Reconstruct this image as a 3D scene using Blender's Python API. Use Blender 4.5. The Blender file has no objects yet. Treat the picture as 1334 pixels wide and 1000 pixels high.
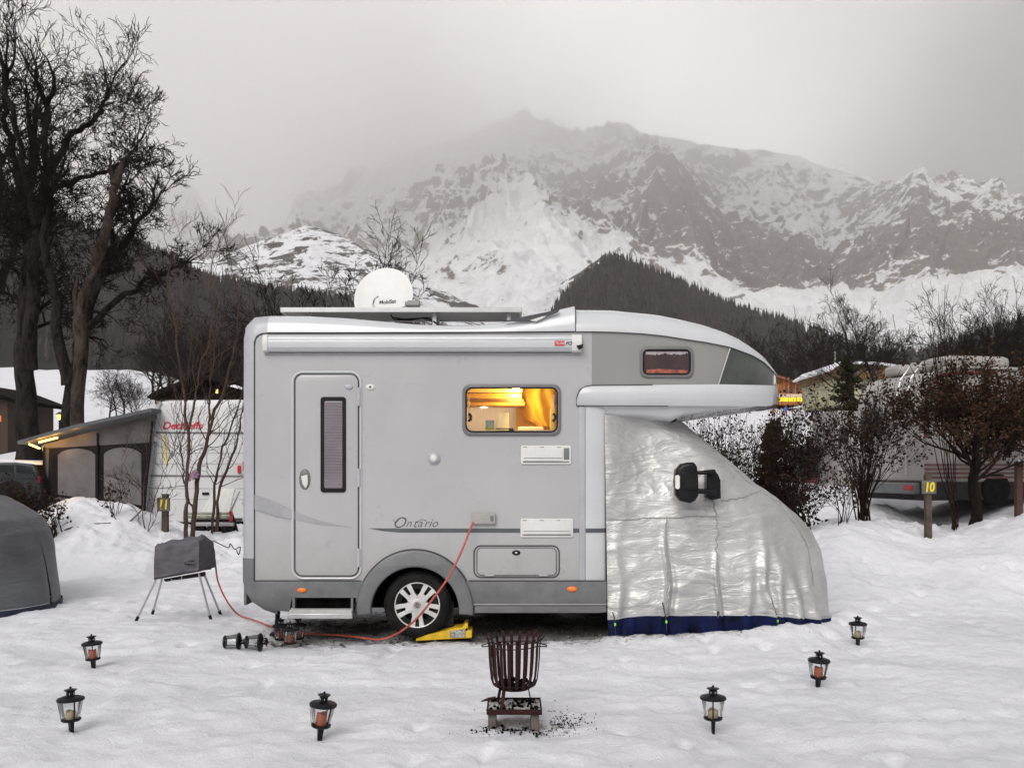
SKY_GLOW = 24.0
SKY_BASE = 0.04
SKY_UP = 0.41
EXPO = 0.66
HAZE_D = 0.00010
CLOUD_Z = 120.0
CLOUD_D = 0.0022
import bpy, math, random
import numpy as np
from mathutils import Vector, Matrix

S = bpy.context.scene
C = S.collection
R = math.radians
F = 1200.0          # focal length in photo pixels (1334 wide)
EYE = 1.68
HOR = 613.0

# ------------------------------------------------------------------ camera
cam = bpy.data.cameras.new('camera')
cam.sensor_width = 36.0
cam.lens = 36.0 * F / 1334.0
cam.shift_y = (HOR - 500.0) / 1334.0
cam.clip_end = 20000
cam.clip_start = 0.05
co = bpy.data.objects.new('camera', cam)
co.location = (0, 0, EYE)
co.rotation_euler = (R(90), 0, 0)
C.objects.link(co)
S.camera = co

# ------------------------------------------------------------------ node helpers
class NT:
    def __init__(s, nt):
        s.nt = nt
    def n(s, t, **kw):
        nd = s.nt.nodes.new(t)
        for k, v in kw.items():
            if k == 'inp':
                for kk, vv in v.items():
                    if hasattr(vv, 'node') or isinstance(vv, bpy.types.NodeSocket):
                        s.nt.links.new(vv, nd.inputs[kk])
                    else:
                        nd.inputs[kk].default_value = vv
            else:
                setattr(nd, k, v)
        return nd
    def math(s, op, a, b=None, c=None, clamp=False):
        nd = s.nt.nodes.new('ShaderNodeMath'); nd.operation = op; nd.use_clamp = clamp
        for i, v in enumerate((a, b, c)):
            if v is None: continue
            if isinstance(v, bpy.types.NodeSocket): s.nt.links.new(v, nd.inputs[i])
            else: nd.inputs[i].default_value = v
        return nd.outputs[0]
    def mix(s, f, a, b, blend='MIX'):
        nd = s.nt.nodes.new('ShaderNodeMix'); nd.data_type = 'RGBA'; nd.blend_type = blend
        for sock, v in ((nd.inputs[0], f), (nd.inputs[6], a), (nd.inputs[7], b)):
            if isinstance(v, bpy.types.NodeSocket): s.nt.links.new(v, sock)
            elif isinstance(v, (tuple, list)): sock.default_value = tuple(v) + (1,) if len(v) == 3 else v
            else: sock.default_value = v
        return nd.outputs[2]
    def ramp(s, f, stops):
        nd = s.nt.nodes.new('ShaderNodeValToRGB')
        while len(nd.color_ramp.elements) < len(stops): nd.color_ramp.elements.new(0.5)
        for e, (p, c) in zip(nd.color_ramp.elements, stops):
            e.position = p
            e.color = (c, c, c, 1) if not isinstance(c, (tuple, list)) else tuple(c) + (1,)
        s.nt.links.new(f, nd.inputs[0])
        return nd.outputs[0]
    def noise(s, vec, scale, detail=4, rough=0.55, dist=0.0):
        nd = s.nt.nodes.new('ShaderNodeTexNoise')
        nd.inputs['Scale'].default_value = scale; nd.inputs['Detail'].default_value = detail
        nd.inputs['Roughness'].default_value = rough; nd.inputs['Distortion'].default_value = dist
        if vec is not None: s.nt.links.new(vec, nd.inputs['Vector'])
        return nd.outputs[0]
    def link(s, a, b): s.nt.links.new(a, b)

# ------------------------------------------------------------------ world: overcast winter sky
SUN_EL, SUN_AZ = R(38), R(20)      # diffuse sun behind cloud, behind and left of the camera
w = bpy.data.worlds.new('World'); S.world = w; w.use_nodes = True
nt = w.node_tree; nt.nodes.clear(); T = NT(nt)
sky = T.n('ShaderNodeTexSky'); sky.sky_type = 'NISHITA'; sky.sun_disc = False
sky.sun_elevation = SUN_EL; sky.sun_rotation = R(200); sky.dust_density = 6; sky.air_density = 1.2
hs = T.n('ShaderNodeHueSaturation', inp={'Saturation': 0.12, 'Value': 0.012, 'Color': sky.outputs[0]})
tc = T.n('ShaderNodeTexCoord')
nv = T.n('ShaderNodeVectorMath', operation='NORMALIZE'); T.link(tc.outputs['Generated'], nv.inputs[0])
def vdot(d):
    m = math.sqrt(sum(q * q for q in d))
    nd = T.n('ShaderNodeVectorMath', operation='DOT_PRODUCT'); T.link(nv.outputs[0], nd.inputs[0])
    nd.inputs[1].default_value = tuple(q / m for q in d); return nd.outputs['Value']
glow = T.math('POWER', T.math('MAXIMUM', vdot((-0.03, 1.0, 0.22)), 0.0), 60.0)
up = T.math('POWER', T.math('MAXIMUM', vdot((0.0, -0.25, 1.0)), 0.0), 1.2)
cl = T.noise(nv.outputs[0], 3.0, 5, 0.55, 0.3)
lum = T.math('ADD', T.math('MULTIPLY', glow, SKY_GLOW), T.math('ADD', SKY_BASE, T.math('MULTIPLY', up, SKY_UP)))
lum = T.math('MULTIPLY', lum, T.math('ADD', 0.90, T.math('MULTIPLY', cl, 0.2)))
tint = T.mix(glow, (0.95, 0.96, 1.0), (1.0, 0.962, 0.92))
colr = T.mix(1.0, tint, lum, 'MULTIPLY')
tot = T.mix(1.0, colr, hs.outputs[0], 'ADD')
bg = T.n('ShaderNodeBackground', inp={'Color': tot, 'Strength': 1.0})
ow = T.n('ShaderNodeOutputWorld'); T.link(bg.outputs[0], ow.inputs[0])

sl = bpy.data.lights.new('sun', 'SUN'); sl.energy = 1.5; sl.angle = R(40); sl.color = (1.0, 0.97, 0.93)
so = bpy.data.objects.new('sun', sl); C.objects.link(so)
so.rotation_euler = Vector((-0.35, -1.0, 0.75)).to_track_quat('Z', 'Y').to_euler()

S.view_settings.view_transform = 'Standard'
S.view_settings.look = 'None'
S.view_settings.exposure = EXPO
S.view_settings.gamma = 1
S.cycles.volume_bounces = 9
S.cycles.max_bounces = 10
S.cycles.transparent_max_bounces = 16

# ------------------------------------------------------------------ numpy noise
def _h(ix, iy, seed):
    n = (ix.astype(np.int64) * 374761393 + iy.astype(np.int64) * 668265263 + seed * 982451653) & 0xffffffff
    n = ((n ^ (n >> 13)) * 1274126177) & 0xffffffff
    return ((n ^ (n >> 16)) & 0xffffff) / float(0xffffff)
def vn(x, y, seed=0):
    x = np.asarray(x, float); y = np.asarray(y, float)
    ix = np.floor(x); iy = np.floor(y); fx = x - ix; fy = y - iy
    fx = fx * fx * fx * (fx * (fx * 6 - 15) + 10); fy = fy * fy * fy * (fy * (fy * 6 - 15) + 10)
    a = _h(ix, iy, seed); b = _h(ix + 1, iy, seed); c = _h(ix, iy + 1, seed); d = _h(ix + 1, iy + 1, seed)
    return (a * (1 - fx) + b * fx) * (1 - fy) + (c * (1 - fx) + d * fx) * fy
def fbm(x, y, o=4, seed=0, g=0.5):
    s = 0; a = 1; t = 0
    for i in range(o):
        s = s + a * vn(x, y, seed + i * 17); t += a; a *= g
        x, y = 1.6 * x + 1.2 * y + 5.3, -1.2 * x + 1.6 * y + 9.1
    return s / t
def ridged(x, y, o=5, seed=0, g=0.5):
    s = 0; a = 1; t = 0; wgt = 1
    for i in range(o):
        v = (1 - np.abs(2 * vn(x, y, seed + i * 31) - 1)) ** 2
        s = s + a * v * wgt; t += a; wgt = np.clip(v * 1.6, 0, 1); a *= g
        x, y = 1.6 * x + 1.2 * y + 3.7, -1.2 * x + 1.6 * y + 1.9
    return s / t
def sst(a, b, x):
    t = np.clip((np.asarray(x, float) - a) / (b - a), 0, 1); return t * t * (3 - 2 * t)

# ------------------------------------------------------------------ object helpers
def tag(o, label=None, cat=None, group=None, kind=None):
    if label: o['label'] = label
    if cat: o['category'] = cat
    if group: o['group'] = group
    if kind: o['kind'] = kind
    return o
def np_mesh(name, V, Fq, mat, smooth=True, attr=None):
    """V (n,3) array, Fq (m,k) array of quads or triangles"""
    me = bpy.data.meshes.new(name); V = np.asarray(V, np.float32); Fq = np.asarray(Fq, np.int32)
    k = Fq.shape[1]; m = Fq.shape[0]
    me.vertices.add(len(V)); me.vertices.foreach_set('co', V.ravel())
    me.loops.add(m * k); me.loops.foreach_set('vertex_index', Fq.ravel())
    me.polygons.add(m); me.polygons.foreach_set('loop_start', np.arange(0, m * k, k, dtype=np.int32))
    me.polygons.foreach_set('use_smooth', np.full(m, smooth))
    me.update(calc_edges=True)
    if attr:
        for an, av in attr.items():
            at = me.attributes.new(an, 'FLOAT', 'POINT'); at.data.foreach_set('value', np.asarray(av, np.float32).ravel())
    if mat: me.materials.append(mat)
    o = bpy.data.objects.new(name, me); C.objects.link(o); return o
def grid_faces(nr, nc):
    i = np.arange(nr - 1)[:, None] * nc + np.arange(nc - 1)[None, :]
    return np.stack([i, i + 1, i + 1 + nc, i + nc], -1).reshape(-1, 4)

# ------------------------------------------------------------------ materials
MATS = {}
def pm(name, col, rough=0.5, metal=0.0, var=0.08, ns=6.0, bump=0.0, bs=60.0, spec=0.5, emit=None, es=1.0, col2=None, coat=0.0, alpha=None, space='Object', bdet=4, trans=0.0, sheen=0.0):
    if name in MATS: return MATS[name]
    m = bpy.data.materials.new(name); m.use_nodes = True; MATS[name] = m
    T = NT(m.node_tree); b = m.node_tree.nodes['Principled BSDF']
    tc = T.n('ShaderNodeTexCoord'); v = tc.outputs[space]
    n1 = T.noise(v, ns, 5, 0.6)
    c2 = col2 if col2 else tuple(c * (1 - var * 2.2) for c in col)
    c1 = col if col2 else tuple(min(1, c * (1 + var)) for c in col)
    f = T.ramp(n1, [(0.30, 0.0), (0.70, 1.0)])
    T.link(T.mix(f, c2, c1), b.inputs['Base Color'])
    n2 = T.noise(v, ns * 3.1, 4, 0.6)
    T.link(T.math('ADD', rough - 0.08, T.math('MULTIPLY', n2, 0.16), clamp=True), b.inputs['Roughness'])
    b.inputs['Metallic'].default_value = metal; b.inputs['Specular IOR Level'].default_value = spec
    b.inputs['Coat Weight'].default_value = coat
    if bump:
        bn = T.noise(v, bs, bdet, 0.6)
        bp = T.n('ShaderNodeBump', inp={'Strength': min(1, bump), 'Distance': 0.01 if bump <= 1 else 0.01 * bump, 'Height': bn})
        T.link(bp.outputs[0], b.inputs['Normal'])
    if emit:
        b.inputs['Emission Color'].default_value = tuple(emit) + (1,); b.inputs['Emission Strength'].default_value = es
    if trans: b.inputs['Transmission Weight'].default_value = trans
    if alpha is not None: b.inputs['Alpha'].default_value = alpha
    return m

def snow_mat(name, dirt=False):
    m = bpy.data.materials.new(name); m.use_nodes = True
    T = NT(m.node_tree); b = m.node_tree.nodes['Principled BSDF']
    tc = T.n('ShaderNodeTexCoord'); v = tc.outputs['Object']
    n1 = T.noise(v, 0.7, 5, 0.6); n2 = T.noise(v, 8, 8, 0.72, 0.4); n3 = T.noise(v, 42, 6, 0.75)
    c = T.mix(T.ramp(n1, [(0.35, 0.0), (0.65, 1.0)]), (0.665, 0.665, 0.70), (0.735, 0.735, 0.755))
    sp = T.ramp(n2, [(0.54, 0.0), (0.70, 1.0)])
    c = T.mix(T.math('MULTIPLY', sp, 0.42), c, (0.47, 0.47, 0.505))
    gr_ = T.ramp(T.noise(v, 26, 8, 0.8), [(0.66, 0.0), (0.74, 1.0)])
    c = T.mix(T.math('MULTIPLY', gr_, 0.5), c, (0.30, 0.285, 0.28))
    if dirt:
        at = T.n('ShaderNodeAttribute', attribute_name='dirt').outputs['Fac']
        dd = T.math('ADD', at, T.math('MULTIPLY', T.math('SUBTRACT', T.noise(v, 14, 8, 0.75), 0.5), 1.5))
        dm = T.ramp(dd, [(0.42, 0.0), (0.72, 1.0)])
        dm = T.math('MULTIPLY', dm, T.ramp(at, [(0.04, 0.0), (0.35, 1.0)]))
        dc = T.mix(T.noise(v, 22, 6, 0.7), (0.05, 0.042, 0.036), (0.30, 0.28, 0.27))
        c = T.mix(dm, c, dc)
        # wheel and sole tracks: broad faint greyish dents
        st = T.n('ShaderNodeAttribute', attribute_name='track').outputs['Fac']
        c = T.mix(T.math('MULTIPLY', st, 0.45), c, (0.50, 0.50, 0.54))
    T.link(c, b.inputs['Base Color'])
    b.inputs['Roughness'].default_value = 0.62; b.inputs['Specular IOR Level'].default_value = 0.3
    b.inputs['Subsurface Weight'].default_value = 0.0
    h = T.math('ADD', T.math('MULTIPLY', n2, 1.0), T.math('MULTIPLY', n3, 0.35))
    bp = T.n('ShaderNodeBump', inp={'Strength': 0.8, 'Distance': 0.03, 'Height': h})
    T.link(bp.outputs[0], b.inputs['Normal'])
    return m
SNOW = snow_mat('snow'); SNOWG = snow_mat('trampled_snow', True)
# ------------------------------------------------------------------ campsite ground height
def gz(x, y, detail=False):
    x = np.asarray(x, float); y = np.asarray(y, float)
    u = 667 + F * x / np.maximum(y, 3.0)                       # rough bearing, only to lay the banks out
    w1 = (vn(x * 0.8, y * 0.8, 3) - 0.5)
    # right bank: rises from the pitch
    rc = np.interp(u, [1040, 1100, 1170, 1210, 1250, 1334, 1500], [0.62, 0.80, 0.72, 0.67, 0.76, 0.98, 1.1])
    right = rc * sst(10.9, 14.2, y + 0.5 * w1 - 0.25 * sst(1000, 1300, u)) - 0.20 * sst(14.4, 16.5, y) * sst(1400, 1000, u)
    # left bank: cut wall of cleared snow
    lc = np.interp(u, [-200, 40, 75, 105, 170, 215, 260, 330, 420], [0.9, 0.72, 0.88, 1.02, 0.92, 0.58, 0.44, 0.40, 0.5])
    left = lc * (0.45 * sst(14.2, 14.9, y + 0.8 * w1) + 0.55 * sst(14.8, 16.6, y + 0.8 * w1))
    left = left + 0.10 * sst(11.5, 14.2, y) * sst(0.2, 0.9, vn(x * 0.5, 3.3, 9))
    k = sst(420, 1030, u)
    near = left * (1 - k) + right * k
    farz = np.interp(y, [16, 18, 20, 30, 60, 120, 250, 600, 1200, 5000], [0, 0.0, 0.05, 0.8, 3.4, 8.5, 20, 46, 50, 50])
    rz = 0.45 * sst(17, 21, y) * sst(900, 1150, u)
    lk = sst(360, 150, u) * sst(45, 190, y) * np.interp(y, [45, 120, 250, 600], [0, 3, 8, 14])
    z = near + farz + rz + lk
    z = z + np.interp(x, [0.9, 2.1, 2.8, 3.4], [0.065, 0.10, 0.145, 0.12]) * sst(0.75, 1.05, x) * sst(4.4, 3.6, x) * np.exp(-((y - np.interp(x, [0.9, 2.4, 3.2, 3.7], [9.10, 9.12, 9.5, 10.3])) / 0.34) ** 2)
    n = (fbm(x * 0.35, y * 0.35, 3, 11) - 0.5)
    z = z + n * np.interp(y, [0, 10, 14, 20, 80, 300], [0.04, 0.05, 0.30, 0.35, 1.2, 5.0])
    return z
def gz1(x, y): return float(gz(np.array([x]), np.array([y]))[0])
def gdet(x, y):
    m = sst(60, 22, y)
    wx = x + 0.35 * (fbm(x * 0.9, y * 0.9, 3, 201) - 0.5); wy = y + 0.35 * (fbm(x * 0.9, y * 0.9, 3, 202) - 0.5)
    f = fbm(wx * 1.3, wy * 1.1, 5, 21, 0.55) - 0.5
    g = ridged(wx * 3.6, wy * 2.7, 5, 41, 0.6) - 0.45
    h = fbm(wx * 13, wy * 15, 4, 141, 0.65) - 0.5
    # old boot prints: short dents in wandering lines
    cx = np.floor(wx * 2.4); cy = np.floor(wy * 3.1); jx = _h(cx, cy, 301); jy = _h(cx, cy, 302); on = _h(cx, cy, 303) > 0.66
    dx = (wx * 2.4 - cx - 0.3 - 0.4 * jx) / 2.4; dy = (wy * 3.1 - cy - 0.3 - 0.4 * jy) / 3.1
    pit = -0.030 * on * 1.5 * np.exp(-((dx / 0.055) ** 2 + (dy / 0.095) ** 2) ** 1.5) * sst(15, 13.5, y) * sst(0.45, 0.6, vn(x * 0.5, y * 0.6, 88))
    bank = sst(13.5, 15, y)
    return m * (f * (0.070 + 0.24 * bank) + g * (0.036 + 0.07 * bank) + h * (0.034 + 0.02 * bank) + 1.3 * pit)

def axis(lo, hi, step, far, growth):
    a = list(np.arange(lo, hi, step)); s = step; v = hi; out = []
    while v < far: out.append(v); s *= growth; v += s
    s = step; v = lo - step; inn = []
    return a + out
xs = np.arange(-8.0, 8.0, 0.045); o_ = []; v, s_ = 8.0, 0.045
while v < 6500: o_.append(v); s_ *= 1.07; v += s_
xs = np.concatenate([-np.array(o_[::-1]), xs, np.array(o_)])
ys = np.arange(4.6, 17.5, 0.042); o2 = []; v, s_ = 17.5, 0.05
while v < 9000: o2.append(v); s_ *= 1.055; v += s_
o3 = []; v, s_ = 4.6, 0.06
while v > -300: o3.append(v); s_ *= 1.15; v -= s_
ys = np.concatenate([np.array(o3[::-1])[:-1], ys, np.array(o2)])
GX, GY = np.meshgrid(xs, ys)
GZ = gz(GX, GY) + gdet(GX, GY)
dv = np.exp(-(((GX - 0.2) / 2.9) ** 4 + ((GY - 10.2) / 1.25) ** 4))
dv = np.maximum(dv, 0.75 * np.exp(-(((GX + 2.1) / 0.9) ** 2 + ((GY - 9.2) / 0.35) ** 2)))
dv = np.maximum(dv, 0.62 * np.exp(-(((GX - 0.15) / 0.42) ** 2 + ((GY - 6.05) / 0.24) ** 2)))
dv = np.maximum(dv, 0.50 * np.exp(-(((GX + 2.3) / 1.0) ** 2 + ((GY - 9.9) / 0.9) ** 2)))
dv = np.maximum(dv, 0.42 * np.exp(-(((GX - 0.5) / 0.28) ** 2 + ((GY - 6.25) / 0.3) ** 2)))
GZ -= 0.03 * dv
tr = sst(0.50, 0.75, fbm(GX * 0.55, GY * 1.7, 4, 91)) * sst(16, 13, GY) * 0.75
GZ -= 0.035 * tr
ground = np_mesh('ground', np.stack([GX, GY, GZ], -1).reshape(-1, 3), grid_faces(len(ys), len(xs)), SNOWG, True,
                 {'dirt': dv.ravel(), 'track': tr.ravel()})
ground['kind'] = 'structure'

# ------------------------------------------------------------------ mountains (metres; bearings from the photo, distances from the map)
def ridge_terrain(name, mat, lines, dists, npx, nrow, px0, px1, dispf, back=None, rockf=None):
    px = np.linspace(px0, px1, npx)
    LY = []; LZ = []
    for (pts, D) in zip(lines, dists):
        py = np.interp(px, [p[0] for p in pts], [p[1] for p in pts])
        LY.append(np.full_like(px, D)); LZ.append(EYE + (HOR - py) * D / F)
    LY = np.array(LY); LZ = np.array(LZ)
    n = len(lines); s = np.linspace(0, n - 1, nrow)
    i0 = np.minimum(s.astype(int), n - 2); f = s - i0
    Y = LY[i0] * (1 - f[:, None]) + LY[i0 + 1] * f[:, None]
    Z = LZ[i0] * (1 - f[:, None]) + LZ[i0 + 1] * f[:, None]
    X = (px[None, :] - 667) / F * Y
    Sg = np.repeat(s[:, None], npx, 1); P = np.repeat(px[None, :], nrow, 0)
    Y, Z, rock = dispf(X, Y, Z, Sg, P)
    nr = nrow
    if back:                                            # falls away behind the skyline
        nb = 14; t = np.linspace(0, 1, nb + 1)[1:, None]
        Xb = X[-1][None] * (1 + t * back[0] / Y[-1][None]); Yb = Y[-1][None] + t * back[0]
        Zb = Z[-1][None] - t ** 1.2 * back[1] + (vn(Xb / 90, Yb / 90, 5) - 0.5) * 60 * t
        X = np.vstack([X, Xb]); Y = np.vstack([Y, Yb]); Z = np.vstack([Z, Zb]); rock = np.vstack([rock, np.repeat(rock[-1][None], nb, 0)])
        nr += nb
    o = np_mesh(name, np.stack([X, Y, Z], -1).reshape(-1, 3), grid_faces(nr, npx), mat, True, {'rock': rock.ravel()})
    o['kind'] = 'structure'
    return X, Y, Z

def mountain_mat(name, scl, rockc, rockc2, snowc):
    m = bpy.data.materials.new(name); m.use_nodes = True
    T = NT(m.node_tree); b = m.node_tree.nodes['Principled BSDF']
    v = T.n('ShaderNodeTexCoord').outputs['Object']
    mp = T.n('ShaderNodeMapping'); T.link(v, mp.inputs[0]); mp.inputs['Scale'].default_value = (1, 0.6, 1.7); mp.inputs['Rotation'].default_value = (0, R(22), 0)
    at = T.n('ShaderNodeAttribute', attribute_name='rock').outputs['Fac']
    n1 = T.noise(mp.outputs[0], 0.012 * scl, 10, 0.74, 0.7)
    n2 = T.noise(mp.outputs[0], 0.07 * scl, 7, 0.75, 0.5)
    gn = T.n('ShaderNodeNewGeometry'); sx = T.n('ShaderNodeSeparateXYZ'); T.link(gn.outputs['Normal'], sx.inputs[0])
    steep = T.math('SUBTRACT', 1.0, sx.outputs['Z'])
    q = T.math('ADD', T.math('MULTIPLY', at, 1.0), T.math('MULTIPLY', T.math('SUBTRACT', n1, 0.5), 1.6))
    q = T.math('ADD', q, T.math('MULTIPLY', T.math('SUBTRACT', n2, 0.5), 0.75))
    mq = T.n('ShaderNodeMapping'); T.link(v, mq.inputs[0]); mq.inputs['Scale'].default_value = (1, 1, 6.5); mq.inputs['Rotation'].default_value = (0, R(-9), 0)
    q = T.math('ADD', q, T.math('MULTIPLY', T.math('SUBTRACT', T.noise(mq.outputs[0], 0.0045 * scl, 6, 0.62, 0.8), 0.5), 1.1))
    q = T.math('ADD', q, T.math('MULTIPLY', T.math('SUBTRACT', T.noise(v, 0.0035 * scl, 4, 0.6, 0.4), 0.5), 1.3))
    q = T.math('ADD', q, T.math('MULTIPLY', T.math('SUBTRACT', steep, 0.45), 0.55))
    rm = T.ramp(q, [(0.46, 0.0), (0.56, 1.0)])
    rc = T.mix(n2, rockc2, rockc)
    T.link(T.mix(rm, snowc, rc), b.inputs['Base Color'])
    b.inputs['Roughness'].default_value = 0.85; b.inputs['Specular IOR Level'].default_value = 0.2
    bp = T.n('ShaderNodeBump', inp={'Strength': 1.0, 'Distance': 14.0 / scl, 'Height': T.math('ADD', n1, T.math('MULTIPLY', n2, 0.5))})
    T.link(bp.outputs[0], b.inputs['Normal'])
    return m
ROCKM = mountain_mat('alpine_rock_and_snow', 1.0, (0.31, 0.27, 0.25), (0.17, 0.145, 0.135), (0.86, 0.86, 0.88))
RIDGEM = mountain_mat('scrubby_ridge', 2.6, (0.09, 0.075, 0.068), (0.035, 0.03, 0.03), (0.82, 0.82, 0.85))

L0 = [(-900, 520), (2200, 520)]
L1 = [(-900, 420), (200, 420), (300, 372), (380, 318), (450, 325), (540, 340), (600, 330), (640, 296), (700, 286), (740, 298), (800, 302), (850, 325), (900, 350), (950, 372), (1000, 365), (1050, 352), (1100, 360), (1150, 366), (1250, 352), (1334, 350), (2200, 330)]
L2 = [(-900, 330), (190, 345), (350, 312), (374, 292), (382, 258), (440, 262), (520, 240), (600, 218), (660, 196), (690, 175), (760, 207), (850, 192), (900, 222), (950, 268), (1000, 282), (1040, 290), (1080, 333), (1120, 306), (1180, 248), (1193, 222), (1203, 219), (1214, 238), (1240, 246), (1270, 268), (1290, 255), (1334, 275), (1700, 330), (2200, 350)]
L3 = [(-900, 290), (150, 262), (190, 236), (212, 210), (237, 216), (262, 256), (300, 304), (340, 316), (372, 294), (388, 262), (440, 240), (520, 196), (600, 180), (690, 152), (730, 172), (765, 184), (800, 165), (850, 180), (960, 190), (1060, 212), (1150, 232), (1200, 228), (1300, 262), (1334, 272), (1700, 320), (2200, 340)]
def disp_main(X, Y, Z, Sg, P):
    env = np.interp(Sg, [0, 0.6, 1.0, 1.3, 1.9, 2.0, 2.4, 3.0], [0.2, 0.5, 0.7, 1.15, 0.8, 0.50, 0.95, 0.26])
    wx = X + 120 * (fbm(X / 500, Y / 500, 3, 7) - 0.5); wy = Y + 200 * (fbm(X / 420, Y / 420, 3, 8) - 0.5)
    r1 = ridged(wx / 430 + 0.35 * wy / 430, wy / 900, 6, 5, 0.52) - 0.42
    r2 = ridged(wx / 120 - 0.2 * wy / 120, wy / 190, 4, 15, 0.55) - 0.45
    r3 = ridged(wx / 46 + 0.3 * wy / 46, wy / 60, 4, 45, 0.6) - 0.45
    crag = 0.5 + 0.8 * sst(0.9, 1.4, Sg)
    Y = Y - env * (r1 * 210 + r2 * 60 + r3 * 20 * crag)
    Z = Z + env * (r1 * 140 + r2 * 62 + r3 * 30 * crag)
    wv = np.interp(P, [300, 400, 560, 660, 740, 900, 1100, 1334], [0.62, 0.50, 0.42, 0.36, 0.62, 0.82, 0.70, 0.86])
    lowp = 0.16 + 0.28 * sst(0.48, 0.7, fbm(X / 240, Y / 300, 3, 57))
    rock = np.interp(Sg, [0, 0.7, 0.92, 1.08, 1.85, 2.1, 2.6, 3], [0, 0, 0, 1, 1, 0.62, 0.72, 1.0]) * wv * 0.80 + 0.35 * r3 * sst(0.8, 1.1, Sg)
    rock = rock + lowp * sst(1.0, 0.85, Sg) - 0.22 * sst(1.05, 1.3, Sg) * sst(0.52, 0.64, fbm(wx / 170, Z / 260, 3, 33))
    return Y, Z, rock
ridge_terrain('mountain', ROCKM, [L0, L1, L2, L3], [1500, 2600, 3400, 4500], 1450, 640, -600, 1900, disp_main, back=(1200, 900))

# lower ridge on the left of the face
A0 = [(-900, 480), (2000, 480)]
A1 = [(-900, 350), (150, 345), (230, 340), (275, 334), (330, 316), (362, 306), (402, 291), (425, 298), (470, 318), (520, 345), (560, 372), (620, 400), (680, 430), (760, 460), (2000, 480)]
def disp_low(X, Y, Z, Sg, P):
    r1 = ridged(X / 130 + Y / 200, Y / 300, 5, 25, 0.55) - 0.42
    e = np.interp(Sg, [0, 0.9, 1], [1, 1, 0.35])
    return Y - r1 * 40 * e, Z + r1 * 26 * e, np.full_like(X, 0.60) + 0.35 * (fbm(X / 90, Z / 60, 3, 3) - 0.5)
ridge_terrain('ridge', RIDGEM, [A0, A1], [1350, 2050], 500, 170, -700, 1000, disp_low, back=(500, 420))

# spur below the summit, dark with scattered larches
B0 = [(-900, 560), (560, 560), (640, 470), (2000, 560)]
B1 = [(-900, 560), (600, 560), (640, 480), (668, 425), (700, 398), (722, 376), (760, 350), (795, 326), (830, 350), (900, 400), (980, 450), (1100, 520), (2000, 560)]
ridge_terrain('spur', RIDGEM, [B0, B1], [1500, 1950], 420, 140, 540, 1250, disp_low, back=(300, 300))

# wooded hills
FOREST_FLOOR = pm('forest_floor', (0.014, 0.012, 0.012), 0.95, spec=0.05, var=0.3, ns=0.02, col2=(0.032, 0.028, 0.029))
H0 = [(-900, 610), (2200, 610)]
HR = [(-900, 620), (620, 560), (680, 475), (712, 425), (735, 392), (760, 370), (780, 350), (798, 341), (830, 351), (870, 366), (900, 380), (960, 408), (1000, 418), (1040, 430), (1080, 446), (1110, 458), (1160, 470), (1200, 468), (1250, 450), (1334, 425), (1500, 380), (2200, 330)]
HL = [(-900, 170), (-200, 215), (0, 250), (30, 262), (70, 288), (130, 312), (170, 318), (215, 338), (260, 362), (330, 380), (400, 390), (470, 402), (560, 440), (640, 500), (760, 600), (2200, 640)]
def disp_hill(X, Y, Z, Sg, P):
    e = np.interp(Sg, [0, 0.2, 0.85, 1], [0, 1, 1, 0.2])
    n = fbm(X / 120, Y / 120, 4, 71) - 0.5
    return Y, Z + n * 30 * e, np.zeros_like(X)
hrX, hrY, hrZ = ridge_terrain('forested_hill', FOREST_FLOOR, [H0, HR], [620, 1250], 260, 110, 560, 1900, disp_hill, back=(200, 120))
hlX, hlY, hlZ = ridge_terrain('forested_slope', FOREST_FLOOR, [H0, HL], [420, 950], 260, 110, -700, 800, disp_hill, back=(200, 120))

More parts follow.
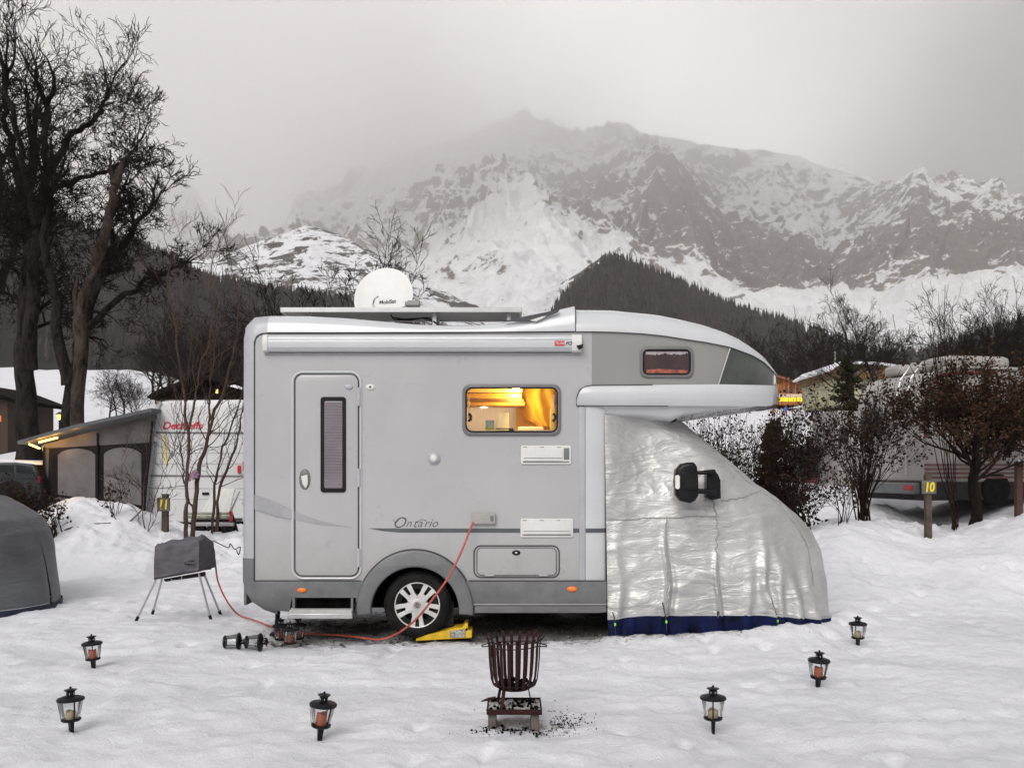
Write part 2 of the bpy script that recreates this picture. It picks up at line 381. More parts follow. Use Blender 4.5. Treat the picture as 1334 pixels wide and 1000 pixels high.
# far-off wood: one mass of small conifers on each hill
CONIFER = pm('distant_conifer', (0.016, 0.016, 0.016), 0.9, spec=0.05, var=0.5, ns=0.045, col2=(0.060, 0.046, 0.043))
def wood(name, label, HX, HY, HZ, n, seed, rowlo, hmin, hmax, thin=0.0):
    rng = np.random.default_rng(seed)
    nr = HX.shape[0] - 14; nc = HX.shape[1]
    r = rowlo + (nr - 1 - rowlo) * rng.random(n) ** 0.8; c = rng.random(n) * (nc - 1.01)
    k = n // 7; r[:k] = nr - 1.01 - rng.random(k) * 1.5
    i = r.astype(int); j = c.astype(int)
    i = np.minimum(i, nr - 2); fi = (r - i); fj = (c - j)
    def bl(A): return (A[i, j] * (1 - fi) + A[i + 1, j] * fi) * (1 - fj) + (A[i, j + 1] * (1 - fi) + A[i + 1, j + 1] * fi) * fj
    x, y, z = bl(HX), bl(HY), bl(HZ)
    if thin:
        keep = vn(x / 45, y / 60, 5) + 0.25 * rng.random(n) > thin
        x, y, z = x[keep], y[keep], z[keep]
    n = len(x)
    h = hmin + (hmax - hmin) * rng.random(n) ** 1.4; w = h * (0.13 + 0.07 * rng.random(n))
    V = []; Fs = []
    sides = 5; tiers = 4
    per = tiers * (sides + 1)
    rows = []
    for t in range(tiers):
        zb = 0.08 + 0.72 * t / tiers; zt = min(1.0, zb + 0.44); rr = (1 - t / tiers) ** 0.85 * 0.95 + 0.08
        ring = []
        for s in range(sides):
            a = 2 * np.pi * s / sides + rng.random(n) * 0.9 + t
            q = w * rr * (0.65 + 0.7 * rng.random(n))
            ring.append(np.stack([x + q * np.cos(a), y + q * np.sin(a), z + h * (zb - 0.05 * rng.random(n))], -1))
        ring.append(np.stack([x, y, z + h * zt], -1))
        rows += ring
    V = np.stack(rows, 1).reshape(-1, 3)
    base = (np.arange(n) * per)[:, None, None]
    tri = []
    for t in range(tiers):
        o = t * (sides + 1)
        for s in range(sides): tri.append([o + s, o + (s + 1) % sides, o + sides])
    Fq = (base + np.array(tri)[None]).reshape(-1, 3)
    ob = np_mesh(name, V, Fq, CONIFER, False)
    return tag(ob, label, 'wood', kind='stuff')
wood('conifer_wood', 'dark conifer wood climbing the hill below the rock face', hrX, hrY, hrZ, 15000, 1, 30, 6, 21)
wood('conifer_wood', 'dark conifer wood on the slope at the left behind the big bare trees', hlX, hlY, hlZ, 16000, 2, 22, 6, 16, 0.18)

# ------------------------------------------------------------------ haze and cloud
def vol_box(name, lo, hi, build, label):
    V = [(x, y, z) for x in (lo[0], hi[0]) for y in (lo[1], hi[1]) for z in (lo[2], hi[2])]
    Fq = [(0, 1, 3, 2), (4, 6, 7, 5), (0, 4, 5, 1), (2, 3, 7, 6), (0, 2, 6, 4), (1, 5, 7, 3)]
    m = bpy.data.materials.new(name); m.use_nodes = True; nt = m.node_tree; nt.nodes.clear(); T = NT(nt)
    o = T.n('ShaderNodeOutputMaterial'); pv = T.n('ShaderNodeVolumePrincipled')
    build(T, pv); T.link(pv.outputs[0], o.inputs['Volume'])
    ob = np_mesh(name, V, Fq, m, False)
    tag(ob, label, name, kind='stuff'); return ob, m
def hz(T, pv):
    pv.inputs['Color'].default_value = (0.94, 0.92, 0.90, 1); pv.inputs['Density'].default_value = HAZE_D
    pv.inputs['Anisotropy'].default_value = 0.45
if HAZE_D > 0:
    vol_box('haze', (-7500, -400, -60), (7500, 9500, 2000), hz, 'pale winter haze thickening with distance')
def cloudv(T, pv):
    v = T.n('ShaderNodeTexCoord').outputs['Object']
    sp = T.n('ShaderNodeSeparateXYZ'); T.link(v, sp.inputs[0])
    n = T.noise(v, 0.0016, 5, 0.6)
    # cloud base sits lower left of the summit, higher to the right
    e = T.math('ADD', sp.outputs['Z'], T.math('MULTIPLY', T.math('SUBTRACT', n, 0.5), 900.0))
    e = T.math('SUBTRACT', e, T.math('MULTIPLY', T.math('ADD', sp.outputs['X'], 400.0), 0.10))
    d = T.math('MULTIPLY', T.math('SUBTRACT', e, CLOUD_Z), 1.0 / 1300.0, clamp=True)
    lat = T.math('SUBTRACT', 1.0, T.math('MULTIPLY', T.math('ABSOLUTE', T.math('ADD', sp.outputs['X'], 380.0)), 1.0 / 2300.0), clamp=True)
    d = T.math('MULTIPLY', T.math('POWER', d, 1.3), lat); pv.inputs['Anisotropy'].default_value = 0.6
    pv.inputs['Color'].default_value = (0.995, 0.985, 0.975, 1)
    T.link(T.math('MULTIPLY', d, CLOUD_D), pv.inputs['Density'])
if CLOUD_D > 0:
    cb, cm = vol_box('cloud', (-3100, 2150, -50), (2000, 6500, 1990), cloudv, 'pale cloud wrapping the summit of the mountain')
    cm.cycles.volume_step_rate = 1.0
# ------------------------------------------------------------------ mesh builder
PLANE = {'Y': 9.2}
def PX(px, Y=None): return (px - 667) / F * (PLANE['Y'] if Y is None else Y)
def PZ(py, Y=None): return EYE + (HOR - py) / F * (PLANE['Y'] if Y is None else Y)
class MB:
    def __init__(s): s.v = []; s.f = []; s.mir = None
    def add(s, vs, fs):
        b = len(s.v); s.v += [tuple(map(float, q)) for q in vs]; s.f += [tuple(b + i for i in q) for q in fs]; return s
    def box(s, lo, hi, rot=None, c=None):
        vs = [Vector((x, y, z)) for x in (lo[0], hi[0]) for y in (lo[1], hi[1]) for z in (lo[2], hi[2])]
        if rot is not None:
            c = Vector(c) if c is not None else (Vector(lo) + Vector(hi)) / 2
            vs = [rot @ (q - c) + c for q in vs]
        return s.add(vs, [(0, 1, 3, 2), (4, 6, 7, 5), (0, 4, 5, 1), (2, 3, 7, 6), (0, 2, 6, 4), (1, 5, 7, 3)])
    def tube(s, pts, r, n=8, cap=True, flat=None):
        pts = [Vector(p) for p in pts]; rs = r if hasattr(r, '__len__') else [r] * len(pts); vs = []; fs = []
        t0 = (pts[1] - pts[0]).normalized(); a = Vector((0, 0, 1)) if abs(t0.z) < 0.9 else Vector((1, 0, 0)); u = t0.cross(a).normalized()
        for i, p in enumerate(pts):
            t = (pts[min(i + 1, len(pts) - 1)] - pts[max(i - 1, 0)]).normalized(); u = (u - t * u.dot(t)).normalized(); w_ = t.cross(u)
            for k in range(n):
                q = 2 * math.pi * k / n; vs.append(p + (u * math.cos(q) + w_ * math.sin(q)) * rs[i])
        for i in range(len(pts) - 1):
            for k in range(n): fs.append((i * n + k, i * n + (k + 1) % n, (i + 1) * n + (k + 1) % n, (i + 1) * n + k))
        if cap: fs.append(tuple(reversed(range(n)))); fs.append(tuple(range((len(pts) - 1) * n, len(pts) * n)))
        return s.add(vs, fs)
    def lathe(s, prof, n=24, o=(0, 0, 0), axis='Z', a0=0, a1=2 * math.pi):
        o = Vector(o); vs = []; fs = []; full = abs(a1 - a0 - 2 * math.pi) < 1e-6; m = n if full else n + 1
        for (r, h) in prof:
            for k in range(m):
                q = a0 + (a1 - a0) * k / n; c, d = r * math.cos(q), r * math.sin(q)
                vs.append(o + Vector({'Z': (c, d, h), 'Y': (c, h, d), 'X': (h, c, d)}[axis]))
        for i in range(len(prof) - 1):
            for k in range(n): fs.append((i * m + k, i * m + (k + 1) % m, (i + 1) * m + (k + 1) % m, (i + 1) * m + k))
        return s.add(vs, fs)
    def grid(s, rows):
        nr, nc = len(rows), len(rows[0]); vs = [p for r_ in rows for p in r_]
        fs = [(i * nc + j, i * nc + j + 1, (i + 1) * nc + j + 1, (i + 1) * nc + j) for i in range(nr - 1) for j in range(nc - 1)]
        return s.add(vs, fs)
    def poly(s, pts, lo, hi, axis='Y'):
        """flat outline (a, b) given thickness along an axis"""
        n = len(pts); f3 = {'Y': lambda a, b, c: (a, c, b), 'X': lambda a, b, c: (c, a, b), 'Z': lambda a, b, c: (a, b, c)}[axis]
        vs = [f3(a, b, lo) for a, b in pts] + [f3(a, b, hi) for a, b in pts]
        from mathutils.geometry import tessellate_polygon
        tr = tessellate_polygon([[Vector((a, b, 0)) for a, b in pts]])
        fs = [tuple(t) for t in tr] + [tuple(n + i for i in reversed(t)) for t in tr]
        fs += [(i, (i + 1) % n, n + (i + 1) % n, n + i) for i in range(n)]
        return s.add(vs, fs)
    def mirror_y(s, yc): s.mir = yc; return s
    def build(s, name, mat, parent=None, bevel=0, angle=35, seg=2):
        import bmesh
        org = Vector((0, 0, 0)); p = parent
        while p is not None: org = org + p.location; p = p.parent
        me = bpy.data.meshes.new(name)
        me.from_pydata([(x - org.x, y - org.y, z - org.z) for x, y, z in s.v], [], s.f)
        bm = bmesh.new(); bm.from_mesh(me); bmesh.ops.remove_doubles(bm, verts=bm.verts, dist=1e-5); bmesh.ops.recalc_face_normals(bm, faces=bm.faces); bm.to_mesh(me); bm.free()
        me.materials.append(mat)
        me.polygons.foreach_set('use_smooth', [True] * len(me.polygons)); me.set_sharp_from_angle(angle=R(angle))
        o = bpy.data.objects.new(name, me); C.objects.link(o)
        if parent is not None: o.parent = parent
        if bevel:
            md = o.modifiers.new('bevel', 'BEVEL'); md.width = bevel; md.segments = seg; md.limit_method = 'ANGLE'; md.angle_limit = R(40)
        if s.mir is not None:
            m2 = MB(); m2.v = [(x, 2 * s.mir - y, z) for x, y, z in s.v]; m2.f = [tuple(reversed(q)) for q in s.f]; m2.build(name, mat, parent, bevel, angle, seg)
        return o
def thing(name, label, cat, loc=(0, 0, 0), rz=0, group=None):
    o = bpy.data.objects.new(name, None); o.empty_display_size = 0.1; C.objects.link(o); o.location = loc; o.rotation_euler = (0, 0, rz)
    return tag(o, label, cat, group)
def copy_thing(o, loc, rz=0, label=None, group=None, scale=None, rot=None):
    c = o.copy(); C.objects.link(c); c.location = loc; c.rotation_euler = rot if rot else (0, 0, rz)
    if scale: c.scale = scale
    if label: c['label'] = label
    if group: c['group'] = group
    def rec(src, dst):
        for ch in list(src.children):
            d = ch.copy(); C.objects.link(d); d.parent = dst; rec(ch, d)
    rec(o, c); return c
def rr(x0, y0, x1, y1, r, n=6):
    """rounded rectangle in photo pixels"""
    out = []
    for cx, cy, a in ((x1 - r, y0 + r, -90), (x1 - r, y1 - r, 0), (x0 + r, y1 - r, 90), (x0 + r, y0 + r, 180)):
        for k in range(n + 1):
            q = R(a + 90 * k / n); out.append((cx + r * math.cos(q), cy + r * math.sin(q)))
    return out
def cut(name, outline, mat, yf, depth, parent, holes=(), bevel=0.0, Y=None, px=True):
    """plate cut to an outline (photo pixels at the plane) with holes; front face at yf, thickness depth"""
    cu = bpy.data.curves.new(name, 'CURVE'); cu.dimensions = '2D'; cu.fill_mode = 'BOTH'
    cu.extrude = max(1e-4, depth / 2 - bevel); cu.bevel_depth = bevel; cu.bevel_resolution = 2; cu.offset = -bevel
    for ring in [outline] + list(holes):
        sp = cu.splines.new('POLY'); sp.points.add(len(ring) - 1)
        for p, (a, b) in zip(sp.points, ring): p.co = ((PX(a, Y), PZ(b, Y), 0, 1) if px else (a, b, 0, 1))
        sp.use_cyclic_u = True
    ob = bpy.data.objects.new(name, cu); me = bpy.data.meshes.new_from_object(ob); bpy.data.objects.remove(ob); bpy.data.curves.remove(cu)
    mb = MB(); mb.v = [(q.co.x, yf + depth / 2 + q.co.z, q.co.y) for q in me.vertices]; mb.f = [tuple(q.vertices) for q in me.polygons]
    bpy.data.meshes.remove(me)
    return mb.build(name, mat, parent, angle=50)
def text(name, body, size, x, y, z, mat, parent, shear=0.0, ext=0.0012, align='LEFT', sx=1.0, rz=0.0, off=0.0):
    cu = bpy.data.curves.new(name, 'FONT'); cu.body = body; cu.size = size; cu.shear = shear; cu.extrude = ext; cu.align_x = align; cu.align_y = 'CENTER'; cu.offset = off
    ob = bpy.data.objects.new(name, cu); me = bpy.data.meshes.new_from_object(ob); bpy.data.objects.remove(ob); bpy.data.curves.remove(cu)
    c, s_ = math.cos(rz), math.sin(rz)
    mb = MB(); mb.v = [(x + q.co.x * sx * c + q.co.z * s_, y - q.co.z * c + q.co.x * sx * s_, z + q.co.y) for q in me.vertices]; mb.f = [tuple(q.vertices) for q in me.polygons]
    bpy.data.meshes.remove(me)
    return mb.build(name, mat, parent, angle=30)
def ip(tab, v): return float(np.interp(v, [t[0] for t in tab], [t[1] for t in tab]))
def rim(mb, inner, outer, y0, depth, n=8, prot=0.01, Y=None, k=3):
    """rounded trim between two pixel curves: quarter-round from the side face to the back"""
    rows = []
    for (a, b) in zip(inner, outer):
        row = [(PX(a[0], Y), y0 + 0.02, PZ(a[1], Y))]
        for i in range(n + 1):
            q = math.pi / 2 * i / n; u = math.sin(q)
            row.append((PX(a[0] + (b[0] - a[0]) * u, Y), y0 - prot + depth * (1 - math.cos(q)), PZ(a[1] + (b[1] - a[1]) * u, Y)))
        rows.append(row)
    mb.grid(rows); return mb
def dens(pts, n):
    """resample a polyline of pixels to n points by length"""
    P = np.array(pts, float); d = np.r_[0, np.cumsum(np.hypot(*np.diff(P, axis=0).T))]; t = np.linspace(0, d[-1], n)
    return list(zip(np.interp(t, d, P[:, 0]), np.interp(t, d, P[:, 1])))

# shared materials
M = {}
M['wall'] = pm('body_panel', (0.3784, 0.374, 0.3784), 0.30, var=0.03, ns=1.3, coat=0.3, spec=0.5)
M['shell'] = pm('white_gelcoat', (0.5104, 0.5192, 0.5324), 0.22, var=0.03, ns=2.0, coat=0.5)
M['corner'] = pm('pearl_trim', (0.3696, 0.374, 0.396), 0.35, var=0.06, ns=4.0, coat=0.2)
M['skirt'] = pm('grey_skirt', (0.1452, 0.1496, 0.154), 0.42, var=0.10, ns=5.0)
M['panel'] = pm('champagne_panel', (0.242, 0.2376, 0.2244), 0.36, var=0.03, ns=2.0)
M['gloss'] = pm('smoked_panel', (0.0748, 0.0792, 0.0748), 0.08, var=0.35, ns=1.2, coat=0.6)
M['rubber'] = pm('black_rubber', (0.008, 0.008, 0.009), 0.6, spec=0.2, var=0.2)
M['seam'] = pm('dark_seam', (0.05, 0.05, 0.055), 0.6, var=0.1)
M['frame'] = pm('window_frame_grey', (0.14, 0.135, 0.14), 0.4, var=0.08)
M['alu'] = pm('brushed_aluminium', (0.484, 0.484, 0.484), 0.38, metal=0.7, var=0.06, ns=9)
M['white'] = pm('white_plastic', (0.616, 0.6072, 0.5896), 0.42, var=0.04)
M['stripe'] = pm('anthracite_stripe', (0.075, 0.08, 0.09), 0.4, var=0.08)
M['black'] = pm('black_metal', (0.006, 0.0055, 0.007), 0.4, spec=0.25, var=0.25, ns=12)
M['under'] = pm('underbody', (0.006, 0.006, 0.006), 0.9, spec=0.05, var=0.5, ns=3, bump=0.5, bs=14)
M['orange'] = pm('amber_lens', (0.75, 0.18, 0.03), 0.3, var=0.1)
M['red'] = pm('red_lens', (0.45, 0.02, 0.02), 0.25, var=0.1)
M['tyre'] = pm('tyre_rubber', (0.010, 0.0095, 0.0095), 0.75, spec=0.2, var=0.35, ns=9, bump=0.5, bs=70)
M['rim'] = pm('alloy_rim', (0.62, 0.61, 0.60), 0.32, metal=0.35, var=0.10, ns=9)
M['redtext'] = pm('red_lettering', (0.55, 0.02, 0.03), 0.5)
M['blacktext'] = pm('black_lettering', (0.02, 0.02, 0.022), 0.5)
M['cable'] = pm('red_orange_cable', (0.42, 0.075, 0.045), 0.5, var=0.15, ns=15)

def grime(m, zlo, zhi, amt, col=(0.12, 0.11, 0.10)):
    """road dirt thrown up along the lower edge, thin drip streaks and a faint waviness of the panel"""
    nt = m.node_tree; T = NT(nt); b = nt.nodes['Principled BSDF']; src = b.inputs['Base Color'].links[0].from_socket
    g = T.n('ShaderNodeNewGeometry').outputs['Position']; sp = T.n('ShaderNodeSeparateXYZ'); T.link(g, sp.inputs[0])
    mp = T.n('ShaderNodeMapping'); T.link(g, mp.inputs[0]); mp.inputs['Scale'].default_value = (26, 26, 0.9)
    st = T.ramp(T.noise(mp.outputs[0], 1.0, 4, 0.6), [(0.52, 0.0), (0.78, 1.0)])
    low = T.math('DIVIDE', T.math('SUBTRACT', zhi, sp.outputs['Z']), zhi - zlo, clamp=True)
    spl = T.ramp(T.math('ADD', T.math('MULTIPLY', low, 0.55), T.math('MULTIPLY', T.noise(g, 5, 8, 0.75), 0.6)), [(0.50, 0.0), (0.85, 1.0)])
    f = T.math('ADD', T.math('MULTIPLY', st, 0.10 * amt), T.math('MULTIPLY', spl, 0.50 * amt), clamp=True)
    T.link(T.mix(f, src, col), b.inputs['Base Color'])
    bp = T.n('ShaderNodeBump', inp={'Strength': 0.25, 'Distance': 0.02, 'Height': T.noise(g, 1.6, 2, 0.4)}); T.link(bp.outputs[0], b.inputs['Normal'])
grime(M['wall'], 0.55, 1.4, 0.55, (0.20, 0.19, 0.18)); grime(M['skirt'], 0.2, 0.8, 0.9, (0.075, 0.07, 0.065)); grime(M['shell'], 0.3, 2.0, 0.35, (0.25, 0.24, 0.23))
# ================================================================== motorhome
Y0 = 9.2; YC = 10.3; PLANE['Y'] = Y0
mh = thing('motorhome', 'large silver-white alcove motorhome with lit kitchen window, in the middle of the snowy pitch', 'motorhome', (0, YC, 0))

WIN = rr(608, 506, 725, 561.5, 8)
AW = rr(838, 456, 898, 487, 7)
arc = [(541 + 56.5 * math.cos(R(a)), 793 - 56.5 * math.sin(R(a))) for a in range(40, 141, 5)]
wall = [(331, 431), (772, 431), (772, 529), (764, 529), (764, 757)] + [(x, y) for x, y in arc if y < 757] + [(331, 757)]
body = cut('body', wall, M['wall'], Y0, 0.035, mh, holes=[WIN])
# far wall, floor, roof deck, rear wall
mb = MB()
xl, xr = PX(331), PX(764)
fw = 2 * YC - Y0
mb.box((xl, fw - 0.035, PZ(757)), (xr, fw, PZ(431)))
mb.build('far_wall', M['wall'], mh)
mb = MB().box((PX(316), Y0 + 0.10, PZ(757)), (PX(320), fw - 0.10, PZ(425))); mb.build('rear_wall', M['shell'], mh)
roof = MB()
top = [(316, 427), (330, 420), (348, 421), (430, 424), (560, 430), (640, 426), (700, 412), (752, 402)]
roof.grid([[(PX(a), Y0 + 0.10, PZ(b)), (PX(a), fw - 0.10, PZ(b))] for a, b in top]); roof.build('roof', M['shell'], mh)

# corner strips, roof rail, rear bumper (both sides)
def rimpart(name, inner, outer, mat, depth, n=40, prot=0.012, par=None, y0=Y0):
    mb = MB(); rim(mb, dens(inner, n), dens(outer, n), y0, depth, prot=prot); mb.mirror_y(YC)
    return mb.build(name, mat, par or mh, angle=60)
mb = MB()
inn = [(331, 727), (331, 600), (331, 446), (334, 438), (341, 434), (349, 433.5)]
out = [(314, 727), (314, 600), (314.5, 440), (318, 423), (329, 411.5), (349, 409.5)]
rim(mb, inn, out, Y0, 0.11, prot=0.014); mb.mirror_y(YC); mb.build('rear_corner_trim', M['corner'], mh, angle=60)
railin = [(349, 433.2), (450, 433.2), (560, 432.8), (660, 432.4), (749, 431.6)]
railout = [(349, 409.5), (400, 410), (450, 412.5), (500, 417), (540, 420.5), (580, 422.2), (620, 421.8), (660, 418), (690, 411.5), (700, 408.5), (725, 402), (749, 396.5)]
XS = np.linspace(349.3, 749, 80)
mb = MB(); rim(mb, [(x, ip(railin, x)) for x in XS], [(x, ip(railout, x)) for x in XS], Y0, 0.13, prot=0.03)
mb.mirror_y(YC); mb.build('roof_rail', M['shell'], mh, angle=60)
mb = MB().tube([(PX(x), Y0 - 0.004, PZ(y)) for x, y in [(331.5, 757), (331.5, 450), (333, 441), (338, 436), (345, 434.2), (560, 433.6), (749, 432), (772, 432)]], 0.006, 6); mb.build('body_seam', M['seam'], mh)
# dark grab slot in the front of the rail
sl = [(657, 419), (680, 413.5), (700, 409.5), (729, 403.5), (727, 407), (712, 412.5), (700, 417.2), (688, 419)]
cut('roof_slot', sl, M['seam'], Y0 - 0.036, 0.03, mh)
cut('roof_slot', [(690, 418), (706, 413), (712, 412), (704, 417), (698, 419.5)], M['white'], Y0 - 0.042, 0.03, mh, bevel=0.001)
mb = MB(); rim(mb, dens([(331, 727), (331, 757), (336, 771), (346, 783), (358, 791), (362, 793)], 30), dens([(313, 727), (313, 757), (316, 771), (325, 785), (342, 796), (361, 802)], 30), Y0, 0.12, prot=0.02)
mb.mirror_y(YC); mb.build('rear_bumper', M['skirt'], mh, angle=60)
MB().box((PX(313.5), Y0 + 0.1, PZ(790)), (PX(318), fw - 0.1, PZ(727))).build('bumper_bar', M['skirt'], mh, 0.01)

# skirts
cut('skirt', [(331, 756), (476, 756), (468, 775), (464, 786), (464, 778), (382, 778), (380, 782), (378, 796), (362, 795), (350, 789), (338, 776), (331, 762)], M['skirt'], Y0 - 0.022, 0.05, mh, bevel=0.006)
cut('skirt', [(607, 756), (790, 756), (790, 788), (612, 788)], M['skirt'], Y0 - 0.020, 0.05, mh, bevel=0.004)
cut('skirt_sill', [(612, 787), (790, 787), (790, 797), (780, 798), (613, 798)], M['frame'], Y0 - 0.010, 0.05, mh, bevel=0.008)
y1 = Y0 - 0.026
for pts in ([(331, 755.5), (470, 755.5)], [(611, 755.5), (790, 755.5)]): MB().tube([(PX(a), y1, PZ(b)) for a, b in pts], 0.005, 6).build('skirt_seam', M['seam'], mh)
MB().tube([(PX(614), Y0 - 0.022, PZ(786.5)), (PX(790), Y0 - 0.022, PZ(786.5))], 0.004, 6).build('skirt_line', M['corner'], mh)
# wheel arch
ro = [(541 + 76 * math.cos(R(a)), 795 - 79 * math.sin(R(a))) for a in np.linspace(-4, 184, 50)]
ri = [(541 + 57 * math.cos(R(a)), 795 - 57 * math.sin(R(a))) for a in np.linspace(184, -4, 50)]
cut('wheel_arch', ro + ri, M['skirt'], Y0 - 0.055, 0.10, mh, bevel=0.02)
mb = MB().tube([(PX(541 + 77 * math.cos(R(a))), Y0 - 0.012, PZ(795 - 80 * math.sin(R(a)))) for a in np.linspace(0, 180, 40)], 0.006, 6); mb.build('arch_seam', M['seam'], mh)
mb = MB()
mb.lathe([(PX(667 + 62), Y0 + 0.012), (PX(667 + 62), Y0 + 0.55)], 30, (PX(541), 0, PZ(795)), 'Y', 0, math.pi)
mb.build('wheel_well', M['under'], mh)
# chassis under the floor
mb = MB().box((PX(331), Y0 + 0.05, PZ(772)), (PX(480), fw - 0.05, PZ(757))).box((PX(605), Y0 + 0.05, PZ(795)), (PX(790), fw - 0.05, PZ(757)))
mb.box((PX(345), Y0 + 0.45, PZ(800)), (PX(790), Y0 + 0.60, PZ(772))).box((PX(345), fw - 0.60, PZ(800)), (PX(790), fw - 0.45, PZ(772)))
mb.box((PX(470), Y0 + 0.5, PZ(795)), (PX(600), fw - 0.5, PZ(757))).box((PX(620), fw - 0.5, PZ(815)), (PX(740), fw - 0.15, PZ(790)))
mb.tube([(PX(541), Y0 + 0.3, PZ(790)), (PX(541), fw - 0.3, PZ(790))], 0.06, 10)
mb.build('chassis', M['under'], mh, 0.008)
MB().box((PX(576), Y0 + 0.10, PZ(817)), (PX(590), Y0 + 0.12, PZ(785))).build('mud_flap', M['rubber'], mh)

# wheels
def wheel(y, sgn, full):
    cx, cz, r = PX(543), PZ(788.5), 43.5 / F * Y0
    mb = MB(); w2 = 0.20
    mb.lathe([(0.165, y), (r - 0.115, y - 0.004 * sgn), (r - 0.09, y - 0.014 * sgn), (r - 0.03, y - 0.010 * sgn), (r - 0.008, y + 0.008 * sgn), (r, y + 0.03 * sgn), (r, y + (w2 - 0.03) * sgn), (r - 0.02, y + w2 * sgn), (0.16, y + w2 * sgn)], 56, (cx, 0, cz), 'Y')
    for k in range(56):
        a = 2 * math.pi * k / 56; rot = Matrix.Rotation(-a, 3, 'Y')
        for yy in (y + 0.02 * sgn, y + 0.11 * sgn):
            c = Vector((cx, 0, cz)); m = rot @ Vector((r, 0, 0)); c2 = c + m + Vector((0, yy + 0.03 * sgn, 0))
            mb.box(c2 - Vector((0.006, 0.03, 0.011)), c2 + Vector((0.006, 0.03, 0.011)), rot)
    t = mb.build('wheel', M['tyre'], mh, angle=40)
    if not full: return
    rm = MB(); R0 = 0.225
    yr = y + 0.004
    rm.lathe([(R0 + 0.012, yr + 0.012), (R0 + 0.008, yr - 0.012), (R0 - 0.006, yr - 0.012), (R0 - 0.018, yr + 0.012), (R0 - 0.02, yr + 0.05)], 60, (cx, 0, cz), 'Y')
    for k in range(5):                      # five double spokes
        a = 2 * math.pi * k / 5 + math.pi / 2 + R(180)
        for s_ in (-1, 1):
            d = Vector((math.cos(a), 0, math.sin(a))); p = Vector((-math.sin(a), 0, math.cos(a))) * s_
            c = Vector((cx, 0, cz)); n1, n2 = 0.010, 0.046
            a1 = c + d * 0.055 + p * 0.002; a2 = c + d * 0.055 + p * 0.052
            b1 = c + d * (R0 - 0.008) + p * 0.021; b2 = c + d * (R0 - 0.014) + p * 0.072
            m1 = c + d * 0.12 + p * 0.013; m2 = c + d * 0.12 + p * 0.052
            q = [a1, a2, m1, m2, b1, b2]
            f_ = [v + Vector((0, yr - (0.012 if i < 4 else 0.008), 0)) for i, v in enumerate(q)]; g_ = [v + Vector((0, yr + 0.03, 0)) for v in q]
            rm.add(f_ + g_, [(0, 1, 3, 2), (2, 3, 5, 4), (0, 2, 8, 6), (2, 4, 10, 8), (1, 7, 9, 3), (3, 9, 11, 5), (0, 6, 7, 1)])
        # short webs that close the slot near the hub
        am = a
        d = Vector((math.cos(am), 0, math.sin(am))); p = Vector((-math.sin(am), 0, math.cos(am))); c = Vector((cx, 0, cz))
        q = [c + d * 0.05 - p * 0.03, c + d * 0.05 + p * 0.03, c + d * 0.125 + p * 0.018, c + d * 0.125 - p * 0.018]
        rm.add([v + Vector((0, yr - 0.0105, 0)) for v in q] + [v + Vector((0, yr + 0.02, 0)) for v in q], [(0, 1, 2, 3), (0, 4, 5, 1), (1, 5, 6, 2), (2, 6, 7, 3), (3, 7, 4, 0)])
    rm.lathe([(0.0, yr - 0.016), (0.05, yr - 0.016), (0.066, yr - 0.012), (0.085, yr - 0.010), (0.098, yr + 0.006)], 30, (cx, 0, cz), 'Y')
    rm.build('rim', M['rim'], t, 0.0025, angle=30)
    MB().lathe([(0.0, yr + 0.03), (R0 - 0.01, yr + 0.03)], 40, (cx, 0, cz), 'Y').build('brake_drum', M['under'], t)
    MB().lathe([(0.0, yr - 0.020), (0.024, yr - 0.020), (0.028, yr - 0.014)], 24, (cx, 0, cz), 'Y').build('hub_cap', pm('hub_emblem', (0.22, 0.15, 0.15), 0.35, var=0.5, ns=60), t)
    MB().lathe([(0.031, yr - 0.0175), (0.034, yr - 0.0195), (0.037, yr - 0.0175)], 30, (cx, 0, cz), 'Y').build('hub_ring', M['frame'], t)
    for k in range(5):
        a = 2 * math.pi * k / 5 + math.pi / 2 + R(180 + 36)
        MB().lathe([(0, yr - 0.004), (0.008, yr - 0.004), (0.010, yr + 0.006)], 8, (cx + 0.10 * math.cos(a), 0, cz + 0.10 * math.sin(a)), 'Y').build('wheel_bolt', M['frame'], t)
wheel(Y0 + 0.045, 1, True); wheel(fw - 0.045, -1, False)

# ------------------------------------------------- alcove hull
AXS, AP = 1.50, 2.6
def solve_xe(target, xs, hw, yc, p):
    lo, hi = xs + 0.05, xs + 4
    for _ in range(40):
        m = (lo + hi) / 2; X = np.linspace(xs, m, 400); Yn = yc - hw * (1 - ((X - xs) / (m - xs)) ** p) ** (1 / p)
        if (667 + F * X / Yn).max() > target: hi = m
        else: lo = m
    return lo
AXE = solve_xe(1012, AXS, YC - Y0, YC, AP)
def hullY(X):
    if X <= AXS: return Y0
    return YC - (YC - Y0) * (1 - min(1, (X - AXS) / (AXE - AXS)) ** AP) ** (1 / AP)
_X = np.concatenate([np.linspace(0.3, AXS, 50), AXS + (AXE - AXS) * np.sin(np.linspace(0, math.pi / 2, 400))]); _P = np.array([667 + F * x / hullY(x) for x in _X]); _k = int(_P.argmax())
def pX(px): return float(np.interp(px, _P[:_k + 1], _X[:_k + 1]))
PMAX = float(_P[_k]); XSIL = float(_X[_k])
UP = [(740, 397), (749, 396.3), (800, 397), (830, 400), (860, 403), (890, 409), (920, 416.5), (945, 425), (965, 434.5), (980, 445), (995, 457.5), (1005, 471), (1010, 481), (1012, 488)]
LOW = [(740, 432), (770, 432), (800, 432.6), (836, 434.5), (865, 437.5), (890, 441.5), (920, 446), (950, 452), (980, 463), (995, 472), (1007, 484), (1012, 489)]
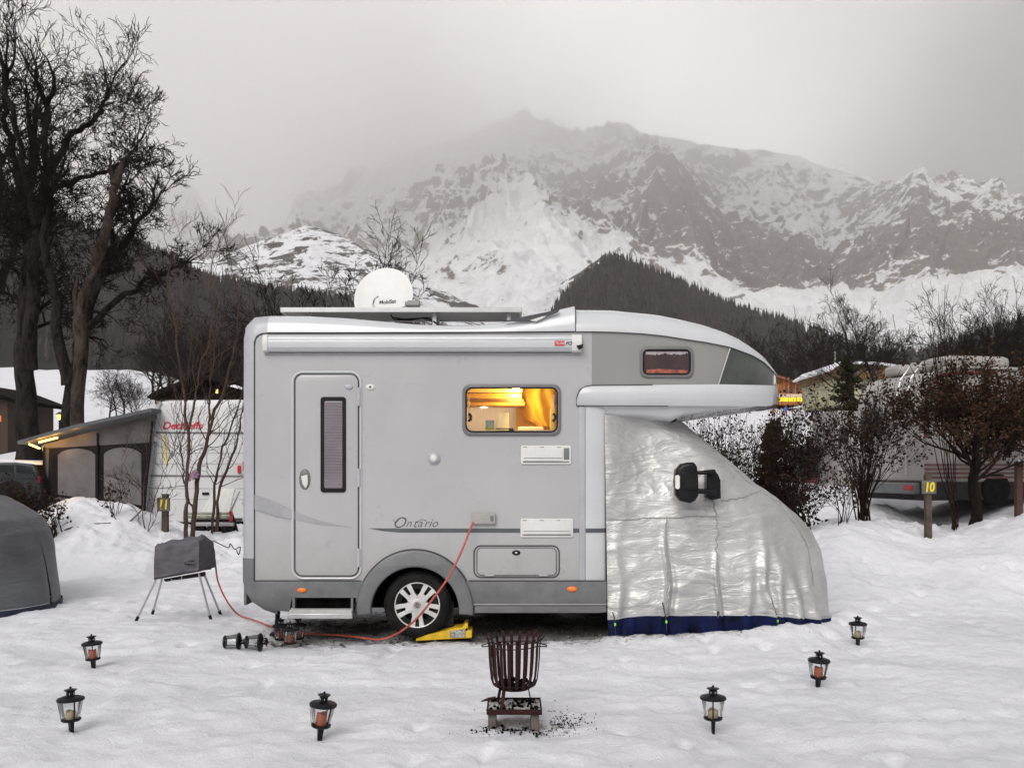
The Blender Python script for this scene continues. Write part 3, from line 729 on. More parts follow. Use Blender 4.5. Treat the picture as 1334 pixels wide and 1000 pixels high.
def patch(name, pl, pr, lo, up, mat, ns=50, nt=8, bulge=0.0, par=None, off=0.0, mirror=True, prof=None):
    rows = []
    for i in range(ns + 1):
        s = i / ns; row = []
        for j in range(nt + 1):
            t = j / nt; a = pl(t) + (pr(t) - pl(t)) * s; a = min(a, PMAX - 0.02)
            X = pX(a); Y = hullY(X); py = lo(a) + (up(a) - lo(a)) * t
            z = PZ(py, Y)
            row.append((X, Y - off - bulge * math.sin(math.pi * t), z))
        rows.append(row)
    mb = MB().grid(rows)
    if mirror: mb.mirror_y(YC)
    return mb.build(name, mat, par or mh, angle=60)
slant = lambda t: 935 + 15.5 * t
lowf = lambda a: ip([(750, 502.5), (935, 500.5), (1012, 502)], a)
lw = lambda a: ip(LOW, a)
patch('alcove_side_panel', lambda t: 771, slant, lowf, lw, M['panel'], off=0.002)
patch('alcove_smoked_panel', lambda t: slant(t) + 1.2, lambda t: PMAX, lowf, lw, M['gloss'], off=0.004)
patch('alcove_trim', slant, lambda t: slant(t) + 1.6, lowf, lw, M['shell'], 3, 8, off=0.010)
# lower band with a rounded rear end
pl = lambda t: 751 + 12 * t ** 3 + (0 if t < 0.9 else 60 * (t - 0.9))
patch('alcove_band', pl, lambda t: PMAX, lambda a: ip([(750, 528), (1000, 529), (1012, 526)], a), lambda a: ip([(750, 505), (757, 503), (770, 502), (935, 500.5), (1012, 502)], a), M['shell'], 60, 10, bulge=0.028, off=0.012)
mb = MB().tube([(PX(x), Y0 - 0.016, PZ(y)) for x, y in [(751, 528), (751.5, 516), (755, 508), (762, 503.5), (771, 502), (850, 501.3)]], 0.005, 6)
mb.tube([(PX(x), Y0 - 0.016, PZ(y)) for x, y in [(751, 528.5), (790, 528.8), (870, 529)]], 0.005, 6); mb.build('band_seam', M['seam'], mh)
mb = MB().tube([(PX(749.5), Y0 - 0.030, PZ(432)), (PX(749.5), Y0 - 0.028, PZ(418)), (PX(749.5), Y0 + 0.03, PZ(403)), (PX(749.5), Y0 + 0.10, PZ(396))], 0.005, 6)
mb.tube([(pX(a), hullY(pX(a)) - 0.010, PZ(ip(LOW, a), hullY(pX(a)))) for a in np.linspace(770, 1008, 40)], 0.005, 6); mb.build('shell_seam', M['seam'], mh)
# upper shell, rounded over to the roof; two shells meet in the middle roof panel
rows = []
for X in list(np.linspace(PX(749), XSIL, 60)):
    Y = hullY(X); a = 667 + F * X / Y; lo = PZ(ip(LOW, a), Y); up = PZ(ip(UP, a), Y); row = [(X, Y + 0.01, lo)]
    for j in range(13):
        q = math.pi / 2 * j / 12; e = min(0.40, 0.9 * (YC - Y))
        row.append((X, Y - 0.03 + e * (1 - math.cos(q)) ** 1.25 + 0.03 * (j / 12), lo + (up - lo) * math.sin(q)))
    row.append((X, YC, up + 0.01)); rows.append(row)
XR = rows[-1]
for i in range(1, 13):                  # wraps round the front
    q = i / 12; X = XSIL + (AXE - XSIL) * math.sin(q * math.pi / 2); Y = hullY(X)
    k = [(X, Y - 0.03 * (1 - q), XR[0][2])] + [(X - 0.02 * j / 12, min(YC, Y + (XR[1 + j][1] - XR[1][1]) * (1 - q)), XR[1 + j][2]) for j in range(13)] + [(X - 0.03, YC, XR[-1][2])]
    rows.append(k)
MB().grid(rows).mirror_y(YC).build('alcove_shell', M['shell'], mh, angle=70)
# front of the nose (beyond the visible edge) and its dark lens
zf0, zf1 = PZ(527, 9.6), PZ(489, 9.6)
rows = [[(X, hullY(X), z) for z in np.linspace(zf0, zf1, 4)] for X in XSIL + (AXE - XSIL) * np.sin(np.linspace(0, math.pi / 2, 20))]
MB().grid(rows).mirror_y(YC).build('alcove_nose', M['shell'], mh, angle=70)
mb = MB().lathe([(0, 0.0), (0.012, -0.004), (0.016, 0)], 16, (0, 0, 0), 'Y')
mb.v = [(x * 0.9 + pX(1008.5), y + hullY(pX(1008.5)) - 0.012, z * 3.4 + PZ(495, hullY(pX(1008.5)))) for x, y, z in mb.v]; mb.build('marker_lamp', M['white'], mh)
# underside, dropping to the cab roof
UN = [(764, 530), (786, 541), (830, 541.5), (878, 547), (890, 541), (930, 535.5), (970, 531), (1012, 527.5)]
rows = []
for a in np.linspace(766, PMAX - 1, 60):
    X = pX(a); Y = hullY(X); z0 = PZ(528, Y); z1 = PZ(ip(UN, a), Y + 0.06)
    rows.append([(X, Y - 0.006, z0), (X, Y + 0.02, z0 + (z1 - z0) * 0.15), (X, Y + 0.045, z0 + (z1 - z0) * 0.7), (X, Y + 0.07, z1), (X, Y + 0.25, z1 - 0.01), (X, YC, z1 - 0.02)])
MB().grid(rows).mirror_y(YC).build('alcove_underside', M['shell'], mh, angle=70)
FOIL = pm('foil_mat', (0.55, 0.55, 0.54), 0.28, metal=0.8, var=0.3, ns=30, bump=1, bs=55)
rows = []
for a in np.linspace(884, 1003, 30):
    X = pX(a); Y = hullY(X); t = (a - 884) / 119
    rows.append([(X, Y + 0.075, PZ(ip(UN, a) - 0.5, Y + 0.075)), (X, Y + 0.12, PZ(ip(UN, a) + 9.5 * math.sin(math.pi * min(1, t * 1.15 + 0.1)) ** 0.7 * (1 - t * 0.75), Y + 0.12)), (X - 0.02, YC, PZ(ip(UN, a) + 8 * (1 - t), Y + 0.2))])
MB().grid(rows).build('foil_screen_edge', FOIL, mh, angle=70)

# cab pillar panel and trim strip between living box and cab
mb = MB(); rim(mb, [(763, 528), (763, 757)], [(790, 528), (790, 757)], Y0, 0.06, prot=0.004, n=10); mb.mirror_y(YC); mb.build('cab_pillar', M['shell'], mh, angle=70)
cut('pillar_trim', [(754.5, 530), (762, 530), (762, 756), (755, 756)], M['corner'], Y0 - 0.012, 0.02, mh, bevel=0.003)
# cab roof and cab body below the cover
MB().box((PX(789), Y0 + 0.34, 0.35), (1.62, fw - 0.34, PZ(556))).build('cab', M['shell'], mh, 0.05)
MB().box((1.63, Y0 + 0.36, 0.35), (2.95, fw - 0.36, 0.95)).build('engine_bay', M['shell'], mh, 0.15, seg=3)
for y, s_ in ((Y0 + 0.30, 1), (fw - 0.30, -1)):
    MB().lathe([(0.0, y), (0.30, y - 0.01 * s_), (0.33, y + 0.03 * s_), (0.33, y + 0.19 * s_), (0.1, y + 0.2 * s_)], 40, (2.40, 0, 0.335), 'Y').build('front_wheel', M['tyre'], mh)

# ------------------------------------------------- awning cassette
prof = [(0.0, 459), (-0.05, 459), (-0.075, 457), (-0.088, 452), (-0.090, 446), (-0.082, 441), (-0.05, 437.5), (0.0, 437)]
def ext(name, x0, x1, grow, mat, par):
    rows = [[(PX(x), Y0 + a - (grow if 0 < i < 7 else 0), PZ(b + (grow * 130 * (1 if b > 448 else -1)))) for i, (a, b) in enumerate(prof)] for x in (x0, x1)]
    mb = MB().grid(rows)
    for k in (0, 1):
        mb.add(rows[k], [tuple(range(8))])
    return mb.build(name, mat, par, angle=30)
aw = ext('awning_case', 350, 746, 0, M['shell'], mh)
mb = MB()
for b in (443.5, 454.5): mb.tube([(PX(351), Y0 - 0.0885, PZ(b)), (PX(745), Y0 - 0.0885, PZ(b))], 0.003, 5)
mb.build('awning_groove', M['corner'], aw)
ext('awning_end_cap', 345, 351, 0.006, M['white'], aw); ext('awning_end_cap', 744.5, 757, 0.006, M['white'], aw)
cut('awning_hook', [(750, 452), (759, 450), (758, 455), (753, 457)], M['rubber'], Y0 - 0.11, 0.03, aw)
cut('awning_badge', rr(722, 445.5, 735, 452, 0.8), M['redtext'], Y0 - 0.0925, 0.003, aw)
text('badge_lettering', 'TEUNE', 0.036, PX(722.8), Y0 - 0.094, PZ(448.8), M['white'], aw, sx=0.86)
text('badge_lettering', 'FO.', 0.048, PX(736), Y0 - 0.0925, PZ(449), M['blacktext'], aw, shear=0.3, off=0.0008)
MB().tube([(PX(345), Y0 - 0.01, PZ(461)), (PX(755), Y0 - 0.01, PZ(461))], 0.010, 6).build('awning_rail', M['corner'], mh)

# ------------------------------------------------- solar panel and dish on the roof
sp = MB().box((PX(359), 9.42, PZ(407, 9.42)), (PX(680, 9.42), 9.45, PZ(400.8, 9.42)))
z0 = PZ(407, 9.42); sp = MB()
sp.box((PX(358.5), 9.40, z0), (PX(680), 9.43, z0 + 0.05)); sp.box((PX(358.5), 9.99, z0), (PX(680), 10.02, z0 + 0.05)); sp.box((PX(358.5), 9.43, z0), (PX(358.5) + 0.03, 9.99, z0 + 0.05)); sp.box((PX(680) - 0.03, 9.43, z0), (PX(680), 9.99, z0 + 0.05))
spo = sp.build('solar_panel', M['alu'], mh, 0.003)
MB().box((PX(359) + 0.025, 9.43, z0 + 0.012), (PX(680) - 0.03, 9.99, z0 + 0.042)).build('solar_cells', pm('panel_backing', (0.35, 0.34, 0.33), 0.5, ns=3), spo)
for a in (392, 560, 660):
    for y in (9.5, 9.9): MB().box((PX(a), y, PZ(432)), (PX(a) + 0.04, y + 0.03, z0 + 0.01)).build('panel_bracket', M['alu'], spo)
mb = MB().tube([(PX(504), 9.5, z0 - 0.01), (PX(508), 9.5, z0 - 0.06), (PX(530), 9.55, z0 - 0.055), (PX(545), 9.52, z0 - 0.04), (PX(556), 9.55, z0 - 0.05), (PX(562), 9.5, z0 - 0.08), (PX(569), 9.5, z0 - 0.12)], 0.009, 6)
mb.tube([(PX(505), 9.6, z0 - 0.02), (PX(520), 9.6, z0 - 0.04), (PX(556), 9.6, z0 - 0.02), (PX(560), 9.6, z0 - 0.1)], 0.007, 6); mb.build('roof_cable', M['rubber'], spo)
# dish
dc = Vector((PX(499.5, 10.3), 10.3, PZ(386, 10.3)))
mb = MB(); rad = 0.335; prof_d = [(0, 0.045), (0.1, 0.041), (0.2, 0.029), (0.28, 0.014), (0.328, 0.0), (rad, 0.0), (rad, 0.010), (0.326, 0.014), (0.2, 0.045), (0, 0.060)]
mb.lathe(prof_d, 56, (0, 0, 0), 'Y')
rot = Matrix.Rotation(R(-22), 3, 'X') @ Matrix.Rotation(R(-6), 3, 'Z')
mb.v = [tuple(rot @ Vector((x, y, z * 1.12)) + dc) for x, y, z in mb.v]
DISHW = pm('dish_white', (0.66, 0.655, 0.64), 0.45, var=0.03)
dish = mb.build('satellite_dish', DISHW, mh, angle=40)
def ontodish(o):
    for v in o.data.vertices:
        q = Vector(v.co); loc = rot @ Vector((q.x, 0, q.z * 1.12)); r_ = math.hypot(q.x, q.z)
        dep = 0.045 * (1 - (r_ / rad) ** 2)
        v.co = rot @ Vector((q.x, dep - 0.003 + q.y, q.z * 1.12)) + dc - Vector(mh.location)
    o.parent = dish
o = text('dish_lettering', 'MobiSat', 0.062, -0.055, 0, -0.045, M['blacktext'], None, sx=0.95, off=0.0013); ontodish(o)
ring = 'AUTOMATIC SAT  '
for k, ch in enumerate('AUTOMATISCH'):
    a = R(28 + 13 * k); o = text('dish_lettering', ch, 0.026, 0, 0, 0, M['blacktext'], None, align='CENTER', off=0.0007)
    for v in o.data.vertices:
        x, z = v.co.x, v.co.z + 0.085; v.co.x, v.co.z = x * math.cos(a) - z * math.sin(a) - 0.035, x * math.sin(a) + z * math.cos(a) - 0.052
    ontodish(o)
for k, ch in enumerate('SYSTEM'):
    a = R(200 - 15 * k + 0); o = text('dish_lettering', ch, 0.024, 0, 0, 0, M['blacktext'], None, align='CENTER', off=0.0007)
    for v in o.data.vertices:
        x, z = v.co.x, v.co.z - 0.093; b = R(-48 + 16 * k); v.co.x, v.co.z = x * math.cos(b) - z * math.sin(b) - 0.035, x * math.sin(b) + z * math.cos(b) - 0.052
    ontodish(o)
MB().box((PX(528, 9.9), 9.85, PZ(399, 9.9)), (PX(547, 9.9), 9.97, PZ(393.5, 9.9))).box((PX(531, 9.9), 9.87, PZ(394, 9.9)), (PX(547, 9.9), 9.95, PZ(391.5, 9.9))).build('receiver_head', pm('receiver_grey', (0.30, 0.29, 0.28), 0.5), dish, 0.01)
MB().tube([(dc.x, dc.y + 0.1, dc.z - 0.1), (dc.x + 0.02, dc.y + 0.16, PZ(432))], 0.035, 10).tube([(dc.x, dc.y + 0.05, dc.z - 0.2), (PX(530, 9.9), 9.93, PZ(398, 9.9))], 0.012, 6).build('dish_mast', M['alu'], dish)

# ------------------------------------------------- door
do = rr(384.5, 487.5, 467, 749.5, 10)
door = cut('door', do, M['wall'], Y0 - 0.010, 0.012, mh, bevel=0.003)
mb = MB(); pts = [(PX(a), Y0 - 0.009, PZ(b)) for a, b in do]; mb.tube(pts + [pts[0]], 0.0065, 6, cap=False); mb.build('door_seal', M['seam'], door)
o2 = rr(381.5, 484.5, 470, 753, 13); pts = [(PX(a), Y0 - 0.004, PZ(b)) for a, b in o2]
MB().tube(pts + [pts[0]], 0.012, 6, cap=False).build('door_surround', M['shell'], door)
dw = cut('door_window', rr(418, 517, 451, 641, 4), M['rubber'], Y0 - 0.022, 0.022, door, holes=[rr(422.5, 522, 446.5, 635.5, 2)], bevel=0.004)
mb = MB()
for k in range(30):
    yy = 524 + k * 3.75; mb.box((PX(423), Y0 - 0.013, PZ(yy + 3.5)), (PX(446.3), Y0 - 0.008 - (k % 2) * 0.0015, PZ(yy)))
mb.build('blind', pm('window_blind', (0.17, 0.145, 0.16), 0.25, var=0.12, ns=3, coat=0.8), dw)
def disc(name, px, py, rx, rz_, y, mat, par, th=0.015, dome=0.3):
    mb = MB().lathe([(0, -th), (0.6, -th), (0.88, -th * (1 - dome)), (1.0, 0)], 28, (0, 0, 0), 'Y')
    mb.v = [(PX(px) + x * rx / F * Y0, y + yv, PZ(py) + z * rz_ / F * Y0) for x, yv, z in mb.v]; return mb.build(name, mat, par, angle=50)
h = disc('door_handle', 397.5, 624, 7.6, 14, Y0 - 0.009, M['skirt'], door, 0.012)
cut('handle_lever', [(393, 620), (401.5, 618), (402, 630), (399, 636), (395, 630)], M['white'], Y0 - 0.034, 0.014, h, bevel=0.003)
disc('door_latch', 454.5, 504, 6, 3.6, Y0 - 0.009, M['corner'], door, 0.014); disc('wall_button', 482.5, 504, 6.3, 4, Y0, M['white'], mh, 0.014)
disc('button_core', 482.5, 504, 1.6, 1.6, Y0 - 0.013, M['seam'], mh, 0.004)
for py in (517, 622, 726): MB().box((PX(465.5), Y0 - 0.03, PZ(py + 12)), (PX(469.5), Y0 - 0.008, PZ(py - 12))).build('hinge', M['corner'], door, 0.004)

# ------------------------------------------------- kitchen window with a lit interior
wf = cut('window', rr(602.5, 500.5, 730.5, 567, 10), M['frame'], Y0 - 0.022, 0.022, mh, holes=[rr(607, 505, 726, 562.5, 8)], bevel=0.005)
pts = [(PX(a), Y0 - 0.018, PZ(b)) for a, b in rr(607.3, 505.3, 725.7, 562.2, 8)]; MB().tube(pts + [pts[0]], 0.009, 6, cap=False).build('window_seal', M['rubber'], wf)
gm = bpy.data.materials.new('tinted_acrylic'); gm.use_nodes = True; T = NT(gm.node_tree); gm.node_tree.nodes.clear()
gt = T.n('ShaderNodeBsdfTransparent', inp={'Color': (0.93, 0.91, 0.88, 1)}); gg = T.n('ShaderNodeBsdfGlossy', inp={'Roughness': 0.03})
fr = T.n('ShaderNodeFresnel', inp={'IOR': 1.45}); mx = T.n('ShaderNodeMixShader'); T.link(fr.outputs[0], mx.inputs[0]); T.link(gt.outputs[0], mx.inputs[1]); T.link(gg.outputs[0], mx.inputs[2])
T.link(mx.outputs[0], T.n('ShaderNodeOutputMaterial').inputs[0]); M['acryl'] = gm
cut('window_pane', rr(607.5, 505.5, 725.5, 562, 8), gm, Y0 - 0.006, 0.004, wf)
WARMW = pm('warm_white_cabin', (0.72, 0.66, 0.60), 0.6, ns=3); WOOD = pm('honey_maple', (0.55, 0.30, 0.06), 0.4, var=0.15, ns=2.5, col2=(0.46, 0.22, 0.04))
DWOOD = pm('dark_walnut', (0.20, 0.08, 0.02), 0.5, var=0.2, ns=4)
yi = Y0 + 0.036; yb = Y0 + 1.5
mb = MB(); a, b, c, d = PX(560), PX(762), PZ(610), PZ(470)
mb.box((a, yb, c), (b, yb + 0.02, d)).box((a - 0.02, yi, c), (a, yb, d)).box((b, yi, c), (b + 0.02, yb, d)).box((a, yi, d), (b, yb, d + 0.02)).box((a, yi, c - 0.02), (b, yb, c))
mb.build('cabin_lining', WARMW, mh)
def at(px, py, y): return (PX(px, y), PZ(py, y))
def slab(name, x0, y0, x1, y1, y, th, mat, bev=0.0):
    X0, Z0 = at(x0, y1, y); X1, Z1 = at(x1, y0, y); return MB().box((X0, y, Z0), (X1, y + th, Z1)).build(name, mat, mh, bev)
slab('overhead_locker', 590, 497, 680, 511, 9.75, 0.35, pm('pale_maple', (0.66, 0.44, 0.16), 0.4, ns=2)); slab('overhead_locker', 590, 511.8, 680, 519.5, 9.76, 0.35, WOOD, 0.01)
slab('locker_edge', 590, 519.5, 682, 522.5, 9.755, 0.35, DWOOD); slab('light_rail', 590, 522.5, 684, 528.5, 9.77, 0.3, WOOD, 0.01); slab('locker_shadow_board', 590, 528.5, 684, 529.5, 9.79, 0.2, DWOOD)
slab('tall_cupboard', 672, 495, 745, 610, 10.15, 0.3, WOOD); slab('tall_cupboard', 700, 500, 724, 528, 10.0, 0.12, DWOOD, 0.02)
slab('worktop', 590, 560, 745, 563, 9.30, 0.9, WARMW)
mb = MB().lathe([(0, 0), (0.045, 0), (0.045, 0.10), (0, 0.10)], 20, (PX(638, 9.5), 9.5, PZ(560, 9.5))); mb.build('tin', pm('blue_tin', (0.25, 0.42, 0.55), 0.4, var=0.3, ns=30), mh)
mb = MB().lathe([(0, 0), (0.047, 0), (0.047, 0.035), (0, 0.035)], 20, (PX(638, 9.49), 9.49, PZ(561, 9.49))); mb.build('tin_band', pm('green_band', (0.25, 0.30, 0.04), 0.5), mh)
mb = MB().lathe([(0, 0), (0.062, 0), (0.062, 0.185), (0.01, 0.185)], 28, (PX(655, 9.5), 9.5, PZ(561, 9.5))); mb.build('kitchen_roll', pm('paper', (0.85, 0.78, 0.62), 0.7), mh)
slab('bowl_rack', 675, 555.5, 708, 560, 9.5, 0.2, pm('paper', (0.85, 0.78, 0.62)), 0.01)
OCH = pm('ochre_curtain', (0.70, 0.42, 0.03), 0.9, var=0.2, ns=2.4, col2=(0.40, 0.19, 0.02))
edge_ = [(497, 676), (503, 674), (512, 672), (520, 673), (530, 677), (540, 682), (548, 690), (553, 700)]
rows = []
for j in range(24):
    py = 497 + 58 * j / 23; xa = ip(edge_, py); rows.append([(PX(xa + (722 - xa) * i / 40, 9.95), 9.95 + 0.018 * math.sin(i * 0.45 + 0.8 * math.sin(j * 0.3)) + 0.05 * math.sin(i * 0.17 + j * 0.10), PZ(py, 9.95)) for i in range(41)])
MB().grid(rows).build('curtain', OCH, mh, angle=80)
slab('curtain_tie', 716.5, 532, 723, 560, 9.33, 0.05, pm('yellow_cloth', (0.80, 0.68, 0.22), 0.8), 0.012); slab('roller_guide', 719, 514, 722, 533, 9.30, 0.02, WARMW); slab('roller_guide', 609.5, 514, 611.5, 545, 9.30, 0.02, WARMW)
for px in (611, 721.5):
    MB().tube([(PX(px), 9.27, PZ(538)), (PX(px + 2), 9.26, PZ(541)), (PX(px + 2), 9.26, PZ(545)), (PX(px - 1), 9.27, PZ(548))], 0.014, 6).build('window_catch', M['rubber'], mh)
MB().box((PX(646), 9.26, PZ(558.5)), (PX(669), 9.28, PZ(557))).box((PX(663), 9.25, PZ(562)), (PX(669), 9.29, PZ(558))).build('window_catch', M['rubber'], mh, 0.004)
def lamp(name, loc, e, col, r=0.04, kind='POINT'):
    l = bpy.data.lights.new(name, kind); l.energy = e; l.color = col
    if kind == 'POINT': l.shadow_soft_size = r
    o = bpy.data.objects.new(name, l); C.objects.link(o); o.location = loc; return o
lm = lamp('cabin_lamp', (0, 0, 0), 13, (1.0, 0.72, 0.26), 0.05); lm.parent = mh; lm.location = (PX(672, 9.6), 9.62 - YC, PZ(512, 9.6))
lm = lamp('strip_lamp', (0, 0, 0), 4, (1.0, 0.86, 0.66), 0.03); lm.parent = mh; lm.location = (PX(630, 10.0), 10.15 - YC, PZ(535, 10.0))

# ------------------------------------------------- alcove window
aw_ = cut('alcove_window', rr(833.5, 451.5, 903, 492, 9), M['frame'], Y0 - 0.020, 0.022, mh, holes=[rr(838, 456, 898.5, 487.5, 6)], bevel=0.005)
pts = [(PX(a), Y0 - 0.016, PZ(b)) for a, b in rr(838, 456, 898.5, 487.5, 6)]; MB().tube(pts + [pts[0]], 0.009, 6, cap=False).build('window_seal', M['rubber'], aw_)
cut('window_pane', rr(838, 456, 898.5, 487.5, 6), pm('brown_tinted_glass', (0.045, 0.022, 0.022), 0.08, var=0.3, ns=3, coat=1.0), Y0 - 0.010, 0.006, aw_)
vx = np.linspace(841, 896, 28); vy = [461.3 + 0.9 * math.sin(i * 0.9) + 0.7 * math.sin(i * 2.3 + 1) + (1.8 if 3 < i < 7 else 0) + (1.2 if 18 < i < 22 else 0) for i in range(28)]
cut('pane_reflection', [(a, 458.3) for a in vx] + list(zip(vx[::-1], vy[::-1])), pm('pale_reflection', (0.34, 0.29, 0.30), 0.6, var=0.2, ns=20), Y0 - 0.013, 0.003, aw_)  # wavy pale strip: a reflection on the pane, put into shape and colour
cut('cushion_edge', [(842, 486), (842, 482), (858, 480.5), (880, 481.5), (896, 482.5), (895, 486)], pm('rust_cushion', (0.30, 0.075, 0.045), 0.5, var=0.7, ns=14), Y0 - 0.0125, 0.003, aw_)

# ------------------------------------------------- fittings on the side wall
def vent(x0, y0, x1, y1, dark):
    v = cut('fridge_vent', rr(x0, y0, x1, y1, 2), M['white'], Y0 - 0.014, 0.016, mh, bevel=0.004)
    xe = x1 - (11 if dark else 3)
    cut('vent_cover', rr(x0 + 3, y0 + 3.5, xe, y1 - 4.5, 0.8), M['white'], Y0 - 0.022, 0.010, v, bevel=0.002)
    mb = MB()
    mb.box((PX(x0 + 2.5), Y0 - 0.0165, PZ(y1 - 2.2)), (PX(x1 - 2.5), Y0 - 0.013, PZ(y1 - 3.6)))
    mb.tube([(PX(x0 + 4), Y0 - 0.0225, PZ(y1 - 8)), (PX(xe - 1), Y0 - 0.0225, PZ(y1 - 8))], 0.003, 5)
    for k in range(3): mb.box((PX(x0 + 3 + 22 * k), Y0 - 0.0165, PZ(y0 + 2.8)), (PX(x0 + 8 + 22 * k), Y0 - 0.013, PZ(y0 + 2.0)))
    mb.build('vent_slot', M['frame'], v)
    if dark: MB().box((PX(x1 - 9.5), Y0 - 0.019, PZ(y1 - 6)), (PX(x1 - 2.5), Y0 - 0.012, PZ(y0 + 3.5))).build('vent_flue', M['skirt'], v, 0.002)
vent(678.5, 580, 744, 604.5, True); vent(678, 675, 746.5, 699.5, False)
cut('socket_box', rr(615, 668, 645.5, 682, 1.5), pm('socket_grey', (0.32, 0.31, 0.30), 0.5), Y0 - 0.045, 0.045, mh, bevel=0.006)
cut('socket_lock', rr(639, 671.5, 643, 678, 0.8), M['frame'], Y0 - 0.05, 0.01, mh)
st = [(480, 687.8), (520, 688), (678, 688), (678, 693.5), (520, 693.2), (500, 691.5)]
cut('stripe', st, M['stripe'], Y0 - 0.003, 0.006, mh); cut('stripe', [(746.5, 688), (754.5, 688), (754.5, 693.5), (746.5, 693.5)], M['stripe'], Y0 - 0.003, 0.006, mh)
mb = MB(); rim(mb, [(763, 688), (763, 693.5)], [(790, 688), (790, 693.5)], Y0 - 0.002, 0.06, prot=0.006, n=10); mb.build('stripe', M['stripe'], mh)
cut('swoosh', [(332, 644), (352, 651), (378, 663), (400, 672), (422, 679), (440, 683.2), (459, 686.6), (422, 684), (402, 680.5), (384, 676.8), (358, 671.5), (332, 663)], pm('swoosh_grey', (0.30, 0.30, 0.31), 0.4), Y0 - 0.0125, 0.0128, mh)
# engraved-style script of the model line
SC = [(0, 'O', 0.155), (0.135, 'n', 0.115), (0.205, 't', 0.125), (0.252, 'a', 0.115), (0.317, 'r', 0.115), (0.362, 'i', 0.125), (0.392, 'o', 0.115)]
for dx, ch, sz in SC: text('script_lettering', ch, sz, PX(510.5) + dx, Y0 - 0.002, PZ(681.5) if ch != 'O' else PZ(681), M['stripe'], mh, shear=0.42, off=-0.0012)
mb = MB(); mb.tube([(PX(512 + 2.2 * i), Y0 - 0.003, PZ(676 + 3.5 * math.sin(i * 1.1) + i * 0.6)) for i in range(5)], 0.002, 4); mb.build('script_flourish', M['stripe'], mh); mb = MB(); mb.tube([(PX(544), Y0 - 0.003, PZ(679)), (PX(550), Y0 - 0.003, PZ(676)), (PX(556), Y0 - 0.003, PZ(678))], 0.002, 4); mb.build('script_flourish', M['stripe'], mh)
ht = cut('cargo_hatch', rr(621.5, 713.5, 724.5, 748.5, 6), M['wall'], Y0 - 0.012, 0.014, mh, bevel=0.003)
pts = [(PX(a), Y0 - 0.003, PZ(b)) for a, b in rr(617.5, 710.5, 728.5, 751.5, 9)]; MB().tube(pts + [pts[0]], 0.007, 6, cap=False).build('hatch_seal', M['seam'], ht)
pts = [(PX(a), Y0 - 0.008, PZ(b)) for a, b in rr(621.5, 713.5, 724.5, 748.5, 6)]; MB().tube(pts + [pts[0]], 0.007, 6, cap=False).build('hatch_rim', M['frame'], ht)
l_ = disc('hatch_lock', 672.5, 719.5, 5.6, 3.4, Y0 - 0.012, M['rubber'], ht, 0.01); disc('lock_core', 672.5, 719.5, 2, 1.4, Y0 - 0.021, M['alu'], ht, 0.004)
for px in (638, 708): MB().box((PX(px - 6), Y0 - 0.022, PZ(750)), (PX(px + 6), Y0 - 0.010, PZ(747.5))).build('hatch_hinge', M['corner'], ht, 0.003)
v = disc('wall_vent', 565.5, 597, 8.5, 8.5, Y0, M['corner'], mh, 0.022); disc('vent_cap', 565.5, 597, 5, 5, Y0 - 0.02, M['white'], mh, 0.022)
disc('marker_lamp', 394, 768, 6.5, 3.3, Y0 - 0.022, M['orange'], mh, 0.018); disc('marker_lamp', 745, 766.5, 6.8, 3.6, Y0 - 0.020, M['orange'], mh, 0.018)
MB().box((PX(309.5), Y0 + 0.16, PZ(614)), (PX(314), Y0 + 0.3, PZ(600))).build('tail_lamp', M['red'], mh, 0.01)
mb = MB()
for py, r_ in ((625, 0.02), (655, 0.035), (676, 0.03), (697, 0.03)): mb.lathe([(0, -r_), (r_ * 0.8, -r_ * 0.6), (r_, 0), (r_ * 0.8, r_ * 0.6), (0, r_)], 10, (PX(314.5), Y0 + 0.12, PZ(py)))
mb.build('rear_rail_lumps', M['corner'], mh)  # small pale bumps standing for snow lumps on the rear bike rail
# step
MB().box((PX(379), Y0 - 0.13, PZ(803)), (PX(462), Y0 + 0.12, PZ(796.5))).build('entry_step', M['alu'], mh, 0.006)
mb = MB(); mb.box((PX(381), Y0 - 0.125, PZ(799)), (PX(461), Y0 - 0.02, PZ(791.5)))
mb.build('step_tread', pm('step_tread', (0.42, 0.42, 0.41), 0.6, ns=20), mh, 0.004)
for px in (383, 459): MB().box((PX(px) - 0.012, Y0 - 0.02, PZ(796)), (PX(px) + 0.012, Y0 + 0.06, PZ(778))).build('step_bracket', M['frame'], mh)
MB().box((PX(383), Y0 + 0.06, PZ(795)), (PX(462), Y0 + 0.4, PZ(778))).build('step_recess', M['under'], mh)
mb = MB().tube([(PX(354), 9.45, 0.27), (PX(352), 9.45, 0.02)], 0.025, 8).box((PX(346), 9.35, 0.0), (PX(361), 9.55, 0.03)); mb.build('corner_steady', M['rubber'], mh)

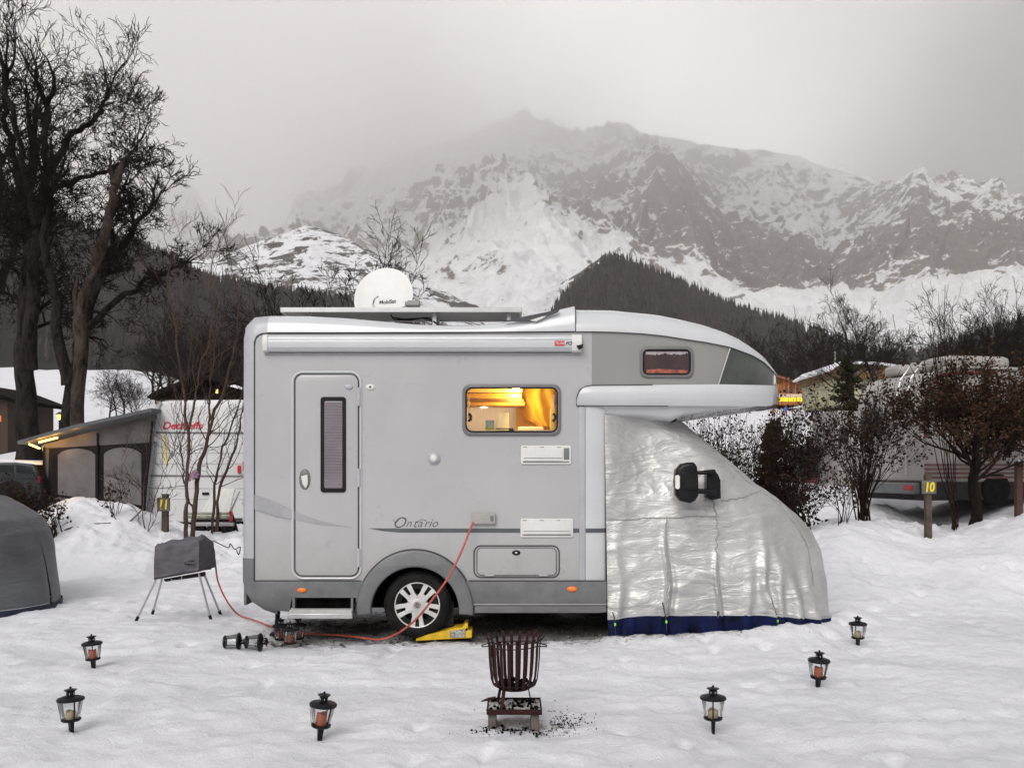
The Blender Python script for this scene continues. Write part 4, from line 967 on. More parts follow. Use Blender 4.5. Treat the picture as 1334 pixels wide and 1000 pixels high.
# ================================================================== thermal cover over the cab
cv = thing('cab_cover', 'silver thermal cover with blue hem strapped over the cab of the motorhome', 'cover', (2.2, YC, 0))
SIL = [(541, 872), (545, 886), (577, 925), (608, 960), (632, 985), (648, 1009), (672, 1037), (695, 1056), (720, 1068), (750, 1076), (780, 1080.5), (800, 1082), (840, 1082)]
SILVER = bpy.data.materials.new('silver_cover_cloth'); SILVER.use_nodes = True
def silver(mat, c1, c2, rough, metal):
    T = NT(mat.node_tree); b = mat.node_tree.nodes['Principled BSDF']; v = T.n('ShaderNodeTexCoord').outputs['Object']
    n = T.noise(v, 1.8, 6, 0.6, 0.5); n2 = T.noise(v, 11, 5, 0.65, 1.2)
    mp = T.n('ShaderNodeMapping'); T.link(v, mp.inputs[0]); mp.inputs['Rotation'].default_value = (0, R(35), 0); mp.inputs['Scale'].default_value = (1.0, 1.0, 3.2)
    n3 = T.noise(mp.outputs[0], 2.6, 4, 0.55, 1.0)
    T.link(T.mix(T.ramp(n, [(0.3, 0.0), (0.7, 1.0)]), c2, c1), b.inputs['Base Color'])
    T.link(T.math('ADD', rough, T.math('MULTIPLY', n2, 0.18)), b.inputs['Roughness'])
    b.inputs['Metallic'].default_value = metal
    h = T.math('ADD', T.math('MULTIPLY', n3, 1.0), T.math('ADD', T.math('MULTIPLY', n2, 0.10), T.math('MULTIPLY', T.noise(v, 45, 3, 0.6), 0.02)))
    bp = T.n('ShaderNodeBump', inp={'Strength': 0.6, 'Distance': 0.045, 'Height': h}); T.link(bp.outputs[0], b.inputs['Normal'])
silver(SILVER, (0.58, 0.57, 0.56), (0.43, 0.425, 0.42), 0.37, 0.55)
SIL_IN = pm('cover_piping', (0.30, 0.30, 0.30), 0.6)
NAVY = pm('navy_hem', (0.004, 0.008, 0.048), 0.7, spec=0.15, var=0.4, ns=5, bump=1, bs=12)
def cover_outline(py, hw, p, klen, yc=YC, xb=PX(788), sil=SIL, ref=9.75):
    tgt = ip(sil, py); lo, hi = xb + 0.1, xb + 5
    for _ in range(36):
        xe = (lo + hi) / 2; xs_ = max(xb, xe - klen); X = np.linspace(xs_, xe, 160)
        Yn = yc - hw * (1 - ((X - xs_) / (xe - xs_)) ** p) ** (1 / p)
        if (667 + F * X / Yn).max() > tgt: hi = xe
        else: lo = xe
    return lo, max(xb, lo - klen)
def cover_rows(pys, refY, npt=150):
    rows = []
    for py in pys:
        k = sst(560, 700, py); hw = 0.86 + (1.065 - 0.86) * float(sst(541, 690, py)); p = 3.2 - 0.8 * float(k); kl = 0.55 + 0.75 * float(k)
        xe, xs_ = cover_outline(py, hw, p, kl); xb = PX(788) + (PX(792) - PX(788)) * (py - 541) / 267
        z = PZ(py, 9.35); row = []
        for i in range(npt + 1):
            t = i / npt
            if t < 0.5: X = xb + (xs_ - xb) * t * 2; Y = YC - hw
            else:
                a = (t - 0.5) * 2 * math.pi / 2; X = xs_ + (xe - xs_) * abs(math.sin(a)) ** (2 / p); Y = YC - hw * abs(math.cos(a)) ** (2 / p)
            row.append([X, Y, z])
        # pull the rear edge out flush with the pillar
        for q in row:
            e = math.exp(-((q[0] - xb) / 0.28) ** 2); q[1] = q[1] + (Y0 + 0.02 - q[1]) * e
        rows.append(row)
    return rows
pys = list(np.linspace(541, 800, 130)); rows = cover_rows(pys, 9.35)
G = np.array(rows)
pxg = 667 + F * G[..., 0] / G[..., 1]; pyg = np.repeat(np.array(pys)[:, None], G.shape[1], 1)
# creases: folds hanging at the straps and slanting tension wrinkles
amp = 0.0
fold = np.zeros_like(pxg)
for c0, w0, a0, y0_ in ((868, 3.2, 0.055, 660), (935, 3.0, 0.030, 650), (1003, 4.5, 0.075, 670), (1036, 7, 0.055, 680), (805, 6, 0.022, 640), (1020, 5, 0.04, 690), (975, 5, 0.025, 700), (1060, 5, 0.04, 700)):
    cc = c0 - 14 * np.clip((800 - pyg) / 110, 0, 2) * (1 if c0 > 990 else 0.05) + 3 * np.sin(pyg / 17 + c0)
    fold += 1.35 * a0 * np.exp(-((pxg - cc) / w0) ** 2) * sst(y0_, 800, pyg); fold -= a0 * 0.7 * np.exp(-((pxg - cc - w0 * 2.1) / (w0 * 1.3)) ** 2) * sst(y0_, 800, pyg)
u1 = G[..., 0] * 0.9 + G[..., 1] * 1.0; zz = G[..., 2]
wr = (ridged(u1 * 1.5 + zz * 1.3, zz * 2.2 - u1 * 0.8, 3, 5) - 0.4) * 0.035 + (ridged(u1 * 3.6 - zz * 1.2, zz * 5.0 + u1 * 1.4, 3, 9) - 0.4) * 0.018
wr2 = (fbm(u1 * 7, zz * 9, 3, 19) - 0.5) * 0.012
edge = sst(788, 802, pxg)
dsp = (fold + wr * 0.75 + wr2 * 0.3) * (0.3 + 0.7 * edge)
cxn = np.stack([np.gradient(G[..., 1], axis=1), -np.gradient(G[..., 0], axis=1)], -1); cxn /= (np.linalg.norm(cxn, axis=-1, keepdims=True) + 1e-9)
G[..., 0] += cxn[..., 0] * dsp * 1.0; G[..., 1] += cxn[..., 1] * dsp
G[..., 2] += (np.interp(pxg, [788, 840, 1000, 1045, 1082], [0.185, 0.225, 0.225, 0.18, 0.120]) - 0.223) * sst(690, 800, pyg)
mb = MB().grid(G.tolist()); mb2 = MB().grid(G.tolist()); cover_near = mb
n_far = [[(x, 2 * YC - y, z) for x, y, z in r_] for r_ in G.tolist()]
mb.grid(n_far)
panel = mb.build('cover_cloth', SILVER, cv, angle=80)
# cloth top over the cab roof, under the alcove
topr = G[0]; MB().grid([[tuple(p) for p in topr], [(p[0], YC, p[2] + 0.02) for p in topr], [(p[0], 2 * YC - p[1], p[2]) for p in topr]]).build('cover_top', SILVER, cv, angle=80)
# hem skirt down to the snow
hb = G[-1]; rows = []
for k in range(7):
    t = k / 6; row = []
    for i, p in enumerate(hb):
        w_ = 0.035 * math.sin(i * 0.21) + 0.02 * math.sin(i * 0.55 + 1) + 0.012 * math.sin(i * 1.3)
        row.append((p[0] + (0.02 + w_ * 0.4) * t * (1 if p[0] > 2.9 else 0.1), p[1] - (0.012 + w_ * t) * (1 if p[1] < 10.2 else 0), p[2] + 0.012 + (-0.05 - p[2]) * t))
    rows.append(row)
mb = MB().grid(rows); mb.grid([[(x, 2 * YC - y, z) for x, y, z in r_] for r_ in rows]); hemo = mb.build('cover_hem', NAVY, cv, angle=80)
# piping: hem line, seams
def surf(px, py):
    i = int(np.argmin(np.abs(np.array(pys) - py))); j = int(np.argmin(np.abs(pxg[i][:140] - px))); p = G[i, j]; return (p[0], p[1] - 0.006, p[2])
def seam(name, pts, r_=0.005, mat=SIL_IN, n=26):
    MB().tube([surf(a, b) for a, b in dens(pts, n)], r_, 5).build(name, mat, cv)
MB().tube([(p[0], p[1] - 0.014, p[2] + 0.01) for p in hb[:142:2]], 0.008, 5).build('hem_piping', M['corner'], cv)
seam('cover_seam', [(791, 676), (850, 674), (934, 671)]); seam('cover_seam', [(927, 650), (934, 672), (936, 798)], 0.006)
seam('cover_seam', [(940, 652), (968, 647), (988, 640)], 0.006); seam('cover_seam', [(890, 550), (925, 582), (958, 613), (984, 637)], 0.005)
seam('cover_seam', [(868, 672), (869, 735), (867, 798)], 0.005)
seam('cover_seam', [(989, 640), (1012, 655), (1035, 684), (1053, 715), (1062, 760)], 0.005)
STR = pm('strap_black', (0.03, 0.03, 0.03), 0.7); LIME = pm('lime_toggle', (0.25, 0.75, 0.05), 0.45)
for px, yt, yb_ in ((801, 798, 810), (866, 790, 806), (1012, 786, 799)):
    p1 = Vector(surf(px - 4, yt - 8)); p2 = Vector(surf(px, 799)); p3 = p2 + Vector((0.01, -0.02, -0.17))
    s_ = MB().tube([p1, p2 + Vector((0, -0.02, 0)), p2 + Vector((0, -0.045, -0.05)), p3], 0.005, 5).build('strap', STR, cv)
    q = p2 + Vector((0.0, -0.05, -0.035)); MB().box(q - Vector((0.009, 0.008, 0.018)), q + Vector((0.010, 0.008, 0.012))).build('toggle', LIME, s_, 0.006)
MB().box(Vector(surf(935, 796)) - Vector((0.008, 0.02, 0.05)), Vector(surf(935, 796)) + Vector((0.01, 0, 0.02))).build('zip_pull', STR, cv)
# wing mirror
ym = 8.98
wm = MB(); Y_ = 9.0
def mz(a, b, Y=9.0): return (PX(a, Y), PZ(b, Y))
mirr = cut('wing_mirror', [(886, 604), (895, 602), (903, 602), (907, 608), (908.5, 625), (908.5, 645), (905, 651), (898, 655), (885, 652), (879, 644), (877.5, 628), (879, 612)], M['black'], 8.92, 0.16, mh, bevel=0.035, Y=9.0)
cut('mirror_indicator', rr(878, 618.5, 883.5, 636.5, 2.4), pm('lamp_lens', (0.75, 0.72, 0.66), 0.2), 8.905, 0.04, mirr, bevel=0.006, Y=9.0)
cut('mirror_face', rr(888, 616, 906, 637, 3), M['rubber'], 8.908, 0.02, mirr, bevel=0.004, Y=9.0)
for pts in ([(889, 614.5), (930, 611.5), (930, 617.5), (889, 618.5)], [(889, 635), (930, 637), (930, 644.5), (889, 641)]): cut('mirror_arm', pts, M['black'], 8.96, 0.10, mirr, bevel=0.018, Y=9.05)
cut('mirror_foot', [(920, 612), (930, 611), (935, 618), (938, 625), (938.5, 649), (926, 651), (920, 647)], M['black'], 9.06, 0.16, mirr, bevel=0.02, Y=9.1)
# ================================================================== trees and shrubs
def tree_mesh(name, lines, mat, parent, minside=3, rmin=0.003):
    V = []; Fq = []; nb = 0
    for pts, rs in lines:
        rs = [max(q, rmin) for q in rs]
        n = 3 if rs[0] < 0.03 else (5 if rs[0] < 0.12 else (9 if rs[0] < 0.3 else 16)); n = max(n, minside)
        P = np.array(pts, float); r_ = np.array(rs, float); m = len(P)
        t = np.gradient(P, axis=0); t /= np.linalg.norm(t, axis=1, keepdims=True) + 1e-9
        a = np.where(np.abs(t[:, 2:3]) < 0.9, np.array([[0, 0, 1.0]]), np.array([[1.0, 0, 0]]))
        u = np.cross(t, np.repeat(a[:1], m, 0)); u /= np.linalg.norm(u, axis=1, keepdims=True) + 1e-9; w_ = np.cross(t, u)
        an = np.arange(n) * 2 * np.pi / n
        rr_ = r_[:, None, None]
        if r_[0] > 0.15:
            rr_ = rr_ * (1 + 0.22 * (vn(an[None, :] * 1.3 + P[:, 2:3] * 0.4, P[:, 2:3] * 1.1 + 7, 3) - 0.5))[:, :, None]
        V.append((P[:, None, :] + rr_ * (u[:, None, :] * np.cos(an)[None, :, None] + w_[:, None, :] * np.sin(an)[None, :, None])).reshape(-1, 3))
        i = np.arange(m - 1)[:, None] * n; k = np.arange(n)[None, :]; k2 = (k + 1) % n
        Fq.append(np.stack([i + k, i + k2, i + n + k2, i + n + k], -1).reshape(-1, 4) + nb); nb += m * n
    o = np_mesh(name, np.concatenate(V), np.concatenate(Fq), mat, True)
    if parent is not None: o.parent = parent
    return o
def grow(rng, lines, p, d, L, r, lvl, wander=0.25, up=0.06, seg=5, kids=(3, 5), spread=0.75, shrink=0.62, tips=None, droop=0.0):
    pts = [p.copy()]; rs = [r]; d = d / np.linalg.norm(d); q = p.copy(); dirs = [d]
    for i in range(seg):
        d = d + rng.normal(0, wander, 3) * (0.6 + 0.4 * i / seg) / math.sqrt(seg) * 1.6 + np.array([0, 0, up - droop * i / seg]); d /= np.linalg.norm(d)
        q = q + d * L / seg; pts.append(q.copy()); rs.append(r * (1 - 0.55 * (i + 1) / seg) if lvl > 0 else r * (1 - 0.75 * (i + 1) / seg)); dirs.append(d)
    lines.append((pts, rs))
    if lvl <= 0:
        if tips is not None: tips += [(pts[k], dirs[k]) for k in range(1, seg + 1)]
        return
    n = rng.integers(kids[0], kids[1] + 1)
    for k in range(n):
        f = 1.0 if k == 0 else rng.uniform(0.35, 1.0); x = f * seg; i = min(int(x), seg - 1); g = x - i
        s_ = np.array(pts[i]) * (1 - g) + np.array(pts[i + 1]) * g; rd = rs[i] * (1 - g) + rs[i + 1] * g
        b = dirs[min(i + 1, seg)]; sd = rng.normal(0, 1, 3); sd -= b * sd.dot(b); sd /= np.linalg.norm(sd) + 1e-9
        a = rng.uniform(0.25, 0.9) * spread * (0.55 if k == 0 else 1.0)
        grow(rng, lines, s_, b * math.cos(a) + sd * math.sin(a), L * shrink * rng.uniform(0.75, 1.2), rd * (0.86 if k == 0 else rng.uniform(0.5, 0.72)), lvl - 1, wander, up, seg if lvl > 2 else max(3, seg - 1), kids, spread, shrink, tips, droop)
def leaf_mesh(name, rng, tips, n, size, mat, parent, spread=0.06, hang=0.4):
    T_ = np.array([t[0] for t in tips]); idx = rng.integers(0, len(T_), n); c = T_[idx] + rng.normal(0, spread, (n, 3))
    a = rng.normal(0, 1, (n, 3)); a[:, 2] -= hang; a /= np.linalg.norm(a, axis=1, keepdims=True); b = np.cross(a, rng.normal(0, 1, (n, 3))); b /= np.linalg.norm(b, axis=1, keepdims=True) + 1e-9
    nn = np.cross(a, b); s_ = size * rng.uniform(0.5, 1.3, (n, 1)); w_ = s_ * rng.uniform(0.25, 0.45, (n, 1)); cu_ = s_ * rng.uniform(-0.3, 0.3, (n, 1))
    P = [c, c + a * s_ * 0.5 + b * w_ + nn * cu_, c + a * s_ + nn * cu_ * 0.5, c + a * s_ * 0.5 - b * w_ + nn * cu_]
    V = np.stack(P, 1).reshape(-1, 3); Fq = np.arange(n * 4).reshape(-1, 4)[:, [0, 1, 2, 3]]
    o = np_mesh(name, V, Fq, mat, False)
    if parent is not None: o.parent = parent
    return o
def bark(name, c1, c2, ns=3.0, b=0.8):
    m = bpy.data.materials.new(name); m.use_nodes = True; T = NT(m.node_tree); bs = m.node_tree.nodes['Principled BSDF']; v = T.n('ShaderNodeTexCoord').outputs['Object']
    mp = T.n('ShaderNodeMapping'); T.link(v, mp.inputs[0]); mp.inputs['Scale'].default_value = (1, 1, 0.45)
    n = T.noise(mp.outputs[0], ns, 7, 0.7, 0.8); n2 = T.noise(mp.outputs[0], ns * 6, 5, 0.7)
    T.link(T.mix(T.ramp(n, [(0.35, 0.0), (0.66, 1.0)]), c1, c2), bs.inputs['Base Color']); bs.inputs['Roughness'].default_value = 0.95; bs.inputs['Specular IOR Level'].default_value = 0.06
    bp = T.n('ShaderNodeBump', inp={'Strength': 1.0, 'Distance': 0.10, 'Height': T.math('ADD', n, T.math('MULTIPLY', n2, 0.6))}); T.link(bp.outputs[0], bs.inputs['Normal']); return m
BARKD = bark('dark_bark', (0.010, 0.008, 0.008), (0.032, 0.026, 0.023)); BARKM = bark('mossy_bark', (0.008, 0.0065, 0.0065), (0.044, 0.037, 0.033), 3.6)
SNAG = bark('bleached_dead_wood', (0.012, 0.010, 0.009), (0.090, 0.070, 0.060), 3.0); SAP = bark('brown_sapling_bark', (0.075, 0.050, 0.040), (0.15, 0.105, 0.085), 6)
TWIG = bark('twig_bark', (0.018, 0.013, 0.012), (0.040, 0.028, 0.023), 6); REDTW = bark('russet_twig', (0.022, 0.014, 0.011), (0.050, 0.032, 0.025), 6)
LEAF = pm('dead_beech_leaf', (0.020, 0.013, 0.010), 0.8, spec=0.08, var=0.4, ns=7, col2=(0.070, 0.036, 0.021)); LEAFD = pm('withered_leaf', (0.018, 0.011, 0.008), 0.85, spec=0.08, var=0.4, ns=8, col2=(0.044, 0.027, 0.019))
def AT(px, py, Y): return np.array([PX(px, Y), Y, PZ(py, Y)])

# ---- the big bare maples at the left
def big_tree(label, Y, px0, base_r, stems, seed, mat=BARKM, lvl=5, snow=False, kids=(2, 4), shrink=0.66):
    x0 = PX(px0, Y); z0 = gz1(x0, Y) - 0.25
    t = thing('bare_maple', label, 'tree', (x0, Y, z0)); rng = np.random.default_rng(seed); lines = []; org = np.array([x0, Y, z0])
    fine = []; thick = []
    for (pts, r0, r1, L) in stems:
        P = np.array([AT(a, b, Y) + np.array([0, c, 0]) for a, b, c in pts]); 
        tt = np.linspace(0, 1, len(pts)); u = np.linspace(0, 1, len(pts) * 5)
        Q = np.stack([np.interp(u, tt, P[:, k]) for k in range(3)], -1) + (np.stack([fbm(u * 9, u * 0 + seed + k, 2, 3 + k) for k in range(3)], -1) - 0.5) * 0.30 * np.minimum(1, u * 5)[:, None]
        rs = r0 + (r1 - r0) * u ** 0.8; rs[0] *= 1.35; rs[1] *= 1.15
        thick.append((list(Q - org), list(rs)))
        n = len(Q)
        for k in range(int(n * 1.05)):
            f = rng.uniform(0.42, 1.0); i = min(int(f * (n - 1)), n - 2); p = Q[i]; d = Q[i + 1] - Q[i]; d /= np.linalg.norm(d)
            sd = rng.normal(0, 1, 3); sd[2] = abs(sd[2]) * 0.3; sd -= d * sd.dot(d); sd /= np.linalg.norm(sd)
            a = rng.uniform(0.5, 1.15); grow(rng, fine, p - org, d * math.cos(a) + sd * math.sin(a), L * rng.uniform(0.5, 1.0) * (1.15 - 0.5 * f), min(0.07, rs[i] * rng.uniform(0.22, 0.42)), lvl - 1 - (f > 0.85), 0.46, 0.02, 6, kids, 1.25, shrink)
        for k in range(3):
            d = Q[-1] - Q[-2]; d = d / np.linalg.norm(d) + rng.normal(0, 0.35, 3); grow(rng, fine, Q[-1] - org, d, L * 0.85, rs[-1] * 0.8, lvl - 1, 0.36, 0.05, 6, kids, 0.9, shrink)
    tree_mesh('trunk', thick, mat, t); tree_mesh('crown', fine, BARKD, t, rmin=0.0075); return t
big_tree('tallest bare maple with thick dark trunk, rising behind the dark parked car', 26, 34, 0.5,
         [([(40, 610, 0), (36, 540, 0), (34, 470, 0), (33, 400, 0), (32, 330, 0.2), (30, 260, 0.4), (34, 190, 0.5)], 0.34, 0.13, 1.45),
          ([(36, 480, 0), (55, 380, -0.4), (62, 300, -0.6), (78, 220, -0.7), (82, 158, -0.8)], 0.22, 0.08, 1.45),
          ([(62, 300, -0.6), (58, 230, -1.0), (44, 160, -1.2), (40, 128, -1.2)], 0.12, 0.05, 1.3),
          ([(30, 300, 0.3), (10, 220, 0.6), (-10, 165, 0.9), (-18, 120, 1)], 0.14, 0.06, 1.3),
          ([(78, 240, -0.7), (100, 180, -0.3), (126, 142, 0.2), (134, 118, 0.4)], 0.11, 0.04, 1.25),
          ([(70, 260, -0.6), (105, 232, 0.0), (140, 200, 0.8), (160, 175, 1.1)], 0.09, 0.03, 1.0)], 11)
big_tree('gnarled bare maple with two spotted stems, right behind the sloping awning roof', 24.5, 92, 0.5,
         [([(84, 612, 0), (90, 560, 0), (92, 500, 0), (98, 440, 0.1), (118, 380, 0.3), (140, 330, 0.3), (168, 290, 0.3), (190, 262, 0.3)], 0.26, 0.05, 0.95),
          ([(92, 500, 0), (78, 430, -0.3), (76, 360, -0.5), (72, 290, -0.6), (84, 240, -0.5)], 0.18, 0.06, 1.1),
          ([(100, 440, 0), (150, 380, 0.5), (185, 350, 0.9), (222, 330, 1.0)], 0.11, 0.03, 0.75),
          ([(110, 400, 0.2), (132, 320, 0.4), (138, 270, 0.5), (150, 232, 0.5)], 0.11, 0.035, 0.85)], 23, lvl=5)
big_tree('bare maple cut by the left edge of the picture, snow slope beneath it', 30, -40, 0.5,
         [([(-30, 590, 0), (-24, 480, 0), (-12, 380, 0), (-6, 300, 0), (0, 220, 0)], 0.34, 0.11, 1.5), ([(-14, 400, 0), (8, 330, 0.4), (22, 270, 0.6)], 0.2, 0.06, 1.5)], 37)
Ys = 23.6; x0 = PX(104, Ys)
t = thing('dead_snag', 'bleached broken dead trunk with a forked tip, leaning among the bare maples', 'tree', (x0, Ys, gz1(x0, Ys) - 0.2)); org = np.array(t.location); ln = []
def pl_(pts, r0, r1, Y, org, seed=1, j=0.05):
    P = np.array([AT(a, b, Y) for a, b in pts]); tt = np.linspace(0, 1, len(pts)); u = np.linspace(0, 1, len(pts) * 5)
    Q = np.stack([np.interp(u, tt, P[:, k]) for k in range(3)], -1) + (np.stack([fbm(u * 14, u * 0 + seed + k, 3, 3 + k) for k in range(3)], -1) - 0.5) * j
    rs = (r0 + (r1 - r0) * u) * (1 + 0.35 * (vn(u * 16, u * 0 + seed, 8) - 0.5)); return (list(Q - org), list(rs))
ln = [pl_([(100, 600), (104, 470), (104, 420), (114, 370), (126, 340), (140, 300), (147, 262), (150, 240)], 0.20, 0.10, Ys, org, 1, 0.2), pl_([(150, 240), (157, 220), (167, 204)], 0.12, 0.05, Ys, org, 2), pl_([(149, 246), (145, 225), (143, 196)], 0.10, 0.03, Ys, org, 3), pl_([(104, 420), (98, 385), (102, 360)], 0.12, 0.02, Ys, org, 4)]
tree_mesh('trunk', ln, SNAG, t)

# ---- thin saplings in front of the caravan
def sapling(label, Y, base, lines_, seed, twigs=26, tl=0.75):
    x0 = PX(base, Y); z0 = gz1(x0, Y) - 0.1; t = thing('sapling', label, 'tree', (x0, Y, z0)); org = np.array([x0, Y, z0]); rng = np.random.default_rng(seed); th = []; fi = []
    for pts, r0, r1 in lines_:
        q = pl_(pts, r0 * 0.78, r1 * 0.9, Y, org, seed + len(th), 0.09); th.append(q); n = len(q[0])
        for k in range(twigs):
            i = int(n * rng.uniform(0.25, 0.98)); i = min(i, n - 2); d = np.array(q[0][i + 1]) - np.array(q[0][i]); d /= np.linalg.norm(d) + 1e-9
            sd = rng.normal(0, 1, 3); sd -= d * sd.dot(d); sd /= np.linalg.norm(sd); a = rng.uniform(0.4, 1.0)
            grow(rng, fi, np.array(q[0][i]), d * math.cos(a) + sd * math.sin(a), tl * rng.uniform(0.4, 1.1), q[1][i] * 0.38, 2, 0.3, 0.10, 4, (2, 3), 0.7, 0.6)
        d = np.array(q[0][-1]) - np.array(q[0][-3]); grow(rng, fi, np.array(q[0][-1]), d, tl, q[1][-1], 3, 0.3, 0.1, 4, (2, 3), 0.6, 0.65)
    tree_mesh('stem', th, SAP, t); tree_mesh('twigs', fi, SAP, t); return t
sapling('brown double-stemmed sapling standing right of the post numbered 11', 15.6, 243, [([(240, 708), (243, 660), (244, 619), (244, 565), (238, 511), (229, 430), (216, 372)], 0.050, 0.014), ([(244, 568), (254, 519), (258, 492), (270, 451), (280, 400), (276, 350)], 0.032, 0.011)], 5, 15)
sapling('brown forked sapling leaning right against the white caravan', 16.2, 252, [([(250, 712), (252, 665), (259, 605), (273, 560), (286, 519), (300, 478), (309, 440), (312, 395)], 0.060, 0.014), ([(272, 562), (274, 530), (275, 492), (281, 446), (290, 395)], 0.030, 0.010), ([(252, 668), (238, 620), (236, 575)], 0.03, 0.012)], 6, 15)
sapling('slender sapling close to the rear corner of the motorhome', 16.8, 284, [([(276, 700), (281, 632), (291, 581), (308, 538), (318, 500)], 0.040, 0.012), ([(281, 690), (286, 634), (302, 592), (311, 560), (320, 520)], 0.042, 0.012)], 7, 10)
sapling('low thin bush of bare shoots in front of the grey awning tent', 15.8, 198, [([(188, 700), (186, 640), (190, 600), (193, 560)], 0.014, 0.005), ([(190, 700), (200, 650), (215, 610), (225, 590)], 0.012, 0.004), ([(186, 702), (176, 660), (160, 640)], 0.010, 0.004), ([(188, 704), (205, 670), (232, 628)], 0.010, 0.004)], 8, 9, 0.45)

# ---- background bare trees: a few kinds, copied
def proto_tree(seed, H, r, lvl, spread, up=0.05, mat=BARKD, label='', kids=(3, 5), name='bare_tree'):
    rng = np.random.default_rng(seed); t = thing(name, label, 'tree'); th = []; fi = []
    P = [np.zeros(3)]; d = np.array([rng.normal(0, .06), rng.normal(0, .06), 1.0]); n = 9; h = H * 0.66
    for i in range(n): d = d + rng.normal(0, 0.07, 3); d /= np.linalg.norm(d); P.append(P[-1] + d * h / n)
    rs = [r * (1 - 0.75 * i / n) for i in range(n + 1)]; rs[0] *= 1.3; th.append((P, rs))
    for k in range(24):
        f = 0.22 + 0.78 * k / 24; x = f * n; i = min(int(x), n - 1); s_ = P[i] + (P[i + 1] - P[i]) * (x - i); a = rng.uniform(0, 6.28)
        sd = np.array([math.cos(a), math.sin(a), rng.uniform(0.35, 1.1)]); grow(rng, fi, s_, sd, H * 0.27 * rng.uniform(0.7, 1.15) * (1.15 - 0.45 * f), rs[i] * 0.45, lvl, 0.28, up, 5, kids, spread, 0.60)
    grow(rng, fi, P[-1], d, H * 0.2, rs[-1], lvl, 0.25, up, 5, kids, spread, 0.62)
    tree_mesh('trunk', th, mat, t, 7); tree_mesh('crown', fi, mat, t, rmin=0.010); return t
def put(src, first, px, Y, label, rz, s, group=None, dz=-0.15, tilt=0.0):
    x = PX(px, Y); z = gz1(x, Y) + dz
    if first: src.location = (x, Y, z); src.rotation_euler = (tilt, 0, rz); src.scale = (s, s, s); src['label'] = label; return tag(src, group=group)
    return copy_thing(src, (x, Y, z), label=label, group=group, scale=(s, s, s), rot=(tilt, 0, rz))
tA = proto_tree(101, 10.0, 0.18, 4, 1.0, 0.03, kids=(2, 4)); tB = proto_tree(102, 10.0, 0.15, 4, 0.95, 0.05, kids=(2, 4)); tC = proto_tree(103, 10.0, 0.12, 3, 0.55, 0.12, mat=TWIG, kids=(2, 4))
put(tA, True, 436, 31, 'spreading bare tree whose crown shows behind the satellite dish', 0.3, 0.86)
put(tB, True, 402, 36, 'smaller bare tree left of the satellite dish', 1.9, 0.80)
put(tA, False, 1112, 62, 'tall pale-twigged bare tree in front of the yellow house', 2.2, 0.98)
put(tB, False, 1146, 60, 'round-headed bare tree right of the yellow house', 0.7, 0.84)
put(tC, True, 1056, 84, 'slim bare tree beside the wooden ski lodge', 0.4, 1.0)
put(tC, False, 1070, 92, 'slim bare tree nearest the yellow house, among the skiers', 1.4, 0.9)
for i, (px, Y, s_, k) in enumerate([(1238, 44, 0.70, 0), (1262, 42, 0.92, 1), (1286, 46, 1.0, 2), (1306, 43, 0.90, 0), (1332, 45, 0.98, 1), (1352, 43, 0.95, 2), (1322, 52, 1.0, 1), (1274, 52, 0.95, 0), (1250, 54, 0.85, 2), (1296, 55, 1.05, 1)]):
    put((tA, tB, tC)[k], False, px, Y, 'dark bare tree in the thicket above the cream parked motorhome', i * 1.3, s_ * 0.74, 'bare trees of the thicket on the right')
for i, (px, Y, s_, k) in enumerate([(143, 78, 0.48, 0), (152, 80, 0.44, 1), (162, 76, 0.5, 0), (172, 80, 0.46, 2), (181, 78, 0.40, 1)]):
    put((tA, tB, tC)[k], False, px, Y, 'small bare tree in the row on the snow slope above the tent', i * 2.1, s_, 'row of small bare trees on the snow slope')
rng = np.random.default_rng(77)
for i in range(20):
    px = 196 + 9.0 * i + rng.uniform(-5, 5); Y = rng.uniform(95, 150)
    put((tA, tB, tC)[i % 3], False, px, Y, 'bare tree at the foot of the dark slope behind the chalet', rng.uniform(0, 6), rng.uniform(0.9, 1.5), 'bare trees behind the chalet')
for i in range(16):
    px = 940 + 15 * i + rng.uniform(-6, 6); Y = rng.uniform(150, 210)
    put((tA, tB, tC)[i % 3], False, px, Y, 'bare tree at the foot of the wooded hill behind the ski lodge', rng.uniform(0, 6), rng.uniform(1.0, 1.7), 'bare trees at the foot of the wooded hill')

